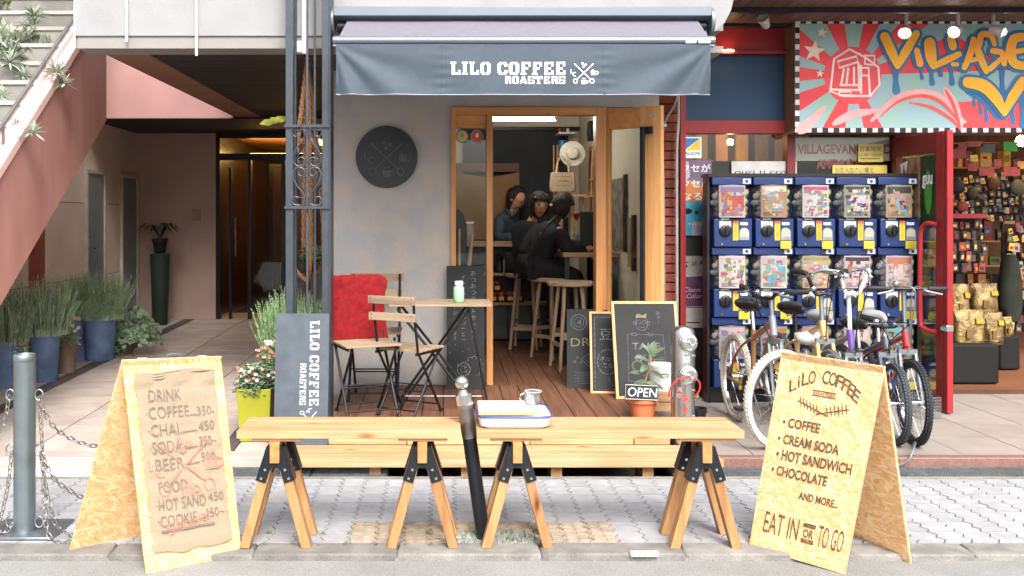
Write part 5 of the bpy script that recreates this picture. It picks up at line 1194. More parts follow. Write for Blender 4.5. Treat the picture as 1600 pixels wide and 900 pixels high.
# ================================================================ BISTRO FURNITURE
m_slat = wood('chair_slat', '#84705c', '#9b8770', 'x', .55); m_slaty = wood('chair_slat_y', '#9c7654', '#b8926e', 'y', .55)
m_ch = M('chair_black', '#1f2022', .4, .4, .1, 20)
def chair_proto():      # faces +Y, origin on the floor at its centre
    t = T('folding_chair', 'x', 'chair', (0, 0, 0), 'folding bistro chairs on the deck'); hw = .165
    for sx in (-1, 1):
        x = sx * hw
        B().tube([(x, -.20, .84), (x, -.185, .70), (x, -.14, .46), (x, .17, .015)], .0095, 8).build('back_leg', m_ch, t)
        xi = sx * (hw - .02); B().tube([(xi, .17, .43), (xi, -.16, .015)], .0085, 8).build('front_leg', m_ch, t)
        for yy in (.175, -.165): B().ell((x if yy > 0 else xi, yy, .014), .014, .018, .014, 10, 6).build('foot', m_ch, t)
        B().bar((x - sx * .0, -.165, .445), (x, .175, .445), .012, .018).build('seat_rail', m_ch, t)
    B().cyl((-hw, .155, .035 + .02), (hw, .155, .055), .006, 8).build('stretcher', m_ch, t); B().cyl((-hw + .02, -.135, .05), (hw - .02, -.135, .05), .006, 8).build('stretcher', m_ch, t)
    B().cyl((-hw, .035, .2), (hw, .035, .2), .005, 8).build('stretcher', m_ch, t); B().cyl((-hw + .02, -.04, .17), (hw - .02, -.04, .17), .005, 8).build('stretcher', m_ch, t)
    for z, y in ((.815, -.208), (.70, -.198)):
        s_ = B().box(-.19, .19, y - .022, y - .008, z - .028, z + .028).build('back_slat', m_slat, t, bevel=.003)
        for sx in (-1, 1):
            b = B(frame((0, y - .023, 0)));
            for dz in (-.014, .014): b.disc(sx * hw, z + dz, .004, 0, .002, n=8)
            b.build('rivet', m_chrome, s_)
    for k in range(6):
        y = -.14 + k * .058; B().box(-.185, .185, y - .0, y + .042, .456, .470).build('seat_slat', m_slat, t, bevel=.002)
    return t
chA = chair_proto(); chB = dup(chA); chC = dup(chA)
chA.scale = (.87,) * 3; chB.scale = (.95,) * 3; chC.scale = (.97,) * 3; chA.location = (PX(638, 5.8), 5.8, FZ); chA.rotation_euler = (0, 0, R(-30)); chA['label'] = 'front folding chair with bare wooden back slats seen from behind'
chB.location = (PX(572, 5.8), 5.76, FZ); chB.rotation_euler = (0, 0, R(-158)); chB['label'] = 'folding chair at left draped with the red blanket'
chC.location = (PX(586, 6.35), 6.32, FZ); chC.rotation_euler = (0, 0, R(180)); chC['label'] = 'rear folding chair standing with its back against the grey wall'
tb_ = T('bistro_table', 'folding bistro table with slatted wooden top and black crossed legs', 'table', (.03, 6.05, FZ))
tx0, tx1, ty0, ty1, tz = PX(610, 6.0), PX(767, 6.0), 5.85, 6.25, .86
for k in range(7): y = ty0 + (ty1 - ty0) * k / 7; B().box(tx0, tx1, y + .001, y + (ty1 - ty0) / 7 - .003, tz - .014, tz).build('slat', m_slat, tb_, bevel=.002)
B().bar((tx0 + .06, ty0 + .01, tz - .022), (tx0 + .06, ty1 - .01, tz - .022), .02, .014).build('batten', m_ch, tb_); B().bar((tx1 - .12, ty0 + .01, tz - .022), (tx1 - .12, ty1 - .01, tz - .022), .02, .014).build('batten', m_ch, tb_)
for y in (ty0 + .03, ty1 - .03):
    o = .0 if y < 6 else .0
    B().tube([(tx0 + .05, y, tz - .03), (tx1 - .10, y, FZ + .012)], .009, 8).build('leg', m_ch, tb_); B().tube([(tx1 - .14, y + .02, tz - .03), (tx0 + .06, y + .02, FZ + .012)], .009, 8).build('leg', m_ch, tb_)
    B().tube([(tx1 - .14, y + .01, tz - .03), (tx1 - .02, y + .01, FZ + .01)], .006, 8).build('leg', m_ch, tb_)
B().cyl((tx0 + .08, ty0 + .03, FZ + .05), (tx0 + .08, ty1 - .03, FZ + .05), .006, 8).build('stretcher', m_ch, tb_)
B().cyl((tx0 + .1, ty0 + .03, FZ + .09), (tx1 - .06, ty0 + .03, FZ + .09), .003, 8).build('stretcher', m_galv, tb_); B().cyl((tx1 - .12, ty0 + .03, FZ + .05), (tx1 - .12, ty1 - .03, FZ + .05), .006, 8).build('stretcher', m_ch, tb_)
jr = T('glass_jar', 'green glass jar standing on the bistro table', 'jar', (PX(717, 6.0), 6.0, tz))
jx = PX(717, 6.0)
B().lathe([(.028, tz), (.034, tz + .006), (.034, tz + .092), (.024, tz + .108), (.024, tz + .13), (.021, tz + .13), (.021, tz + .108), (.03, tz + .09), (.03, tz + .01), (0, tz + .008)], (jx, 6.0, 0), 24).build('jar_glass', M('green_glass', '#8fc49a', .1, 0, .08, 10, spec=.6), jr, smooth=60)
B().lathe([(.0255, tz + .112), (.027, tz + .114), (.027, tz + .136), (0, tz + .137)], (jx, 6.0, 0), 24).build('jar_lid', M('lid_white', '#d8dcd4', .3), jr)
# red blanket over chair B
m_bl = M('red_blanket', '#8c1019', .95, 0, .22, 40, .9, 260, sheen=0)
Mb = Matrix.Translation(chB.location) @ Matrix.Rotation(R(-158), 4, 'Z') @ Matrix.Scale(.95, 4)
b = B(Mb); nu, nv = 34, 60; vs = []
for j in range(nv + 1):
    s_ = j / nv
    # profile: front drop (over seat side) up, over slat, down behind
    L = [(-.165, .46), (-.185, .62), (-.192, .78), (-.202, .858), (-.222, .866), (-.245, .85), (-.262, .7), (-.272, .56), (-.278, .44)]
    pp = s_ * (len(L) - 1); i0 = min(int(pp), len(L) - 2); f_ = pp - i0; y = L[i0][0] + (L[i0 + 1][0] - L[i0][0]) * f_; z = L[i0][1] + (L[i0 + 1][1] - L[i0][1]) * f_
    for i in range(nu + 1):
        u = i / nu; x = (-.185 + .37 * u) * (1 + .07 * abs(s_ - .45)) + .014 * math.sin(s_ * 11 + u * 2) - .03 * (1 - u) * (abs(s_ - .45) * 2) ** 2; fo = .026 * math.sin(u * 13 + s_ * 4 + 1.5 * math.sin(s_ * 7)) * (abs(s_ - .45) * 1.8) + .008 * math.sin(u * 29 + s_ * 9)
        ed = min(u, 1 - u); zz = z - (.03 * (1 - ed / .12) ** 2 if ed < .12 else 0)
        vs.append((x, y + fo * (1 if s_ > .45 else -.3) + (-.004 if s_ > .45 else .012), zz + .006 * math.sin(u * 11) * (abs(s_ - .45) > .5)))
b.add(vs, [(j * (nu + 1) + i, j * (nu + 1) + i + 1, (j + 1) * (nu + 1) + i + 1, (j + 1) * (nu + 1) + i) for j in range(nv) for i in range(nu)])
bl_ = b.build('blanket', m_bl, smooth=80, cat='blanket', label='folded deep red fleece blanket draped over the left folding chair')
so = bl_.modifiers.new('thick', 'SOLIDIFY'); so.thickness = .022; tx = bpy.data.textures.new('fleece', 'CLOUDS'); tx.noise_scale = .05; sb_ = bl_.modifiers.new('sub', 'SUBSURF'); sb_.levels = sb_.render_levels = 1; dm = bl_.modifiers.new('fleece', 'DISPLACE'); dm.texture = tx; dm.strength = .018; dm.texture_coords = 'LOCAL'
# ================================================================ STOOLS
m_st = wood('stool_wood', '#9a8068', '#b59c80', 'z', .45)
def stool_proto():
    t = T('bar_stool', 'x', 'stool', (0, 0, 0), 'round topped wooden bar stools')
    B().lathe([(.0, .66), (.16, .66), (.185, .67), (.187, .69), (.18, .70), (0, .702)], (0, 0, 0), 32).build('seat', wood('stool_seat', '#a38a72', '#bfa78c', 'x', .4), t)
    for k in range(4):
        a = R(45 + 90 * k + 12); B().tube([(.10 * math.cos(a), .10 * math.sin(a), .662), (.175 * math.cos(a), .175 * math.sin(a), .012)], [.017, .014], 10).build('leg', m_st, t); B().cyl((.176 * math.cos(a), .176 * math.sin(a), 0), (.175 * math.cos(a), .175 * math.sin(a), .014), .013, 10).build('foot', m_chrome, t)
        a2 = R(45 + 90 * (k + 1) + 12); r_ = .153 if k % 2 else .148; z = .2 if k % 2 else .26
        B().bar((r_ * math.cos(a), r_ * math.sin(a), z), (r_ * math.cos(a2), r_ * math.sin(a2), z), .022, .03).build('rung', m_st, t)
    return t
s1 = stool_proto(); s2 = dup(s1); s3 = dup(s1)
s1.location = (PX(891, 7.5), 7.52, FZ - .002); s1['label'] = 'empty round wooden bar stool nearest the street'
s2.location = (PX(863, 8.0), 8.05, FZ - .002); s2.rotation_euler.z = .5; s2['label'] = 'wooden bar stool that the woman with the hair clip sits on'
s3.location = (PX(822, 8.6), 8.62, FZ - .002); s3.rotation_euler.z = 1.1; s3['label'] = 'wooden bar stool beneath the woman looking back over her shoulder'

# ================================================================ PEOPLE
m_skin = M('skin', '#cf9c80', .55, 0, .06, 12); m_hair = M('black_hair', '#17110e', .42, 0, .4, 60, .9, 160, col2='#33241b', stretch=(1, 1, .12)); m_blkc = M('black_cloth', '#15161b', .85, 0, .2, 14, .3, 60)
def skin(name, V, E, m, par, sub=2, label=None):
    me = bpy.data.meshes.new(name); me.from_pydata([v[0] for v in V], E, []); o = bpy.data.objects.new(name, me); col.objects.link(o)
    sk = o.modifiers.new('s', 'SKIN'); 
    for i, v in enumerate(V):
        d = me.skin_vertices[0].data[i]; r_ = v[1]; d.radius = (r_, r_) if not isinstance(r_, tuple) else r_; d.use_root = (i == 0)
    sk.use_smooth_shade = True; sb = o.modifiers.new('u', 'SUBSURF'); sb.levels = sub; sb.render_levels = sub
    dg = bpy.context.evaluated_depsgraph_get(); me2 = bpy.data.meshes.new_from_object(o.evaluated_get(dg)); bpy.data.objects.remove(o)
    me2.name = name; me2.materials.clear(); me2.materials.append(m); me2.transform(Matrix.Translation(-Vector(rootof(par).location)))
    for p in me2.polygons: p.use_smooth = True
    o = bpy.data.objects.new(name, me2); col.objects.link(o); o.parent = par; return o
def hand(par, p, d, m, s=1):
    p = Vector(p); d = Vector(d).normalized(); sd_ = d.cross(Vector((0, 0, 1))).normalized(); b = B()
    b.tube([p, p + d * .03, p + d * .075], [.02, .030, .026], 8)
    for k, L in enumerate((.06, .07, .066, .052)):
        q = p + d * .07 + sd_ * (k - 1.5) * .017; b.tube([q, q + d * L * .55 + Vector((0, 0, -.006)), q + d * L * .85 + Vector((0, 0, -.022)), q + d * L * .9 + Vector((0, 0, -.034))], [.0085, .008, .007, .005], 6)
    q = p + d * .025 + sd_ * s * .024; b.tube([q, q + sd_ * s * .02 + d * .025, q + sd_ * s * .022 + d * .05], [.010, .009, .006], 6)
    b.build('hand', m, par, smooth=70)
def head(par, c, fwd, m, hs=.098):
    """skull with jaw, nose, ears facing fwd; returns frame for hair and features"""
    c = Vector(c); f_ = Vector(fwd).normalized(); up = Vector((0, 0, 1)); up = (up - f_ * up.dot(f_)).normalized(); r_ = f_.cross(up)
    m_ = Matrix.Identity(4)
    for i in range(3): m_[i][0] = r_[i]; m_[i][1] = f_[i]; m_[i][2] = up[i]; m_[i][3] = c[i]
    return m_
def headmesh(b, m_):
    n, k = 20, 16; vs = []
    for i in range(k + 1):
        ph = math.pi * i / k; z = math.cos(ph); s_ = math.sin(ph)
        for j in range(n):
            t = 2 * math.pi * j / n; x = s_ * math.cos(t) * .074; y = s_ * math.sin(t) * .092
            if z < 0: q = 1 + z * .42; x *= q; y = y * (1 + z * .28) + (-z) * .012
            zz = z * .112
            if y > .05 and abs(x) < .016 and -.045 < zz < .02: y += .018 * (1 - abs(x) / .016)
            vs.append((x, y, zz))
    sv = b.M; b.M = m_; b.add(vs, [(i * n + j, (i + 1) * n + j, (i + 1) * n + (j + 1) % n, i * n + (j + 1) % n) for i in range(k) for j in range(n)])
    for sx in (-1, 1): b.ell((sx * .077, -.004, -.008), .010, .018, .028, 8, 6)
    b.M = sv
def face(par, m_):
    b = B(m_)
    for sx in (-1, 1): b.ell((sx * .03, .083, .004), .013, .006, .007, 10, 6)
    b.build('eye', M('eye_white', '#8a7d76', .4), par)
    b = B(m_)
    for sx in (-1, 1): b.ell((sx * .03, .0868, .004), .006, .004, .006, 8, 6); b.tube([(sx * .016, .089, .024), (sx * .03, .088, .029), (sx * .045, .078, .025)], .0026, 5); b.tube([(sx * .017, .088, .009), (sx * .03, .089, .0125), (sx * .043, .081, .008)], .0018, 5)
    b.build('brow', m_hair, par)
    B(m_).tube(path([(-.024, .078, -.05), (-.012, .086, -.056), (0, .088, -.058), (.012, .086, -.056), (.024, .078, -.05)], 3), .0042, 6).build('lips', M('lips', '#8e4440', .5), par)
    B(m_).tube([(-.014, .0885, -.0535), (0, .0915, -.0545), (.014, .0885, -.0535)], .0022, 5).build('teeth', M('teeth', '#c8beb4', .4), par)
def person(label, hips, chest, neck, hc, fwd, arms, legs, cloth, shw=.165, top='jacket', trousers=None, hairf=None, withface=True):
    t = T('person', label, 'person', (hips[0], hips[1], FZ)); hips = Vector(hips); chest = Vector(chest); neck = Vector(neck); hc = Vector(hc)
    sp = neck - hips; m_ = head(t, hc, fwd, m_skin)
    hipx = Vector(legs['side']).normalized(); shx = Vector(arms['side']).normalized()
    def build(off, arm_n, leg_n, m, nm, head_=False, hipr=.115):
        V = [(hips, (hipr + off, hipr * .8 + off)), (hips.lerp(chest, .5), (.105 + off, .085 + off)), (chest, (.125 + off, .095 + off)), (neck - sp.normalized() * .03, (.06 + off, .055 + off))]; E = [(0, 1), (1, 2), (2, 3)]
        if head_: V += [(neck.lerp(hc, .45), .042), (hc, .05)]; E += [(3, 4), (4, 5)]
        for sd_ in (-1, 1):
            ch = arms['L' if sd_ < 0 else 'R'][:arm_n]; prev = 2; rr_ = [.058, .047, .038, .03]
            pts = [chest + shx * sd_ * shw * .95 + Vector((0, 0, .045))] + [Vector(p) for p in ch]
            for k, p in enumerate(pts): V.append((p, rr_[min(k, 3)] + off)); E.append((prev, len(V) - 1)); prev = len(V) - 1
            ch = legs['L' if sd_ < 0 else 'R'][:leg_n]; prev = 0; rl_ = [.085, .058, .042, .036, .03]
            if leg_n:
                pts = [hips + hipx * sd_ * .09] + [Vector(p) for p in ch]
                for k, p in enumerate(pts): V.append((p, rl_[min(k, 4)] + off)); E.append((prev, len(V) - 1)); prev = len(V) - 1
        return skin(nm, V, E, m, t)
    body = build(-.012, 9, 9, m_skin, 'body', True)
    b = B(); headmesh(b, m_); b.v = [p - Vector(t.location) for p in b.v]; 
    # merge the skull into the body mesh so it stays one surface object
    bm = bmesh.new(); bm.from_mesh(body.data); vv = [bm.verts.new(p) for p in b.v]
    for f_ in b.f:
        try: bm.faces.new([vv[i] for i in f_]).smooth = True
        except ValueError: pass
    bm.to_mesh(body.data); bm.free()
    build(.016, 2, 0, cloth, top, hipr=.128)
    V = [(hips + Vector((0, 0, -.0)), (.115 + .008, .10))]; 
    V = [(hips, (.122, .105))]; E = []
    for sd_ in (-1, 1):
        prev = 0
        for k, p in enumerate([hips + hipx * sd_ * .09] + [Vector(q) for q in legs['L' if sd_ < 0 else 'R'][:2]]): V.append((p, [.094, .066, .05][k])); E.append((prev, len(V) - 1)); prev = len(V) - 1
    skin('trousers', V, E, trousers or m_blkc, t)
    for sd_, kx in ((-1, 'L'), (1, 'R')):
        a = arms[kx]; hand(t, a[-1], Vector(a[-1]) - Vector(a[-2]), m_skin, sd_)
        l_ = Vector(legs[kx][-1]); fw = Vector(legs.get('toe', fwd)); fw.z = 0; fw.normalize()
        B().tube([l_ - fw * .05 + Vector((0, 0, -.015)), l_ + fw * .04 + Vector((0, 0, -.02)), l_ + fw * .13 + Vector((0, 0, -.035)), l_ + fw * .17 + Vector((0, 0, -.038))], [.034, .042, .036, .022], 10).build('shoe', m_black, t, smooth=70)
    if withface: face(t, m_)
    return t, m_
def hairball(par, m_, front=.3, lower=-.02, big=1.1, name='hair', m=None, ragged=0, seed=1):
    rs = random.Random(seed); b = B(m_); n, k = 26, 14; vs = []; fs = []
    for i in range(k + 1):
        ph = math.pi * i / k
        for j in range(n):
            t = 2 * math.pi * j / n; s_ = math.sin(ph); x = s_ * math.cos(t) * .083 * big; y = s_ * math.sin(t) * .101 * big - .006; z = math.cos(ph) * .121 * big
            # pull inwards over the face
            if y > .02 and z < front * .1 + .04: y = .02 - (y - .02) * .1; x *= .93
            if z < lower: k_ = max(0, 1 - (lower - z) / .05); x *= .80 + .2 * k_; y *= .80 + .2 * k_
            w_ = 1 + rs.uniform(-ragged, ragged); vs.append((x * w_, y * w_, z * w_))
    fs = [(i * n + j, (i + 1) * n + j, (i + 1) * n + (j + 1) % n, i * n + (j + 1) % n) for i in range(k) for j in range(n)]
    b.add(vs, fs); return b.build(name, m or m_hair, par, smooth=80)
# woman with back to the street, facing right
zs = FZ + .70
h = Vector((PX(838, 8.0), 8.05, zs + .085)); 
w2, m2 = person('woman in black seen from behind on a bar stool, hair tied with a white clip', h, (PX(860, 7.98), 7.98, 1.24), (PX(874, 7.98), 7.98, 1.385), (PX(880, 8.0), 8.0, 1.495), (.85, .45, -.22),
    {'side': (.45, -.9, 0), 'L': [(PX(895, 8.2), 8.25, 1.14), (PX(925, 8.15), 8.2, 1.15)], 'R': [(PX(889, 7.8), 7.82, 1.11), (PX(915, 7.95), 7.95, 1.13)]},
    {'side': (.3, -.95, 0), 'L': [(PX(905, 8.2), 8.2, .90), (PX(893, 8.2), 8.22, .50)], 'R': [(PX(900, 7.9), 7.88, .93), (PX(890, 7.86), 7.84, .50)], 'toe': (1, .2, 0)}, m_blkc, shw=.15)
hairball(w2, m2, front=-.2, lower=-.06, big=1.08, seed=3)
b = B(); c = Vector((PX(880, 8), 8.0, 1.495))
for k in range(26):
    o = Vector((U(-.05, .04), U(-.07, .02), U(-.04, .03))); b.tube(path([c + o, c + Vector((-.07 + U(-.03, .03), -.05, -.12)), c + Vector((-.13 + U(-.05, .05), -.09, -.22)), c + Vector((-.17 + U(-.06, .05), -.10, -.30 + U(-.04, .04)))], 4), [.012] * 13, 5) if False else b.tube(path([c + o, c + Vector((-.06 + U(-.03, .03), -.06, -.10)), c + Vector((-.12 + U(-.05, .05), -.09, -.19)), c + Vector((-.16 + U(-.06, .05), -.08, -.27 + U(-.04, .04)))], 4), .011, 5)
b.build('ponytail', M('hair_brown', '#2e221b', .5, 0, .3, 40), w2, smooth=80)
B().ell((PX(861, 7.87), 7.885, PZ(320, 7.87)), .014, .006, .010, 10, 6).build('hair_clip', m_en, w2)
# woman looking back towards the street
h = Vector((PX(815, 8.6), 8.6, zs + .085))
w1, m1 = person('smiling woman in black with fringe looking back over her shoulder at the counter', h, (PX(824, 8.55), 8.55, 1.24), (PX(832, 8.55), 8.53, 1.395), (PX(842, 8.5), 8.47, 1.515), (.22, -.95, -.12),
    {'side': (.55, -.83, 0), 'L': [(PX(852, 8.8), 8.8, 1.10), (PX(885, 8.8), 8.8, 1.17)], 'R': [(PX(815, 8.3), 8.32, 1.09), (PX(845, 8.35), 8.33, 1.0)]},
    {'side': (.3, -.95, 0), 'L': [(PX(868, 8.7), 8.75, .92), (PX(862, 8.7), 8.75, .50)], 'R': [(PX(866, 8.4), 8.4, .92), (PX(860, 8.4), 8.4, .50)], 'toe': (1, .1, 0)}, m_blkc, shw=.15)
hairball(w1, m1, front=.45, lower=-.09, big=1.09, seed=5)
b = B(m1)
for sx in (-1, 1):
    for k in range(4): b.tube([(sx * (.062 + .006 * k), .055 - .012 * k, .07), (sx * (.076 + .004 * k), .05 - .01 * k, .0), (sx * (.068 + .004 * k), .05 - .012 * k, -.09 - .01 * k)], [.014, .012, .005], 6)
for k in range(7): b.tube([(-.05 + k * .015, .045, .10), (-.056 + k * .018, .088 - abs(k - 3) * .004, .06), (-.058 + k * .019, .092 - abs(k - 3) * .006, .034)], [.012, .010, .004], 6)
b.build('fringe', m_hair, w1, smooth=80)
# man behind the counter
h = Vector((PX(790, 9.85), 9.82, 1.02)); m_hd = M('hoodie', '#3c4a58', .85, 0, .12, 14, .3, 60)
mn, mm = person('man in blue grey hoodie and glasses looking down behind the counter', h, (PX(792, 9.75), 9.74, 1.32), (PX(798, 9.7), 9.68, 1.475), (PX(806, 9.6), 9.62, 1.595), (.75, -.35, -.55),
    {'side': (-.45, -.85, 0), 'L': [(PX(812, 9.9), 9.88, 1.22), (PX(828, 9.6), 9.6, 1.19)], 'R': [(PX(780, 9.58), 9.6, 1.2), (PX(806, 9.42), 9.44, 1.195)]},
    {'side': (-.45, -.85, 0), 'L': [(PX(796, 9.9), 9.88, .62), (PX(796, 9.9), 9.9, .27)], 'R': [(PX(782, 9.75), 9.7, .62), (PX(782, 9.75), 9.72, .27)], 'toe': (.8, -.5, 0)}, m_hd, shw=.18, top='hoodie', trousers=M('jeans', '#26303f', .8))
hairball(mn, mm, front=.6, lower=.005, big=1.12, seed=9, ragged=.05)
b = B(mm); 
for sx in (-1, 1): b.tube([(sx * .03 + .02 * math.cos(R(a)), .097, .004 + .015 * math.sin(R(a))) for a in range(0, 360, 30)], .002, 5, closed=True); b.tube([(sx * .05, .096, .008), (sx * .078, .03, .01), (sx * .08, -.01, .006)], .002, 5)
b.build('glasses', m_black, mn)
B().tube(path([(PX(792, 9.6), 9.66, 1.49), (PX(800, 9.5), 9.585, 1.42), (PX(806, 9.5), 9.575, 1.46), (PX(808, 9.6), 9.62, 1.50)], 4), .018, 8).build('hood', m_hd, mn)

# ================================================================ CAFE INTERIOR THINGS
tl = T('tube_light', 'lit fluorescent tube under the cafe ceiling', 'lamp', (PX(818, 8.2), 8.2, PZ(188, 8.2)))
B().cyl((PX(768, 8.2), 8.2, PZ(186, 8.2)), (PX(868, 8.2), 8.2, PZ(186, 8.2)), .017, 14).build('tube', emis('tube_on', '#fffaf0', 50), tl)
B().box(PX(766, 8.2), PX(870, 8.2), 8.18, 8.25, PZ(181, 8.2), PZ(176, 8.2)).build('fitting', m_en, tl)
for x in (769, 867): B().box(PX(x, 8.2) - .008, PX(x, 8.2) + .008, 8.18, 8.23, PZ(188, 8.2), PZ(181, 8.2)).build('holder', m_en, tl)
def stand(name, label, cat, builder, group=None):
    t = T(name, label, cat, (0, 0, 0), group); builder(t)
    pts = [o.matrix_world for o in t.children]
    lo = Vector((1e9,) * 3); hi = -lo
    for o in t.children_recursive:
        for v in o.data.vertices:
            for i in range(3): lo[i] = min(lo[i], v.co[i]); hi[i] = max(hi[i], v.co[i])
    c = Vector(((lo.x + hi.x) / 2, (lo.y + hi.y) / 2, lo.z)); t.location = c
    seen = set()
    for o in t.children_recursive:
        if o.data.name not in seen: o.data.transform(Matrix.Translation(-c)); seen.add(o.data.name)
    return t
kraft = M('kraft_cloth', '#8a6a4a', .85, 0, .12, 4, .3, 20)
def hanging(t):
    b = B(); n = 30; vs = []
    x0, x1, z0, z1 = PX(712, 9.8), PX(812, 9.8), 1.17, PZ(268, 9.8)
    for j in range(13):
        for i in range(n + 1): u = i / n; v = j / 12; vs.append((x0 + (x1 - x0) * u, 9.85 - .02 * math.sin(u * 14 + v * 2) * (1 - v) - .03 * (1 - v) * math.sin(u * 5), z0 + (z1 - z0) * v - .05 * math.sin(math.pi * u) * (v if v > .9 else 0)))
    b.add(vs, [(j * (n + 1) + i, j * (n + 1) + i + 1, (j + 1) * (n + 1) + i + 1, (j + 1) * (n + 1) + i) for j in range(12) for i in range(n)]); b.build('cloth', kraft, t, smooth=80)
    B().box(x0, x1, 9.86, 9.88, z1, z1 + .09).build('header', M('kraft_dark', '#6d5546', .8), t)
stand('hanging_cloth', 'brown cloth hanging on the black rear wall left of the man', 'cloth', hanging)
def tote(t):
    cx_, y, z = PX(879, 8.7), 8.7, PZ(300, 8.7); w_ = .125; b = B(frame((cx_, y, z)))
    loft(b, [[(sx * w_ * k, zz, d) for sx, d in ((-1, 0), (-.9, .03), (.9, .03), (1, 0), (.9, -.03), (-.9, -.03))] for k, zz in ((.9, 0), (1.0, .05), (.9, .18))]); b.build('bag', M('canvas', '#a89479', .9, 0, .08, 40, .3, 200), t, bevel=.006)
    for k in (-.02, .02): B(frame((cx_, y, z))).tube(path([(-.06, .17, k), (-.045, .28, k), (0, .33, 0), (.045, .28, k), (.06, .17, k)], 4), .007, 6).build('strap', M('canvas', '#a89479'), t)
    b = B(frame((cx_, y - .032, z))); text(b, 'LILO COFFEE', -.05, .09, .025, .001, wd=.10, bold=.02); b.stroke([(-.07, .14), (.07, .14)], .004, .001); b.stroke([(-.07, .06), (.07, .06)], .003, .001); b.build('print', M('print_ink', '#57432f'), t, smooth=0)
stand('tote_bag', 'cream canvas tote bag hanging inside the cafe above the women', 'bag', tote)
stand('straw_hat', 'round pale woven disc hanging above the tote bag', 'hat', lambda t: (B().lathe([(0, .05), (.05, .045), (.06, .005), (.115, 0), (.118, .006), (.06, .012), (.0, .012)], (PX(893, 8.8), 8.75, PZ(241, 8.8)), 28, (-.1, -1, .1)).build('brim', M('pale_straw', '#b9b3a2', .7, 0, .08, 60, .3, 200), t)))
stand('price_menu', 'framed dark price menu on the right inner wall', 'frame', lambda t: (B().box(1.425, 1.448, 8.55, 9.15, 1.68, 2.05).build('menu_sheet', M('menu_dark', '#4a4038', .6, 0, .5, 60), t), [B().box(1.418, 1.449, a, c, d, e).build('frame_bar', m_door, t) for a, c, d, e in ((8.52, 8.55, 1.65, 2.08), (9.15, 9.18, 1.65, 2.08), (8.55, 9.15, 1.65, 1.68), (8.55, 9.15, 2.05, 2.08))]))
stand('speaker', 'small black speaker high on the right inner wall', 'speaker', lambda t: (B().box(1.36, 1.448, 8.75, 8.9, 2.12, 2.3).build('cabinet', m_black, t, bevel=.006), B().lathe([(.05, 0), (.04, .006), (0, .01)], (1.36, 8.825, 2.2), 16, (-1, 0, 0)).build('cone', M('cone', '#303030', .6), t)))
stand('wall_shelf', 'narrow shelf with small red cans near the cafe ceiling', 'shelf', lambda t: (B().box(PX(872, 9.6), PX(898, 9.6), 9.55, 9.8, PZ(210, 9.6), PZ(207, 9.6)).build('board', m_en, t), [B().cyl((PX(875 + k * 6, 9.65), 9.65, PZ(207, 9.6)), (PX(875 + k * 6, 9.65), 9.65, PZ(200, 9.6)), .016, 12).build('can', (M('can_red', '#b03a2c', .4), m_black, m_en)[k % 3], t) for k in range(3)]))
stand('water_bottle', 'black machine with blue bottle standing under the shelf', 'bottle', lambda t: (B().cyl((PX(880, 9.6), 9.65, PZ(242, 9.6)), (PX(880, 9.6), 9.65, PZ(219, 9.6)), .05, 18).build('blue_body', M('bottle_blue', '#2c6ea8', .3), t), B().cyl((PX(880, 9.6), 9.65, PZ(219, 9.6)), (PX(880, 9.6), 9.65, PZ(212, 9.6)), .055, 18, .03).build('top', m_black, t)))
for k, x in enumerate((872, 878)):
    stand('wooden_stick', 'tall thin wooden stick leaning behind the tote bag, %s one' % ('left', 'right')[k], 'stick', lambda t: B().cyl((PX(x, 9.0), 9.3, 1.166), (PX(x + 1, 9.0), 9.4, PZ(222, 9.0)), .009, 8).build('stick', m_door, t))
stand('ladder_rack', 'thin wooden rack standing against the right inner wall', 'rack', lambda t: ([B().cyl((1.37, y, 1.112), (1.40, y, PZ(228, 8.5)), .011, 8).build('rail', m_doorl, t) for y in (8.45, 8.8)], [B().cyl((1.375, 8.45, z), (1.375, 8.8, z), .007, 8).build('rung', m_doorl, t) for z in (1.3, 1.45, 1.6, 1.75)], B().box(1.3, 1.44, 8.4, 8.86, 1.58, 1.6).build('shelf', m_doorl, t)))
stand('drip_stand', 'wooden coffee drip stand with red dripper on the counter', 'coffee stand', lambda t: (B().cyl((PX(896, 8.7), 8.72, 1.112), (PX(896, 8.7), 8.72, PZ(305, 8.7)), .007, 8).build('rod', m_doorl, t), B().cyl((PX(912, 8.7), 8.72, 1.112), (PX(912, 8.7), 8.72, PZ(305, 8.7)), .007, 8).build('rod', m_doorl, t), B().box(PX(894, 8.7), PX(914, 8.7), 8.66, 8.78, PZ(307, 8.7), PZ(304, 8.7)).build('bar', m_doorl, t), B().lathe([(.01, -.04), (.034, .0), (.04, .02), (.036, .02), (.008, -.03)], (PX(901, 8.7), 8.72, PZ(337, 8.7)), 16).build('dripper', M('drip_red', '#a8202c', .3), t)))
stand('monitor', 'black upright monitor standing at the street end of the side counter', 'monitor', lambda t: (B().box(PX(908, 8.0), PX(930, 8.0), 8.0, 8.04, 1.14, PZ(331, 8.0)).build('screen', m_black, t, bevel=.004), B().box(PX(914, 8.0), PX(926, 8.0), 7.97, 8.1, 1.112, 1.14).build('stand_foot', m_black, t)))
for k, (x, y, c_, r_, h_) in enumerate(((885, 8.5, '#b8b0a4', .03, .10), (900, 8.35, '#8a9aa0', .035, .14), (868, 8.9, '#a89a86', .028, .09))):
    stand('cup', ('pale cup beside the drip stand', 'glass carafe on the side counter in front of the drip stand', 'small beige cup near the corner of the counters')[k], 'cup', lambda t: B().lathe([(r_ * .8, 0), (r_, .01), (r_, h_), (r_ - .004, h_), (r_ - .006, .012), (0, .012)], (max(1.02, PX(x, y)), y, 1.112), 18).build('cup_body', M('cup%d' % k, c_, .3), t))
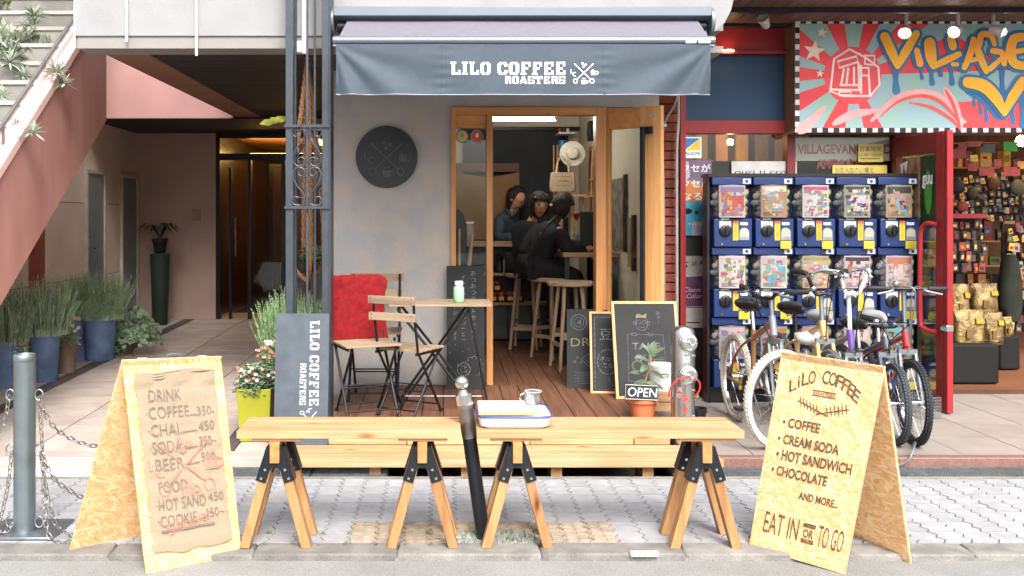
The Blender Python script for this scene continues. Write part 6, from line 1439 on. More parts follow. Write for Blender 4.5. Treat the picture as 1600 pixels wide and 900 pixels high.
def shelfjars():
    m_lid = M('jar_lid_red', '#a02a26', .35)
    proto = T('preserve_jar', 'x', 'jar', (0, 0, 0), 'red lidded jars on the counter shelf')
    B().lathe([(.035, 0), (.042, .006), (.042, .07), (.034, .08), (0, .08)], (0, 0, 0), 16).build('jar_glass', M('jar_dark', '#4a2c20', .25), proto); B().lathe([(.037, .08), (.038, .1), (0, .102)], (0, 0, 0), 16).build('lid', m_lid, proto); b = B(frame((0, -.0425, 0))); b.poly(rc(-.025, .02, .025, .055), .001); b.build('label', M('jar_label', '#c09a40', .5), proto, smooth=0)
    L = [(771, 0), (783, .0), (797, 0), (811, 0), (777, .104), (790, .12)]
    labs = ['leftmost red lidded jar on the counter shelf', 'second red lidded jar from the left on the shelf', 'red lidded jar at the middle of the counter shelf', 'rightmost red lidded jar on the counter shelf', 'red lidded jar stacked on the two leftmost jars', 'x']
    for i, (px, dz) in enumerate(L[:5]):
        loc = (PX(px, 9.15), 9.15 , .58 + dz)
        if i == 0: first = proto; continue
        dup(proto, loc, label=labs[i])
    proto.location = (PX(771, 9.15), 9.15, .58); proto['label'] = labs[0]
shelfjars()
stand('figurine', 'dark rounded ornament on the upper counter shelf', 'ornament', lambda t: (B().lathe([(.045, 0), (.05, .03), (.03, .09), (.022, .11), (.032, .14), (.03, .17), (0, .185)], (PX(780, 9.18), 9.18, .862), 16).build('figure', m_black, t)))
stand('box', 'pale cardboard box on the upper counter shelf', 'box', lambda t: B().box(PX(786, 9.18), PX(800, 9.18), 9.12, 9.25, .862, .99).build('carton', M('pale_box', '#8f8580', .7), t))
stand('storage_jar', 'large clear jar on the counter behind the left glass panel', 'jar', lambda t: (B().lathe([(.05, 1.166), (.055, 1.175), (.055, 1.30), (.04, 1.325), (.04, 1.34)], (PX(733, 9.2), 9.2, 0), 20).build('jar_glass', M('jar_pale', '#8c8478', .2, 0, .1), t), B().cyl((PX(733, 9.2), 9.2, 1.34), (PX(733, 9.2), 9.2, 1.36), .045, 20).build('lid', m_en, t)))
stand('guitar_case', 'dark rounded case standing inside behind the left glass panel', 'case', lambda t: (B(frame((PX(712, 7.4), 7.45, FZ))).poly([(-.03, 0), (.09, 0), (.10, .6), (.085, 1.15), (.06, 1.24), (.03, 1.27), (-.03, 1.27)], 0, -.09).build('case_shell', m_black, t, bevel=.01)))
for k, (x0, x1, z0, z1) in enumerate(((716, 718, .5, 357), (718, 738, .5, 366))):
    stand('branch', ('thin straight wooden stick behind the left glass panel', 'thick leaning wooden branch behind the left glass panel')[k], 'branch', lambda t: B().tube([(PX(x0, 7.3), 7.3, FZ), (PX((x0 + x1) / 2, 7.3), 7.31, .8), (PX(x1, 7.3), 7.33, PZ(z1, 7.3))], [.008, .012, .01] if k == 0 else [.016, .02, .014], 8).build('branch_wood', M('branch', '#a08468', .7, 0, .2, 20), t))
for k, (x, c_) in enumerate(((736, '#c0a030'), (745, '#b8443a'))):
    pass
for k, (px, cr_, cf, lab) in enumerate(((722, '#3a6ea5', '#c8a232', 'round yellow sticker with blue rim at the top of the side glass'), (745, '#7c8478', '#b8483c', 'round red patterned sticker at the top right of the side glass'))):
    def mk(t, px=px, cr_=cr_, cf=cf, k=k):
        D = W + .018; b = B(frame((PX(px, D), D, PZ(213, D)))); b.disc(0, 0, .048, 0, .0015, n=28); b.build('rim', M('rim%d' % k, cr_, .5), t)
        b = B(frame((PX(px, D), D - .0015, PZ(213, D)))); b.disc(0, 0, .040, 0, .0006, n=28); b.build('face', M('badge%d' % k, cf, .5, 0, .3 * k, 60), t)
        b = B(frame((PX(px, D), D - .0022, PZ(213, D)))); b.poly([(-.01, -.008), (.012, -.008), (.012, .022), (-.006, .022)], .0003); b.build('mark', M('mark%d' % k, '#4f9ac0' if k == 0 else '#cfd4cc', .5), t, smooth=0)
    stand('round_sticker', lab, 'sticker', mk)
# pictures on the right inner wall seen through the leaf glass
stand('picture', 'dark collage board on the right inner wall seen through the door glass', 'picture', lambda t: (B().box(1.43, 1.449, 7.45, 8.1, 1.15, 1.72).build('picture_board', M('collage', '#6a665e', .6, 0, .5, 10, col2='#8a8274'), t), B().box(1.425, 1.449, 7.38, 7.45, 1.13, 1.74).build('frame_bar', m_black, t)))
stand('picture', 'small lower picture on the right inner wall seen through the door glass', 'picture', lambda t: (B().box(1.43, 1.449, 7.1, 7.3, 1.02, 1.4).build('picture_board', M('pic2', '#8a7a60', .6, 0, .3, 10), t), B().box(1.42, 1.449, 7.05, 7.1, 1.0, 1.42).build('frame_bar', m_black, t)))
# ================================================================ PLANTS
def greens(c, dark=.2): return M('leaf' + c, c, .6, 0, .35, 14, lo=.3, hi=.7)
def rosemary(par, x, y, z, rx, h, n, seed, m, ry=None, nl=46, lean=0, nw=.0036):
    rs = random.Random(seed); b = B(); ry = ry or rx
    for k in range(n):
        a = rs.uniform(0, 6.283); r0 = math.sqrt(rs.random()); bx_, by = x + r0 * rx * .75 * math.cos(a), y + r0 * ry * .75 * math.sin(a)
        hh = h * rs.uniform(.55, 1.05) * (1 - .25 * r0 * r0); out = rs.uniform(.1, .45) * rx; p0 = Vector((bx_, by, z)); p2 = Vector((bx_ + out * math.cos(a) * (.4 + r0) + lean * hh + rs.uniform(-.02, .02), by + out * math.sin(a) * (.4 + r0), z + hh)); p1 = p0.lerp(p2, .5) + Vector((rs.uniform(-.02, .02), rs.uniform(-.02, .02), .02))
        for i in range(nl):
            t = (i + rs.random()) / nl; t = .12 + .88 * t; p = p0 * (1 - t) ** 2 + p1 * 2 * t * (1 - t) + p2 * t * t; a2 = rs.uniform(0, 6.283); L = rs.uniform(.014, .024) * (1.2 - .5 * t)
            d = Vector((math.cos(a2), math.sin(a2), rs.uniform(.2, .8))) * L; w_ = Vector((-math.sin(a2), math.cos(a2), 0)) * nw
            b.add([p - w_, p + w_, p + d], [(0, 1, 2)])
        b.tube([p0, p1, p2], [.003, .002, .0008], 3, cap=False)
    return b.build('foliage', m, par, smooth=0)
def leafy(par, x, y, z, rx, ry, h, n, seed, m, L=.02, Wd=.012, name='foliage', droop=0):
    rs = random.Random(seed); b = B()
    for k in range(n):
        while True:
            q = Vector((rs.uniform(-1, 1), rs.uniform(-1, 1), rs.uniform(0, 1)))
            if q.x ** 2 + q.y ** 2 + (q.z * .9) ** 2 < 1 and (q.length > .45 or rs.random() < .3): break
        p = Vector((x + q.x * rx, y + q.y * ry, z + q.z * h - droop * (q.x ** 2 + q.y ** 2))); a = rs.uniform(0, 6.283); d = Vector((math.cos(a), math.sin(a), rs.uniform(-.5, .7))).normalized(); s_ = d.cross(Vector((rs.uniform(-.4, .4), rs.uniform(-.4, .4), 1))).normalized(); u = d.cross(s_); l_ = L * rs.uniform(.6, 1.2); w_ = Wd * rs.uniform(.7, 1.1)
        b.add([p, p + d * l_ * .5 + s_ * w_ - u * w_ * .3, p + d * l_, p + d * l_ * .5 - s_ * w_ - u * w_ * .3, p + d * l_ * .5], [(0, 1, 4), (1, 2, 4), (2, 3, 4), (3, 0, 4)])
    return b.build(name, m, par, smooth=0)
def pansies(par, x, y, z, rx, ry, h, n, seed, mats, dirv=(0.1, -1, .5), r=.017):
    rs = random.Random(seed)
    bs_ = [B() for _ in mats]
    for k in range(n):
        a = rs.uniform(0, 6.283); q = math.sqrt(rs.random()); p = Vector((x + q * rx * math.cos(a), y + q * ry * math.sin(a), z + h * rs.uniform(.35, 1.05))); dd = (Vector(dirv) + Vector((rs.uniform(-.5, .5), rs.uniform(-.4, .4), rs.uniform(-.3, .5)))).normalized()
        mm_ = dd.to_track_quat('Z', 'Y').to_matrix().to_4x4(); b = bs_[k % len(mats)]; b.M = Matrix.Translation(p) @ mm_
        for j in range(5):
            t = j * 1.2566 + .3; cx_, cy_ = r * .55 * math.cos(t), r * .55 * math.sin(t); b.disc(cx_, cy_, r * rs.uniform(.5, .62), .0006 * j + .001, n=7)
        b.M = None
    for b, m in zip(bs_, mats): b.build('flowers', m, par, smooth=0)
def potshape(par, x, y, z, r0, r1, h, m, name='pot', rim=.006):
    B().lathe([(r0, z), (r0 + .003, z + .004), (r1 - .002, z + h - .03), (r1 + rim, z + h - .028), (r1 + rim, z + h), (r1 - .008, z + h), (r1 - .012, z + h - .025), (0, z + h - .025)], (x, y, 0), 32).build(name, m, par)
    b = B(); b.disc(x, y, r1 - .01, z + h - .024, n=20); b.build('soil', M('soil', '#33261c', .95, 0, .3, 60, .5), par)
m_pb = M('pot_blue', '#4c5f82', .5, 0, .28, 5, .15, 30, col2='#6f84a8', lo=.3, hi=.7); m_pbr = M('pot_brown', '#6f5a4c', .75, 0, .3, 8, .2, 50)
G1, G2, G3 = greens('#a3b795'), greens('#9bb18a'), greens('#aabc9a')
m_fo, m_fw, m_fp, m_fy = M('fl_orange', '#b86036', .7, 0, .1), M('fl_white', '#b8aca4', .7, 0, .05), M('fl_pink', '#a87a74', .7, 0, .1), M('fl_yellow', '#d6b450', .7, 0, .1)
def gpos(px, py): D = F * 1.40 / (py - HY); D = F * (1.4 - fz(D)) / (py - HY); return PX(px, D), D, fz(D)
def ros(px, py, r, h, bh, n, seed, m, lab, rx=None):
    x, y, z = gpos(px, py); t = T('rosemary_pot', lab, 'potted plant', (x, y + r, z), 'blue pots of rosemary beside the passage')
    potshape(t, x, y + r, z, r * .82, r, h, m_pb); rosemary(t, x, y + r, z + h - .03, rx or r * 1.45, bh, n, seed, m); return t
ros(60, 597, .117, .40, .50, 340, 1, G1, 'bushy rosemary in blue pot behind the steel bollard', .24)
ros(147, 563, .145, .40, .46, 380, 2, G2, 'rosemary in the frontmost glossy blue pot of the right pair', .27)
ros(112, 561, .12, .40, .44, 240, 3, G2, 'rosemary in blue pot half hidden left of the frontmost one', .2)
ros(-2, 606, .12, .36, .50, 260, 4, G3, 'rosemary cut off by the left edge of the picture', .22)
def smallpot(px, py, r, h, seed, lab, mats, nfl=40, lf=.13):
    x, y, z = gpos(px, py); t = T('pansy_pot', lab, 'potted plant', (x, y + r, z)); potshape(t, x, y + r, z, r * .85, r, h, m_pbr)
    leafy(t, x, y + r, z + h - .03, r * 1.3, r * 1.2, lf, 420, seed, G2, .03, .012); pansies(t, x, y + r, z + h - .01, r * 1.35, r * 1.1, lf * 1.5, nfl, seed, mats); return t
smallpot(98, 582, .078, .26, 11, 'small brown pot of orange and white pansies between the blue pots', [m_fo, m_fw, m_fp, m_fw], 46, .16)
smallpot(16, 604, .075, .24, 12, 'brown pot of orange pansies at the far left behind the bollard', [m_fo, m_fp, m_fw, m_fo], 50, .17)
x, y, z = gpos(186, 552); iv = T('ivy_pot', 'trailing ivy spilling from a dark pot beside the passage', 'potted plant', (x, y + .1, z)); potshape(iv, x, y + .1, z, .09, .11, .2, m_pbr)
ivg = M('ivy_leaf', '#4f6f4c', .45, 0, .35, 12, col2='#8aa383'); rs = random.Random(5); b = B()
for k in range(640):
    a = rs.uniform(0, 6.283); q = math.sqrt(rs.random()); p = Vector((x + .03 + q * .30 * math.cos(a) + .06, y + .05 + q * .22 * math.sin(a), z + .36 - q * q * .22 + rs.uniform(-.12, .1) * (1 - q * .3))); dd = Vector((math.cos(a) * .6, -abs(math.sin(a)) * .7 - .2, rs.uniform(-.1, .9))).normalized(); mm_ = Matrix.Translation(p) @ dd.to_track_quat('Z', 'Y').to_matrix().to_4x4() @ Matrix.Rotation(rs.uniform(0, 6), 4, 'Z'); s_ = rs.uniform(.013, .026)
    b.M = mm_; b.add([(0, s_ * 1.3, 0), (s_ * .45, s_ * .4, .002), (s_ * 1.05, s_ * .3, 0), (s_ * .5, -.3 * s_, .002), (s_ * .5, -.9 * s_, 0), (0, -.6 * s_, .003), (-s_ * .5, -.9 * s_, 0), (-s_ * .5, -.3 * s_, .002), (-s_ * 1.05, s_ * .3, 0), (-s_ * .45, s_ * .4, .002)], [tuple(range(10))[::-1]])
b.M = None; b.build('ivy_leaves', ivg, iv, smooth=0)
b = B()
for k in range(14):
    a = -1.2 + k * .22; p = Vector((x, y + .1, z + .2)); b.tube(path([p, p + Vector((.15 * math.cos(a), -.1, .12)), p + Vector((.32 * math.cos(a) + .05, -.18, -.02 - .1 * (k % 3)))], 5), .003, 4)
b.build('ivy_stems', M('stem', '#5a5a3a', .7), iv)
# ivy patch at the foot
leafy(iv, x - .03, y - .08, z, .10, .06, .10, 150, 6, ivg, .04, .02, 'low_leaves')
# right of the passage, by the column
x, y = PX(403, 5.75), 5.72; yp = T('lime_planter', 'lime yellow square planter with pansies next to the leaning sign', 'potted plant', (x, y, .06))
lime = M('lime_planter', '#8c8c20', .5, 0, .08, 4)
loft(B(), [[(x + sx * w_, y + sy * w_, zz) for sx, sy in ((1, 1), (-1, 1), (-1, -1), (1, -1))] for w_, zz in ((.088, .06), (.102, .375), (.094, .375), (.09, .34))]).build('planter', lime, yp, bevel=.003)
leafy(yp, x, y, .34, .14, .12, .17, 1300, 21, greens('#6b8466'), .028, .012); pansies(yp, x - .01, y - .03, .37, .13, .09, .12, 52, 22, [m_fo, m_fw, m_fp, m_fw], r=.0105)
leafy(yp, x + .06, y + .05, .45, .07, .06, .17, 260, 23, greens('#6f7a55'), .025, .009); pansies(yp, x + .06, y + .02, .48, .07, .05, .16, 30, 24, [m_fp, m_fw, m_fo], r=.0095)
x, y = PX(425, 6.05), 6.15; t = T('rosemary_pot', 'tall rosemary growing behind the iron column and the slate sign', 'potted plant', (x + .12, y, fz(6.1))); potshape(t, x + .12, y, fz(6.1), .13, .17, .36, m_pbr)
rosemary(t, x + .12, y, .36, .21, .58, 640, 31, greens('#84a072'), ry=.2, nl=46)
# dark aspidistra in the lobby corner
x, y = PX(250, 10.9), 10.9; t = T('dark_houseplant', 'shaded strappy plant in black pot on stand by the lobby wall', 'potted plant', (x, y, fz(10.9)))
B().cyl((x, y, fz(10.9)), (x, y, .98), .085, 24, .11).build('stand', M('green_drum', '#1f2c22', .6), t); potshape(t, x, y, .99, .06, .09, .17, m_black)
b = B(); rs = random.Random(8)
for k in range(22):
    a = rs.uniform(0, 6.283); L = rs.uniform(.16, .30); d = Vector((math.cos(a), math.sin(a) * .6, 0)); s_ = Vector((-math.sin(a), math.cos(a), 0)) * .02; p = Vector((x, y, 1.16)); pts = [p, p + d * L * .35 + Vector((0, 0, L * .55)), p + d * L * .8 + Vector((0, 0, L * .6)), p + d * L * 1.15 + Vector((0, 0, L * .35))]
    vs = []; 
    for i, q in enumerate(pts): w_ = (.4, 1, .9, .1)[i]; vs += [q - s_ * w_, q + s_ * w_]
    b.add(vs, [(2 * i, 2 * i + 1, 2 * i + 3, 2 * i + 2) for i in range(3)])
b.build('leaves', M('dark_leaf', '#2c3a2a', .5, 0, .2), t, smooth=0)
# grey-leaved plants on the stair and green shrub at the top left
m_sil = M('silver_leaf', '#8f9c86', .6, 0, .2, 10, col2='#b9c2b0')
def rosette(px, py, D, s, n, seed, lab, m=m_sil, par=None, gr='silvery succulents growing over the stair edge'):
    s *= .62; c = P(px, py, D); t = par or T('succulent', lab, 'plant', c, gr); rs = random.Random(seed); b = B()
    for k in range(n):
        a = rs.uniform(0, 6.283); e = rs.uniform(-.5, 1.3); d = Vector((math.cos(a) * math.cos(e), math.sin(a) * math.cos(e), math.sin(e))); L = s * rs.uniform(.5, 1.1); w_ = d.cross(Vector((0, 0, 1))); w_ = (w_.normalized() if w_.length > .01 else Vector((1, 0, 0))) * s * .07; p = c + d * s * .1
        q = p + d * L; b.add([p - w_ * .5, p + w_ * .5, p + d * L * .55 + w_, q + Vector((0, 0, -.1 * s)), p + d * L * .55 - w_], [(0, 1, 2, 3, 4)])
    b.build('leaves', m, t, smooth=0); return t
for i, (px, py, D, s, lab) in enumerate(((52, 207, 5.8, .16, 'silvery succulent hanging over the pink stair edge, lowest one'), (88, 115, 6.3, .2, 'silvery succulent spilling over the middle of the pink stair edge'), (28, 198, 5.9, .12, 'small silvery succulent just inside the lower stair rail'), (100, 130, 6.35, .15, 'pale drooping succulent on the outer face of the stair edge'))):
    rosette(px, py, D, s, 46, 40 + i, lab)
sp = T('silver_shrub', 'spreading silvery leaved shrub covering the upper stair', 'shrub', P(30, 110, 6.6))
for i, (px, py, D, s) in enumerate(((5, 80, 6.8, .26), (30, 70, 6.9, .26), (60, 82, 7.0, .24), (50, 40, 7.1, .2), (15, 98, 6.6, .2), (2, 150, 6.3, .14), (38, 118, 6.5, .14), (75, 72, 7.1, .2), (12, 60, 6.9, .26), (-8, 60, 6.8, .3), (53, 25, 7.1, .18), (45, 58, 7.0, .22), (20, 84, 6.8, .22))): rosette(px, py, D, s, 46, 60 + i, '', par=sp)
c = P(0, 45, 7.6); t = T('green_shrub', 'dense bright green shrub at the top of the stairs', 'shrub', c)
leafy(t, c.x - .1, c.y, c.z - .35, .42, .35, .72, 2400, 71, M('bright_leaf', '#6f9440', .55, 0, .3, 10, col2='#9fb850'), .06, .028)
# macrame hanger and its plant behind the column
ax_, ay, az_ = PX(480, 6.0), 6.0, PZ(96, 6.0); mh = T('macrame_hanger', 'brown rope plant hanger hanging behind the iron column', 'plant hanger', (ax_, ay, PZ(430, 6.0)))
m_rope = M('jute_rope', '#8a6548', .9, 0, .3, 90, .8, 300)
for k in range(4):
    a = R(20 + 90 * k); b = B(); pts = path([(ax_, ay, az_), (ax_ + .035 * math.cos(a), ay + .035 * math.sin(a), az_ - .3), (ax_ + .085 * math.cos(a), ay + .085 * math.sin(a), PZ(280, 6.0)), (ax_ + .10 * math.cos(a), ay + .10 * math.sin(a), PZ(400, 6.0)), (ax_, ay, PZ(440, 6.0))], 10)
    for ph in (0, 2.1, 4.2): b.tube([(p.x + .009 * math.cos(i * .9 + ph), p.y + .009 * math.sin(i * .9 + ph), p.z) for i, p in enumerate(path(pts, 2))], .0085, 5)
    b.build('rope', m_rope, mh)
B().tube([(ax_ + .012 * math.cos(R(a)), ay, az_ + .02 + .012 * math.sin(R(a))) for a in range(0, 360, 30)], .003, 6, closed=True).build('hook_ring', m_galv, mh)
B().cyl((ax_, ay, az_ + .03), (ax_, ay, 2.46), .003, 6).build('hook_rod', m_galv, mh)
hp = T('hanging_plant', 'leafy green plant in a bowl held by the rope hanger', 'potted plant', (ax_, ay, PZ(425, 6.0))); z_ = PZ(425, 6.0)
B().lathe([(.04, z_), (.075, z_ + .04), (.085, z_ + .08), (.078, z_ + .08), (.07, z_ + .05), (0, z_ + .05)], (ax_, ay, 0), 20).build('bowl', m_black, hp); leafy(hp, ax_ + .02, ay, z_ + .04, .10, .09, .13, 260, 81, greens('#4f6b3a'), .035, .012)
b = B(); c = P(430, 192, 5.9)
lfp = T('broad_leaf', 'single green and yellow leaf sticking out left of the iron column', 'leaf', c); b = B(); rs = random.Random(4)
for k, (dx, dz, L) in enumerate(((-.05, .0, .05), (-.01, .012, .045), (.03, .02, .05))):
    p = c + Vector((dx, 0, dz)); b.add([p + Vector((-L, 0, -.008)), p + Vector((-.3 * L, -.01, .022)), p + Vector((.6 * L, -.01, .022)), p + Vector((L, 0, .004)), p + Vector((.2 * L, .005, -.018))], [(0, 4, 3, 2, 1)])
b.build('leaf_blade', M('leaf_yg', '#5f7d30', .5, 0, .4, 20, col2='#a8a040'), lfp, smooth=0); B().tube([c + Vector((.06, 0, .02)), c + Vector((.2, .05, .04))], .003, 5).build('leaf_stalk', M('stem', '#5a5a3a'), lfp)

# ================================================================ OPEN SIGN, RUBBER PLANT, PAIL, CRATE
x, y = PX(1003, 5.68), 5.66; tp = T('rubber_plant', 'rubber plant with thick oval leaves in a terracotta pot behind the open sign', 'potted plant', (x, y, FZ))
B().lathe([(.062, FZ), (.082, FZ + .10), (.095, FZ + .10), (.096, FZ + .14), (.085, FZ + .14), (.08, FZ + .12), (0, FZ + .12)], (x, y, 0), 28).build('pot', m_terra, tp)
st = path([(x + .0, y, FZ + .12), (x + .01, y, FZ + .20), (x + .035, y + .01, FZ + .28), (x + .06, y + .02, FZ + .375)], 6); B().tube(st, .006, 8).build('stem', M('stem_brown', '#8a6a4c', .7), tp)
m_rl = M('rubber_leaf', '#4a5e48', .35, 0, .2, 8, coat=.15, col2='#6a7f62')
def bigleaf(p, d, L, W_, par, m):
    p = Vector(p); d = Vector(d).normalized(); s_ = d.cross(Vector((0, -.4, 1))).normalized(); u = s_.cross(d); vs = []; n = 7
    for i in range(n + 1):
        t = i / n; w_ = W_ * math.sin(math.pi * t) ** .7 * (1 - .15 * t) if 0 < t < 1 else 0; q = p + d * L * t - u * (.25 * L * t * t)
        vs += [q - s_ * w_ + u * w_ * .3, q, q + s_ * w_ + u * w_ * .3]
    B().add(vs, [f_ for i in range(n) for f_ in ((3 * i, 3 * i + 1, 3 * i + 4, 3 * i + 3), (3 * i + 1, 3 * i + 2, 3 * i + 5, 3 * i + 4))]).build('leaf', m, par, smooth=80)
for i, (k, d, L) in enumerate(((17, (.1, -.2, 1), .12), (17, (-.45, -.2, .9), .12), (17, (.55, -.3, .7), .12), (16, (.95, -.2, .15), .13), (15, (-.8, -.3, .5), .13), (14, (-.5, -.5, -.1), .11), (12, (.9, -.4, -.2), .12), (10, (-.9, -.3, .4), .14), (8, (-.75, -.5, -.2), .13), (7, (.85, -.3, -.1), .14), (5, (-.9, -.2, .1), .13), (4, (.7, -.5, .2), .11))):
    bigleaf(st[min(k, len(st) - 1)], d, L * .82, .027, tp, m_rl)
os_ = T('open_sign', 'small black slate with white hand lettered OPEN propped on the terracotta pot', 'sign', (PX(1003, 5.55), 5.55, .3))
oa = P(976, 624, 5.56); of = frame(oa, (1, 0, -.045), (.06, .12, 1)); ow = 53 * 5.56 / F; oh = 24 * 5.56 / F
B(of).add([(0, 0, -.008), (ow, 0, -.008), (ow, oh, -.008), (0, oh, -.008), (0, 0, 0), (ow, 0, 0), (ow, oh, 0), (0, oh, 0)], [(0, 3, 2, 1), (4, 5, 6, 7), (0, 1, 5, 4), (1, 2, 6, 5), (2, 3, 7, 6), (3, 0, 4, 7)]).build('slate', m_chalk, os_, bevel=.001)
b = B(of); b.stroke([(.004, .004), (ow - .004, .004), (ow - .004, oh - .004), (.004, oh - .004), (.004, .004)], .0022, .001); text(b, 'OPEN', .016, .02, .075, .0014, wd=ow - .03, bold=-.005, shear=.1); b.build('lettering', m_wht, os_, smooth=0)
cr_ = T('wooden_crate', 'small wooden crate under the white pail by the standpipe', 'crate', (PX(1037, 5.9), 5.95, FZ))
for k in range(2): B().box(PX(1013, 5.85), PX(1054, 5.85), 5.84, 5.855, FZ + .003 + k * .06, FZ + .055 + k * .06).build('slat', m_pine, cr_, bevel=.002)
B().box(PX(1013, 5.85), PX(1054, 5.85), 5.856, 6.0, FZ, FZ + .12).build('crate_body', m_pine, cr_)
pl_ = T('white_pail', 'white enamelled pail with wire handles behind the rubber plant', 'bucket', (PX(1033, 5.93), 5.93, FZ + .12)); px_ = PX(1033, 5.93); z_ = FZ + .121
B().lathe([(.066, z_), (.078, z_ + .15), (.081, z_ + .155), (.081, z_ + .165), (.07, z_ + .168), (0, z_ + .172)], (px_, 5.93, 0), 28).build('pail', m_en, pl_)
B().tube(path([(px_ - .022, 5.85, z_ + .09), (px_ - .02, 5.842, z_ + .11), (px_ + .02, 5.842, z_ + .11), (px_ + .022, 5.85, z_ + .09)], 4), .003, 6).build('wire_handle', m_black, pl_)
# ================================================================ STANDPIPE
hy = T('standpipe', 'stainless steel fire standpipe with two capped outlets and red lettering', 'hydrant', (PX(1067, 5.5), 5.5, .05)); hx = PX(1067, 5.5); hr = .068; ht = PZ(509, 5.5)
B().lathe([(hr + .02, .05), (hr + .02, .06), (hr, .062), (hr, ht - .045), (hr - .006, ht - .022), (hr - .02, ht - .006), (hr - .045, ht), (0, ht + .001)], (hx, 5.5, 0), 36).build('column_body', M('standpipe_steel', '#b9b7b2', .22, .95, .06, 4, .03, 30), hy)
for zz in (PZ(536, 5.43), PZ(587, 5.43)):
    c_ = (hx + .012, 5.5 - hr + .01, zz)
    o = B().lathe([(.054, 0), (.054, .016), (.050, .018), (.047, .03), (.043, .032), (.043, .04), (.036, .043), (.034, .038), (0, .038)], c_, 30, (.08, -1, 0)).build('outlet_cap', m_steel, hy)
    B().tube(path([(c_[0] - .02, c_[1] - .048, zz + .005), (c_[0] - .005, c_[1] - .052, zz + .012), (c_[0] + .012, c_[1] - .05, zz - .008), (c_[0] + .022, c_[1] - .046, zz - .004)], 4), .004, 6).build('clasp', m_chrome, hy)
B().tube(path([(hx - .09, 5.47, .36), (hx - .085, 5.44, .42), (hx - .045, 5.41, .475), (hx + .02, 5.40, .485), (hx + .07, 5.42, .46), (hx + .085, 5.45, .41), (hx + .07, 5.47, .37), (hx + .05, 5.5, .33)], 6), .0055, 8).build('red_cord', M('cord_red', '#c83a3c', .5), hy)
b = B(); 
def cyltext(b, s, z, size, m, ang=0):
    bb_ = B(); text(bb_, s, 0, z, size, .0008, anchor='c', bold=.02)
    for p in bb_.v: a = p.x / hr + ang; b.v.append(Vector((hx + (hr + p.z) * math.sin(a), 5.5 - (hr + p.z) * math.cos(a), p.y)))
    k0 = len(b.v) - len(bb_.v); b.f += [tuple(i + k0 for i in f_) for f_ in bb_.f]; b.mi += [0] * len(bb_.f)
m_hr = M('hyd_red', '#c8302e', .5)
for s_, py in (('送', 628), ('水', 645), ('口', 662)): cyltext(b, s_, PZ(py, 5.43), .046, m_hr, -.02)
b.build('red_lettering', m_hr, hy, smooth=0)
b = B(); cyltext(b, '消', PZ(612, 5.43), .03, m_hr, -.55); cyltext(b, '防', PZ(622, 5.43), .03, m_hr, -.55); b.build('pink_lettering', M('hyd_pink', '#c88888', .5), hy, smooth=0)
b = B(); n = 8
for (z0, z1, mi) in ((PZ(566, 5.43), PZ(557, 5.43), 0), (PZ(557, 5.43), PZ(554.5, 5.43), 1)):
    b.cur = mi; b.add([(hx + (hr + .0008) * math.sin(-.18 + .5 * k / n), 5.5 - (hr + .0008) * math.cos(-.18 + .5 * k / n), z) for z in (z0, z1) for k in range(n + 1)], [(k, k + 1, k + 2 + n, k + 1 + n) for k in range(n)])
b.build('approval_label', [M('lab_blue', '#a9bcd8', .5), M('lab_teal', '#3f8fa8', .5)], hy, smooth=80)
for zz in (.6, .40, .25): B().lathe([(.008, 0), (.008, .008), (0, .01)], (hx + .052, 5.5 - .045, zz), 10, (.7, -.7, 0)).build('bolt', m_chrome, hy)
t = T('small_succulent', 'tiny pale green succulent growing right of the standpipe', 'plant', (PX(1090, 5.7), 5.7, FZ)); rosette(1090, 625, 5.7, .06, 24, 91, '', m=M('pale_succ', '#8fa86a', .6), par=t); potshape(t, PX(1090, 5.7), 5.7, .05, .04, .05, .2, m_black)
# chalk-like plastic strip on the kerb
stp_ = T('plastic_strip', 'short pink and white plastic strip lying on the kerb edge', 'litter', (PX(1008, 3.92), 3.93, 0))
B().box(PX(986, 3.9), PX(1030, 3.9), 3.905, 3.93, -.008, .012).build('strip', M('pinkish', '#cfb0b2', .5), stp_, bevel=.003)

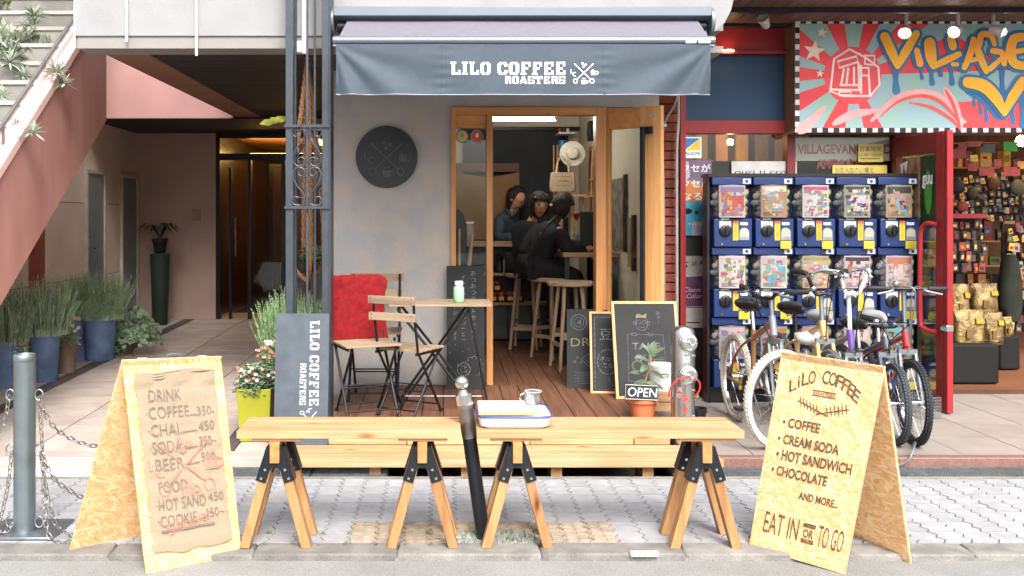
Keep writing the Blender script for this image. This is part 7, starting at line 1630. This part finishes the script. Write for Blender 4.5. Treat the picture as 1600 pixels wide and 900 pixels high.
# ================================================================ BICYCLES
def bike(label, rear, front, Rr, Rf, fcol, tcol, rimc, steer, bar, seat_col='#1d1d20', seat_z=.80, head_z=.78, hcol=None, basket=False, bag=False, z0=.05, tyre=.024, cover=False, seat_back=.30, bar_z=None, bar_w=.29, grip='#1c1c1e', lean=0):
    rear = Vector((*rear, z0)); front = Vector((*front, z0)); d = (front - rear); WB = d.length; d.normalize(); lat = Vector((d.y, -d.x, 0))
    t = T('bicycle', label, 'bicycle', tuple((rear + front) / 2), 'bicycles parked in front of the capsule machines')
    def Q(u, l, z): return rear + d * u + lat * l + Vector((0, 0, z))
    mf = M('frame' + fcol, fcol, .3, .1, .05, 10, coat=.4); mt = M('tyre' + tcol, tcol, .75, 0, .12, 30, .3); mr_ = M('rim' + rimc, rimc, .2, .8, .05); mh_ = M('frame' + (hcol or fcol), hcol or fcol, .3, .1, .05, coat=.4); mg_ = M('grip' + grip, grip, .6)
    def wheel(c, ax, R_, knobs=True):
        ax = Vector(ax).normalized(); e1 = ax.cross(Vector((0, 0, 1))).normalized(); e2 = Vector((0, 0, 1)); n = 44
        cp = lambda a, r_, o=0: c + (e1 * math.cos(a) + e2 * math.sin(a)) * r_ + ax * o
        b = B(); b.tube([cp(2 * math.pi * k / n, R_ - tyre) for k in range(n)], tyre, 10, closed=True)
        ty_ = b.build('tyre', mt, t)
        if knobs:
            b = B()
            for k in range(72):
                a = 2 * math.pi * k / 72
                for o in (-.013, .0, .013):
                    a_ = a + (.04 if o == 0 else 0); rr_ = R_ + (.001 if o == 0 else -.004); p = cp(a_, rr_, o); tg = (-e1 * math.sin(a_) + e2 * math.cos(a_)) * .007; s_ = ax * .005; rd_ = (e1 * math.cos(a_) + e2 * math.sin(a_)) * .005
                    b.hexa([p - tg - s_ - rd_, p + tg - s_ - rd_, p + tg + s_ - rd_, p - tg + s_ - rd_], [p - tg - s_ + rd_ * .6, p + tg - s_ + rd_ * .6, p + tg + s_ + rd_ * .6, p - tg + s_ + rd_ * .6])
            b.build('tread', mt, ty_, smooth=0, kind='stuff')
        b = B(); rm = R_ - 2 * tyre + .006; vs = []
        for k in range(n):
            a = 2 * math.pi * k / n
            for r_, o in ((rm + .006, -.012), (rm - .012, -.009), (rm - .012, .009), (rm + .006, .012)): vs.append(cp(a, r_, o))
        b.add(vs, [(4 * k + j, 4 * k + (j + 1) % 4, 4 * ((k + 1) % n) + (j + 1) % 4, 4 * ((k + 1) % n) + j) for k in range(n) for j in range(4)]); b.build('rim', mr_, t)
        b = B(); b.cyl(c - ax * .045, c + ax * .045, .013, 12); b.cyl(c - ax * .03, c - ax * .026, .022, 12); b.cyl(c + ax * .026, c + ax * .03, .022, 12); b.build('hub', m_chrome, t)
        b = B()
        for k in range(28):
            a = 2 * math.pi * k / 28; s_ = 1 if k % 2 else -1; a2 = a + (.5 if (k // 2) % 2 else -.5)
            b.tube([cp(a2, .02, s_ * .028), cp(a, rm - .01, 0)], .0012, 3, cap=False)
        b.build('spokes', m_chrome, t, smooth=0)
    rc_ = Q(0, 0, Rr); fc = Q(WB, 0, Rf); wheel(rc_, lat, Rr); 
    sd_ = (d * math.cos(R(steer)) + lat * math.sin(R(steer))); sl_ = Vector((sd_.y, -sd_.x, 0)); wheel(fc, sl_, Rf)
    hb = Q(WB - .10, 0, Rf + .28 if Rf < .27 else Rf * 2 + .09); hd_ = (hb - fc); ht_ = Q(WB - .135, 0, head_z)
    crown = fc + (ht_ - fc).normalized() * (Rf + .055)
    B().tube([crown + (ht_ - crown).normalized() * .03, ht_], .021, 14).build('head_tube', mh_, t)
    for s_ in (-1, 1): B().tube([crown + sl_ * s_ * .045, fc + sl_ * s_ * .05], [.013, .009], 8).build('fork_blade', mh_ if not hcol else m_galv, t)
    B().bar(crown - sl_ * .055, crown + sl_ * .055, .03, .03).build('fork_crown', m_galv, t)
    bb_ = Q(WB * .42, 0, Rr * .95); sc_ = Q(seat_back, 0, seat_z - .16)
    for a, c, r_ in ((bb_, sc_, .016), (bb_, crown.lerp(ht_, .25), .021), (sc_ - (sc_ - bb_) * .15, crown.lerp(ht_, .75), .017)): B().tube([a, c], r_, 12).build('frame_tube', mf, t)
    for s_ in (-1, 1):
        B().tube(path([bb_ + lat * s_ * .03, bb_.lerp(rc_, .3) + lat * s_ * .05, rc_ + lat * s_ * .055], 4), .009, 8).build('chain_stay', mf, t); B().tube(path([sc_ - (sc_ - bb_) * .15 + lat * s_ * .02, rc_.lerp(sc_, .55) + lat * s_ * .05, rc_ + lat * s_ * .055], 4), .008, 8).build('seat_stay', mf, t)
    B().cyl(sc_, Q(seat_back - .03, 0, seat_z - .02), .012, 12).build('seat_post', m_chrome if not cover else m_black, t)
    # saddle
    b = B(); sx_ = seat_back - .03; prof = [(-.13, .02, .02), (-.12, .075, .035), (-.06, .082, .04), (0, .05, .034), (.07, .026, .028), (.13, .018, .022), (.145, .006, .01)]; rings = []
    for u, w_, h_ in prof: rings.append([Q(sx_ + u, w_ * math.cos(R(a)), seat_z + h_ * math.sin(R(a)) * (1 if math.sin(R(a)) > 0 else 1.3)) for a in range(0, 360, 30)])
    loft(b, rings); b.build('saddle', M('saddle' + seat_col, seat_col, .4, 0, .08), t, smooth=80)
    b = B()
    for s_ in (-1, 1): b.tube([Q(sx_ - .08, s_ * .03, seat_z - .03), Q(sx_ - .05, s_ * .025, seat_z - .06), Q(sx_ + .06, s_ * .02, seat_z - .03)], .004, 6)
    b.build('saddle_rails', m_chrome, t)
    # drivetrain
    ax = lat; b = B(); b.lathe([(.075, -.002), (.078, 0), (.075, .002)], bb_ + lat * .045, 28, tuple(lat)); b.lathe([(.05, .002), (.05, .006), (0, .008)], bb_ + lat * .045, 20, tuple(lat)); b.build('chainring', m_black, t)
    for s_ in (-1, 1):
        e_ = bb_ + lat * s_ * .06 + (d * .7 + Vector((0, 0, -.7))) * .16 * s_; B().bar(bb_ + lat * s_ * .055, e_, .022, .012, tuple(lat)).build('crank', m_galv, t); B().bar(e_ + lat * s_ * .01, e_ + lat * s_ * .09, .08, .022, (0, 0, 1)).build('pedal', m_black, t)
    b = B(); cc_ = rc_ + lat * .045; b.lathe([(.035, -.01), (.022, .01), (0, .012)], cc_, 20, tuple(lat)); b.tube([bb_ + lat * .045 + Vector((0, 0, .074)), cc_ + Vector((0, 0, .034))], .003, 4); b.tube([bb_ + lat * .045 - Vector((0, 0, .074)), cc_ - Vector((0, 0, .09))], .003, 4); b.bar(cc_, cc_ - Vector((0, 0, .10)) - d * .01, .012, .03, tuple(lat)); b.build('derailleur', m_black, t)
    B().tube(path([Q(.05, -.07, Rr), Q(.1, -.10, Rr * .5), Q(.14, -.13, .01)], 4), .007, 8).build('kickstand', m_galv, t)
    # handlebar
    bz = bar_z or head_z + .12; up_ = (ht_ - fc).normalized(); stem_t = Vector((ht_.x, ht_.y, bz + z0 - .02)) - d * .02
    B().tube([ht_, stem_t, stem_t + sd_ * .05 + Vector((0, 0, .01))], .013, 10).build('stem', m_galv if bar != 'white' else m_en, t)
    c_ = stem_t + sd_ * .05 + Vector((0, 0, .01)); mb_ = {'black': m_blk, 'white': m_en, 'flat': m_black, 'high': m_blk}[bar]
    if bar == 'flat': pts = [c_ - sl_ * bar_w, c_, c_ + sl_ * bar_w]
    elif bar == 'white' or bar == 'high': pts = path([c_ - sl_ * bar_w - sd_ * .08 + Vector((0, 0, .13)), c_ - sl_ * bar_w * .62 + Vector((0, 0, .11)), c_ - sl_ * bar_w * .3, c_, c_ + sl_ * bar_w * .3, c_ + sl_ * bar_w * .62 + Vector((0, 0, .11)), c_ + sl_ * bar_w - sd_ * .08 + Vector((0, 0, .13))], 5)
    else: pts = path([c_ - sl_ * bar_w - sd_ * .07 + Vector((0, 0, .05)), c_ - sl_ * bar_w * .4 + Vector((0, 0, .03)), c_ - sl_ * .05, c_ + sl_ * .05, c_ + sl_ * bar_w * .4 + Vector((0, 0, .03)), c_ + sl_ * bar_w - sd_ * .07 + Vector((0, 0, .05))], 5)
    B().tube(pts, .0115, 10).build('handlebar', mb_, t)
    for e0, e1_, s_ in ((Vector(pts[0]), Vector(pts[min(3, len(pts) // 2)]), -1), (Vector(pts[-1]), Vector(pts[-min(4, len(pts) // 2 + 1)]), 1)):
        dd = (e1_ - e0).normalized(); B().tube([e0 - dd * .01, e0, e0 + dd * .10, e0 + dd * .105], [.012, .017, .0165, .012], 12).build('grip', mg_, t)
        q = e0 + dd * .13; B().tube(path([q, q + sd_ * .04 + dd * .0 + Vector((0, 0, -.01)), q + sd_ * .055 - dd * .09 + Vector((0, 0, -.03))], 5), [.009] * 6 + [.006] * 5, 8).build('brake_lever', m_galv if bar != 'white' else m_en, t)
        B().tube(path([q + sd_ * .03, q + sd_ * .12 + Vector((0, 0, .0)) - sl_ * s_ * .1, ht_ + sd_ * .08 + Vector((0, 0, -.02)), crown + sd_ * .03], 8), .003, 6).build('brake_cable', m_black if bar != 'flat' else m_galv, t)
    B().ell(c_ + sl_ * .06 + Vector((0, 0, .03)), .02, .02, .018, 12, 8).build('bell', m_chrome, t)
    if cover:
        b = B(); b.ell(Q(WB * .62, 0, seat_z - .17), .09, .09, .045, 14, 8); b.build('white_wrap', M('bag_white', '#d2cfcc', .6, 0, .06, 20, .3), t, smooth=80)
    if basket:
        b = B(); c0_ = Q(-.16, 0, .06)
        for k in range(9):
            for s_ in (-.1, .1): b.tube([c0_ + lat * s_ + d * (-.13 + k * .032), c0_ + lat * s_ * 1.1 + d * (-.15 + k * .037) + Vector((0, 0, .17))], .0018, 3)
        b.build('wire_basket', m_galv, t)
    return t, Q
bike('bronze bicycle with knobbly white front tyre and black saddle, leftmost in the row', (1.962, 6.31), (1.958 + .02, 5.52), .287, .287, '#8a6240', '#bdb8ac', '#b4b4b4', 62, 'black', seat_z=.80, head_z=.76, hcol='#7a7d82', bar_z=.88, tyre=.021, seat_back=.34, bar_w=.25)
bike('cream bicycle with tall black handlebar behind the printed menu board', (2.30, 6.45), (2.32, 5.62), .28, .28, '#bfa26c', '#5c5956', '#a9a9a9', 6, 'high', seat_z=.76, head_z=.72, bar_z=.90, seat_back=.30, bar_w=.16, seat_col='#17171a', tyre=.018, cover=True)
bike('folding bicycle with white handlebar and purple head tube', (2.52, 6.5), (2.50, 5.66), .24, .235, '#8f8d8c', '#3a3c40', '#6fa0bc', -4, 'white', seat_z=.70, head_z=.66, hcol='#5a4090', bar_z=.90, bar_w=.14, seat_col='#8f8f92', grip='#a8a8a8', tyre=.018)
bike('grey folding bicycle with pale blue wheel rims, second from the right', (2.73, 6.45), (2.695, 5.62), .24, .24, '#4a4e54', '#3a3d42', '#8ab4c8', 4, 'black', seat_z=.66, head_z=.62, bar_z=.70, bar_w=.12, seat_col='#222224', tyre=.019)
bike('red folding bicycle with flat black handlebar, rightmost in the row', (2.87, 6.45), (2.80, 5.6), .25, .25, '#a81a20', '#26272a', '#4a4c50', 2, 'flat', seat_z=.70, head_z=.66, hcol='#a81a20', bar_z=.93, bar_w=.225, seat_col='#9c9c9e', tyre=.02)
bk = T('wire_basket', 'low wire basket standing by the foot of the red door', 'basket', (PX(1452, 6.4), 6.4, .05)); b = B()
x0, x1 = PX(1440, 6.3), PX(1470, 6.3)
for k in range(11):
    for y in (6.3, 6.5): b.tube([(x0 + (x1 - x0) * k / 10, y, .055), (x0 + (x1 - x0) * k / 10, y, .20)], .0018, 3)
for k in range(8):
    z = .055 + k * .02
    b.tube([(x0, 6.3, z), (x1, 6.3, z), (x1, 6.5, z), (x0, 6.5, z)], .0018, 3, closed=True)
b.build('wire_mesh', m_galv, bk, smooth=0)
B().tube(path([(PX(1426, 5.5), 5.5, .07), (PX(1430, 5.35), 5.35, .12), (PX(1420, 5.25), 5.25, .05), (PX(1400, 5.2), 5.2, .03)], 8), .006, 8).build('lock_cable', m_galv, cat='bicycle lock', label='grey looped bicycle lock cable hanging over the tiled step')

# ================================================================ INSIDE THE RED SHOP
si = sh
B().box(3.05, 9, 12, 12.1, .0, 2.9).build('inner_rear_wall', M('shop_brown', '#5a3c24', .7, 0, .3, 4), si)
B().box(3.3, 9, 7.3, 12, 2.6, 2.7).build('inner_ceiling', M('shop_ceil', '#8a6a48', .8), si)
B().box(3.2, 3.28, 7.4, 12, .0, 2.7).build('inner_side_wall', M('shop_brown', '#5a3c24'), si)
b = B(); b.ell((PX(1597, 8.2), 8.2, PZ(220, 8.2)), .05, .05, .05); b.build('shop_bulb_or_fill', lamp_w, si); b = B(); b.ell((PX(1530, 10.0), 10.0, 2.5), .09, .09, .05); b.build('shop_bulb_or_fill', lamp_w, si)  # second one is an unseen fill, enlarged to brighten the shop interior
m_goods = [M('goods%d' % i, c_, .5, 0, .2, 30) for i, c_ in enumerate(('#8a2a26', '#c0a070', '#2c3a34', '#4a5a78', '#b0702c', '#9a9488', '#3a2c2a', '#6a7a3a', '#caa23a'))]
shf = T('shop_shelf', 'crowded wooden shelves at the back of the red shop', 'shelf', (4.9, 11.7, .05))
for z in (.1, .45, .8, 1.1, 1.4, 1.7, 2.0, 2.3): B().box(3.35, 6.8, 11.5, 11.95, z, z + .02).build('shelf_board', m_door, shf)
rs = random.Random(12); bxp = {}; tones = ['dark red', 'tan', 'dark green', 'slate blue', 'orange', 'grey', 'brown', 'olive', 'yellow']
for zi, z in enumerate((.12, .47, .82, 1.12, 1.42, 1.72, 2.02)):
    x = 5.1
    while x < 7.0:
        w_ = rs.choice((.06, .09, .13, .17)); h_ = rs.choice((.10, .14, .19, .24)); k = rs.choice((0, 0, 1, 2, 3, 4, 4, 5, 6, 6, 7, 8)); key = (k, w_, h_)
        if key not in bxp:
            bb_ = B(); bb_.box(-w_ / 2, w_ / 2, -.06, .05, 0, h_); bb_.cur = 1; bb_.box(-w_ * .36, w_ * .3, -.063, -.0602, h_ * .3, h_ * .72); bb_.cur = 2; bb_.box(-w_ * .3, w_ * .1, -.0655, -.0632, h_ * .4, h_ * .52)
            bxp[key] = bb_.mesh('goods_box', [m_goods[k], m_goods[(k * 5 + 3) % 9], m_goods[(k + 5) % 9]], smooth=0)
        o = bpy.data.objects.new('goods_box', bxp[key]); col.objects.link(o); o.location = (x + w_ / 2, 11.55 + rs.uniform(-.04, .12), z); o.rotation_euler = (0, rs.uniform(-.05, .05) if rs.random() < .7 else rs.uniform(-.2, .2), rs.uniform(-.5, .5)); props(o, 'small boxed item among the crowded goods on the rear shelves of the red shop', 'goods', 'boxed goods on the rear shelves'); x += w_ + rs.uniform(.0, .05)
# hanging racks of small packets, right inside the door
def rackpk(px0, px1, py0, py1, D, lab, cols, seed, nx, ny):
    x0, x1, z0, z1 = PX(px0, D), PX(px1, D), PZ(py1, D), PZ(py0, D); t = T('packet_display', lab, 'display rack', ((x0 + x1) / 2, D, z0)); B().box(x0, x1, D + .04, D + .06, z0, z1).build('back_board', M('rack_brown', '#2c1e18', .8), t); rs = random.Random(seed)
    for i in range(nx):
        for j in range(ny):
            cw, chh = (x1 - x0) / nx, (z1 - z0) / ny; x = x0 + cw * (i + .5) + rs.uniform(-.15, .15) * cw; z = z0 + chh * (j + rs.uniform(-.1, .15)); w_ = cw * rs.uniform(.28, .52); h_ = chh * rs.uniform(.55, 1.0); y = D + rs.uniform(-.05, .02)
            m_ = Matrix.Translation((x, y, z + h_)) @ Matrix.Rotation(rs.uniform(-.22, .22), 4, 'Y') @ Matrix.Rotation(rs.uniform(-.4, .4), 4, 'Z'); b = B(m_); b.add([(-w_, -.012, -h_), (w_, -.012, -h_), (w_, .012, -h_), (-w_, .012, -h_), (-w_ * .85, -.003, 0), (w_ * .85, -.003, 0), (w_ * .85, .003, 0), (-w_ * .85, .003, 0)], [(0, 3, 2, 1), (4, 5, 6, 7), (0, 1, 5, 4), (1, 2, 6, 5), (2, 3, 7, 6), (3, 0, 4, 7)])
            b.cur = 1; b.box(-w_ * .6, w_ * .5, -.0135, -.0115, -h_ * .8, -h_ * .4); b.build('packet', [m_goods[rs.choice(cols)], m_goods[rs.randrange(9)]], t, smooth=0)
rackpk(1486, 1538, 342, 425, 8.0, 'red topped rack of dark netted packets inside the shop door', [0, 6, 6, 2], 1, 5, 5)
rackpk(1540, 1600, 270, 345, 9.4, 'wall of small hanging packets above the gold bags', [1, 3, 5, 8, 2, 6, 6], 2, 8, 6)
rackpk(1570, 1640, 350, 420, 8.8, 'rack of red and white packets at the right picture edge', [0, 5, 8, 3, 6], 3, 7, 5)
rackpk(1486, 1540, 275, 335, 9.0, 'upper display of dark and yellow packets just inside the door', [6, 8, 2, 1, 6], 4, 6, 5)
rackpk(1575, 1640, 420, 520, 9.6, 'dim rack of mixed small goods behind the dark coat', [6, 0, 1, 5], 5, 6, 6)
B().box(PX(1484, 7.95), PX(1540, 7.95), 7.93, 8.0, PZ(341, 7.95), PZ(334, 7.95)).build('display_header', m_red, cat='sign', label='narrow red header strip on top of the netted packet rack')
for k, (px, py, r_, c_, lb) in enumerate(((1495, 290, .07, '#16181c', 'black round bag hanging just inside the red door'), (1520, 300, .05, '#3a2a1c', 'small brown pouch hanging under the bunting'), (1552, 285, .06, '#5a3018', 'rust coloured pouch hanging in the middle of the doorway'), (1590, 292, .07, '#3a3a20', 'olive bag hanging near the right picture edge'), (1503, 322, .05, '#7a2a20', 'red brown pouch hanging above the netted rack'))):
    def mk(t, px=px, py=py, r_=r_, c_=c_, k=k):
        c = P(px, py, 8.2); rs_ = random.Random(k); loft(B(), [[(c.x + r_ * w_ * (1 + rs_.uniform(-.1, .1)) * math.cos(R(a)), c.y + r_ * .5 * w_ * math.sin(R(a)), c.z + r_ * zz) for a in range(0, 360, 30)] for w_, zz in ((.5, -1), (.95, -.7), (1.05, -.1), (.8, .5), (.25, .9))]).build('pouch', M('pouch%d' % k, c_, .7, 0, .2, 20), t, smooth=80); B().tube([(c.x, c.y, c.z + r_ * .85), (c.x, c.y, c.z + r_ + .15)], .003, 4).build('cord', m_black, t)
    stand('hanging_pouch', lb, 'bag', mk)
# flags
fl = [(1487, 240, 22, 14, 0), (1497, 228, 14, 10, 0), (1510, 225, 26, 8, 0), (1533, 232, 22, 14, 2), (1568, 229, 22, 15, 7), (1513, 262, 14, 10, 0), (1530, 268, 24, 13, 0), (1553, 255, 12, 12, 0), (1568, 268, 26, 14, 0), (1590, 258, 14, 12, 4), (1516, 247, 12, 10, 8)]
flab = ['red pennant nearest the open door', 'small red pennant high by the door', 'wide red pennant just under the lintel', 'black square flag in the middle of the bunting', 'bright green flag at the right of the bunting', 'small red flag in the lower row by the door', 'wide dark red flag in the lower row, middle', 'narrow red flag hanging between the rows', 'wide red flag at lower right of the bunting', 'orange flag at the right picture edge', 'small yellow flag in the lower row']
for (px, py, w_, h_, k), lb in zip(fl, flab):
    D = 8.0; B().box(PX(px, D), PX(px + w_, D), D, D + .004, PZ(py + h_ / 2, D), PZ(py - h_ / 2, D)).build('pennant', M('green_flag', '#2c7a2a', .7) if k == 7 else m_goods[k], cat='flag', label=lb, group='bunting flags inside the red shop')
B().tube(path([(PX(1480, 8.01), 8.012, PZ(222, 8)), (PX(1540, 8.01), 8.012, PZ(224, 8)), (PX(1620, 8.01), 8.012, PZ(221, 8))], 6), .003, 5).build('bunting_string', m_black, cat='string', label='thin cord carrying the bunting flags')
# black display box with gold bags
bxk = T('display_box', 'large black display box on the floor just inside the red shop', 'box', (PX(1523, 7.7), 7.9, .05)); B().box(PX(1487, 7.6), PX(1562, 7.6), 7.6, 8.1, .056, PZ(538, 7.6)).build('box_body', M('velvet_black', '#0c0a0a', .8), bxk, bevel=.02)
bx2 = T('display_box', 'smaller black box behind the gold bags on the right', 'box', (PX(1577, 8.3), 8.4, .05)); B().box(PX(1562, 8.3), PX(1595, 8.3), 8.3, 8.6, .056, PZ(525, 8.3)).build('box_body', M('velvet_black', '#0c0a0a'), bx2, bevel=.02)
gold = M('gold_foil', '#6e5834', .4, .3, .3, 14, 1.0, 50, col2='#9c8250')
def bag(t, px0, px1, py0, py1, D):
    x0, x1, z0, z1 = PX(px0, D), PX(px1, D), PZ(py1, D), PZ(py0, D); xc = (x0 + x1) / 2; w_ = (x1 - x0) / 2; b = B(); rings = []; rs = random.Random(int(px0))
    prof = ((0, .93, .05), (.12, 1, .06), (.3, .99, .06), (.5, .95, .055), (.68, .95, .045), (.82, .97, .028), (.92, 1.0, .01), (1, 1, .005))
    for zz, kw, kd in prof: rings.append([(xc + w_ * kw * (abs(math.cos(R(a))) ** .6 * (1 if math.cos(R(a)) > 0 else -1)) + rs.uniform(-.004, .004), D + kd * math.sin(R(a)) * rs.uniform(.75, 1.2), z0 + (z1 - z0) * zz + rs.uniform(-.005, .005)) for a in range(0, 360, 15)])
    loft(b, rings); b.build('bag_body', gold, t, smooth=20)
    for (n_, u0, u1, v0, v1, m_) in (('yellow_label', .25, .8, .62, .76, M('yellab', '#94801e', .6)), ('brown_label', -.4, .05, .2, .45, M('brnlab', '#6a4e30', .6))):
        B().hexa([(xc + w_ * u0, D - .066, z0 + (z1 - z0) * v0), (xc + w_ * u1, D - .06, z0 + (z1 - z0) * v0), (xc + w_ * u1, D - .03, z0 + (z1 - z0) * v0), (xc + w_ * u0, D - .03, z0 + (z1 - z0) * v0)], [(xc + w_ * u0, D - (.056 if v1 > .6 else .068), z0 + (z1 - z0) * v1), (xc + w_ * u1, D - (.05 if v1 > .6 else .064), z0 + (z1 - z0) * v1), (xc + w_ * u1, D - .025, z0 + (z1 - z0) * v1), (xc + w_ * u0, D - .025, z0 + (z1 - z0) * v1)]).build(n_, m_, t)
for (a, c_, d_, e_, D, l) in ((1490, 1537, 484, 538, 7.75, 'front gold foil snack bag, the widest one on the black box'), (1535, 1566, 488, 538, 7.8, 'narrower gold foil bag at the front right of the box'), (1484, 1513, 444, 498, 7.95, 'gold foil bag at upper left with crinkled top'), (1518, 1558, 443, 490, 8.0, 'gold foil bag at upper right of the pile'), (1564, 1580, 495, 525, 8.35, 'small gold bag standing on the rear black box')):
    stand('gold_bag', l, 'bag', lambda t, a=a, c_=c_, d_=d_, e_=e_, D=D: bag(t, a, c_, d_, e_, D), 'gold foil bags on display')
dc_ = T('dark_coat', 'dark green coat hanging behind the gold bags', 'coat', (PX(1578, 8.6), 8.6, .8)); b = B()
loft(b, [[(PX(1578, 8.7) + w_ * math.cos(R(a)), 8.7 + .08 * math.sin(R(a)), PZ(py, 8.7)) for a in range(0, 360, 30)] for w_, py in ((.08, 500), (.11, 475), (.10, 440), (.075, 410), (.03, 398))]); b.build('coat_body', M('coat_green', '#1e2418', .8, 0, .3, 8), dc_, smooth=80)
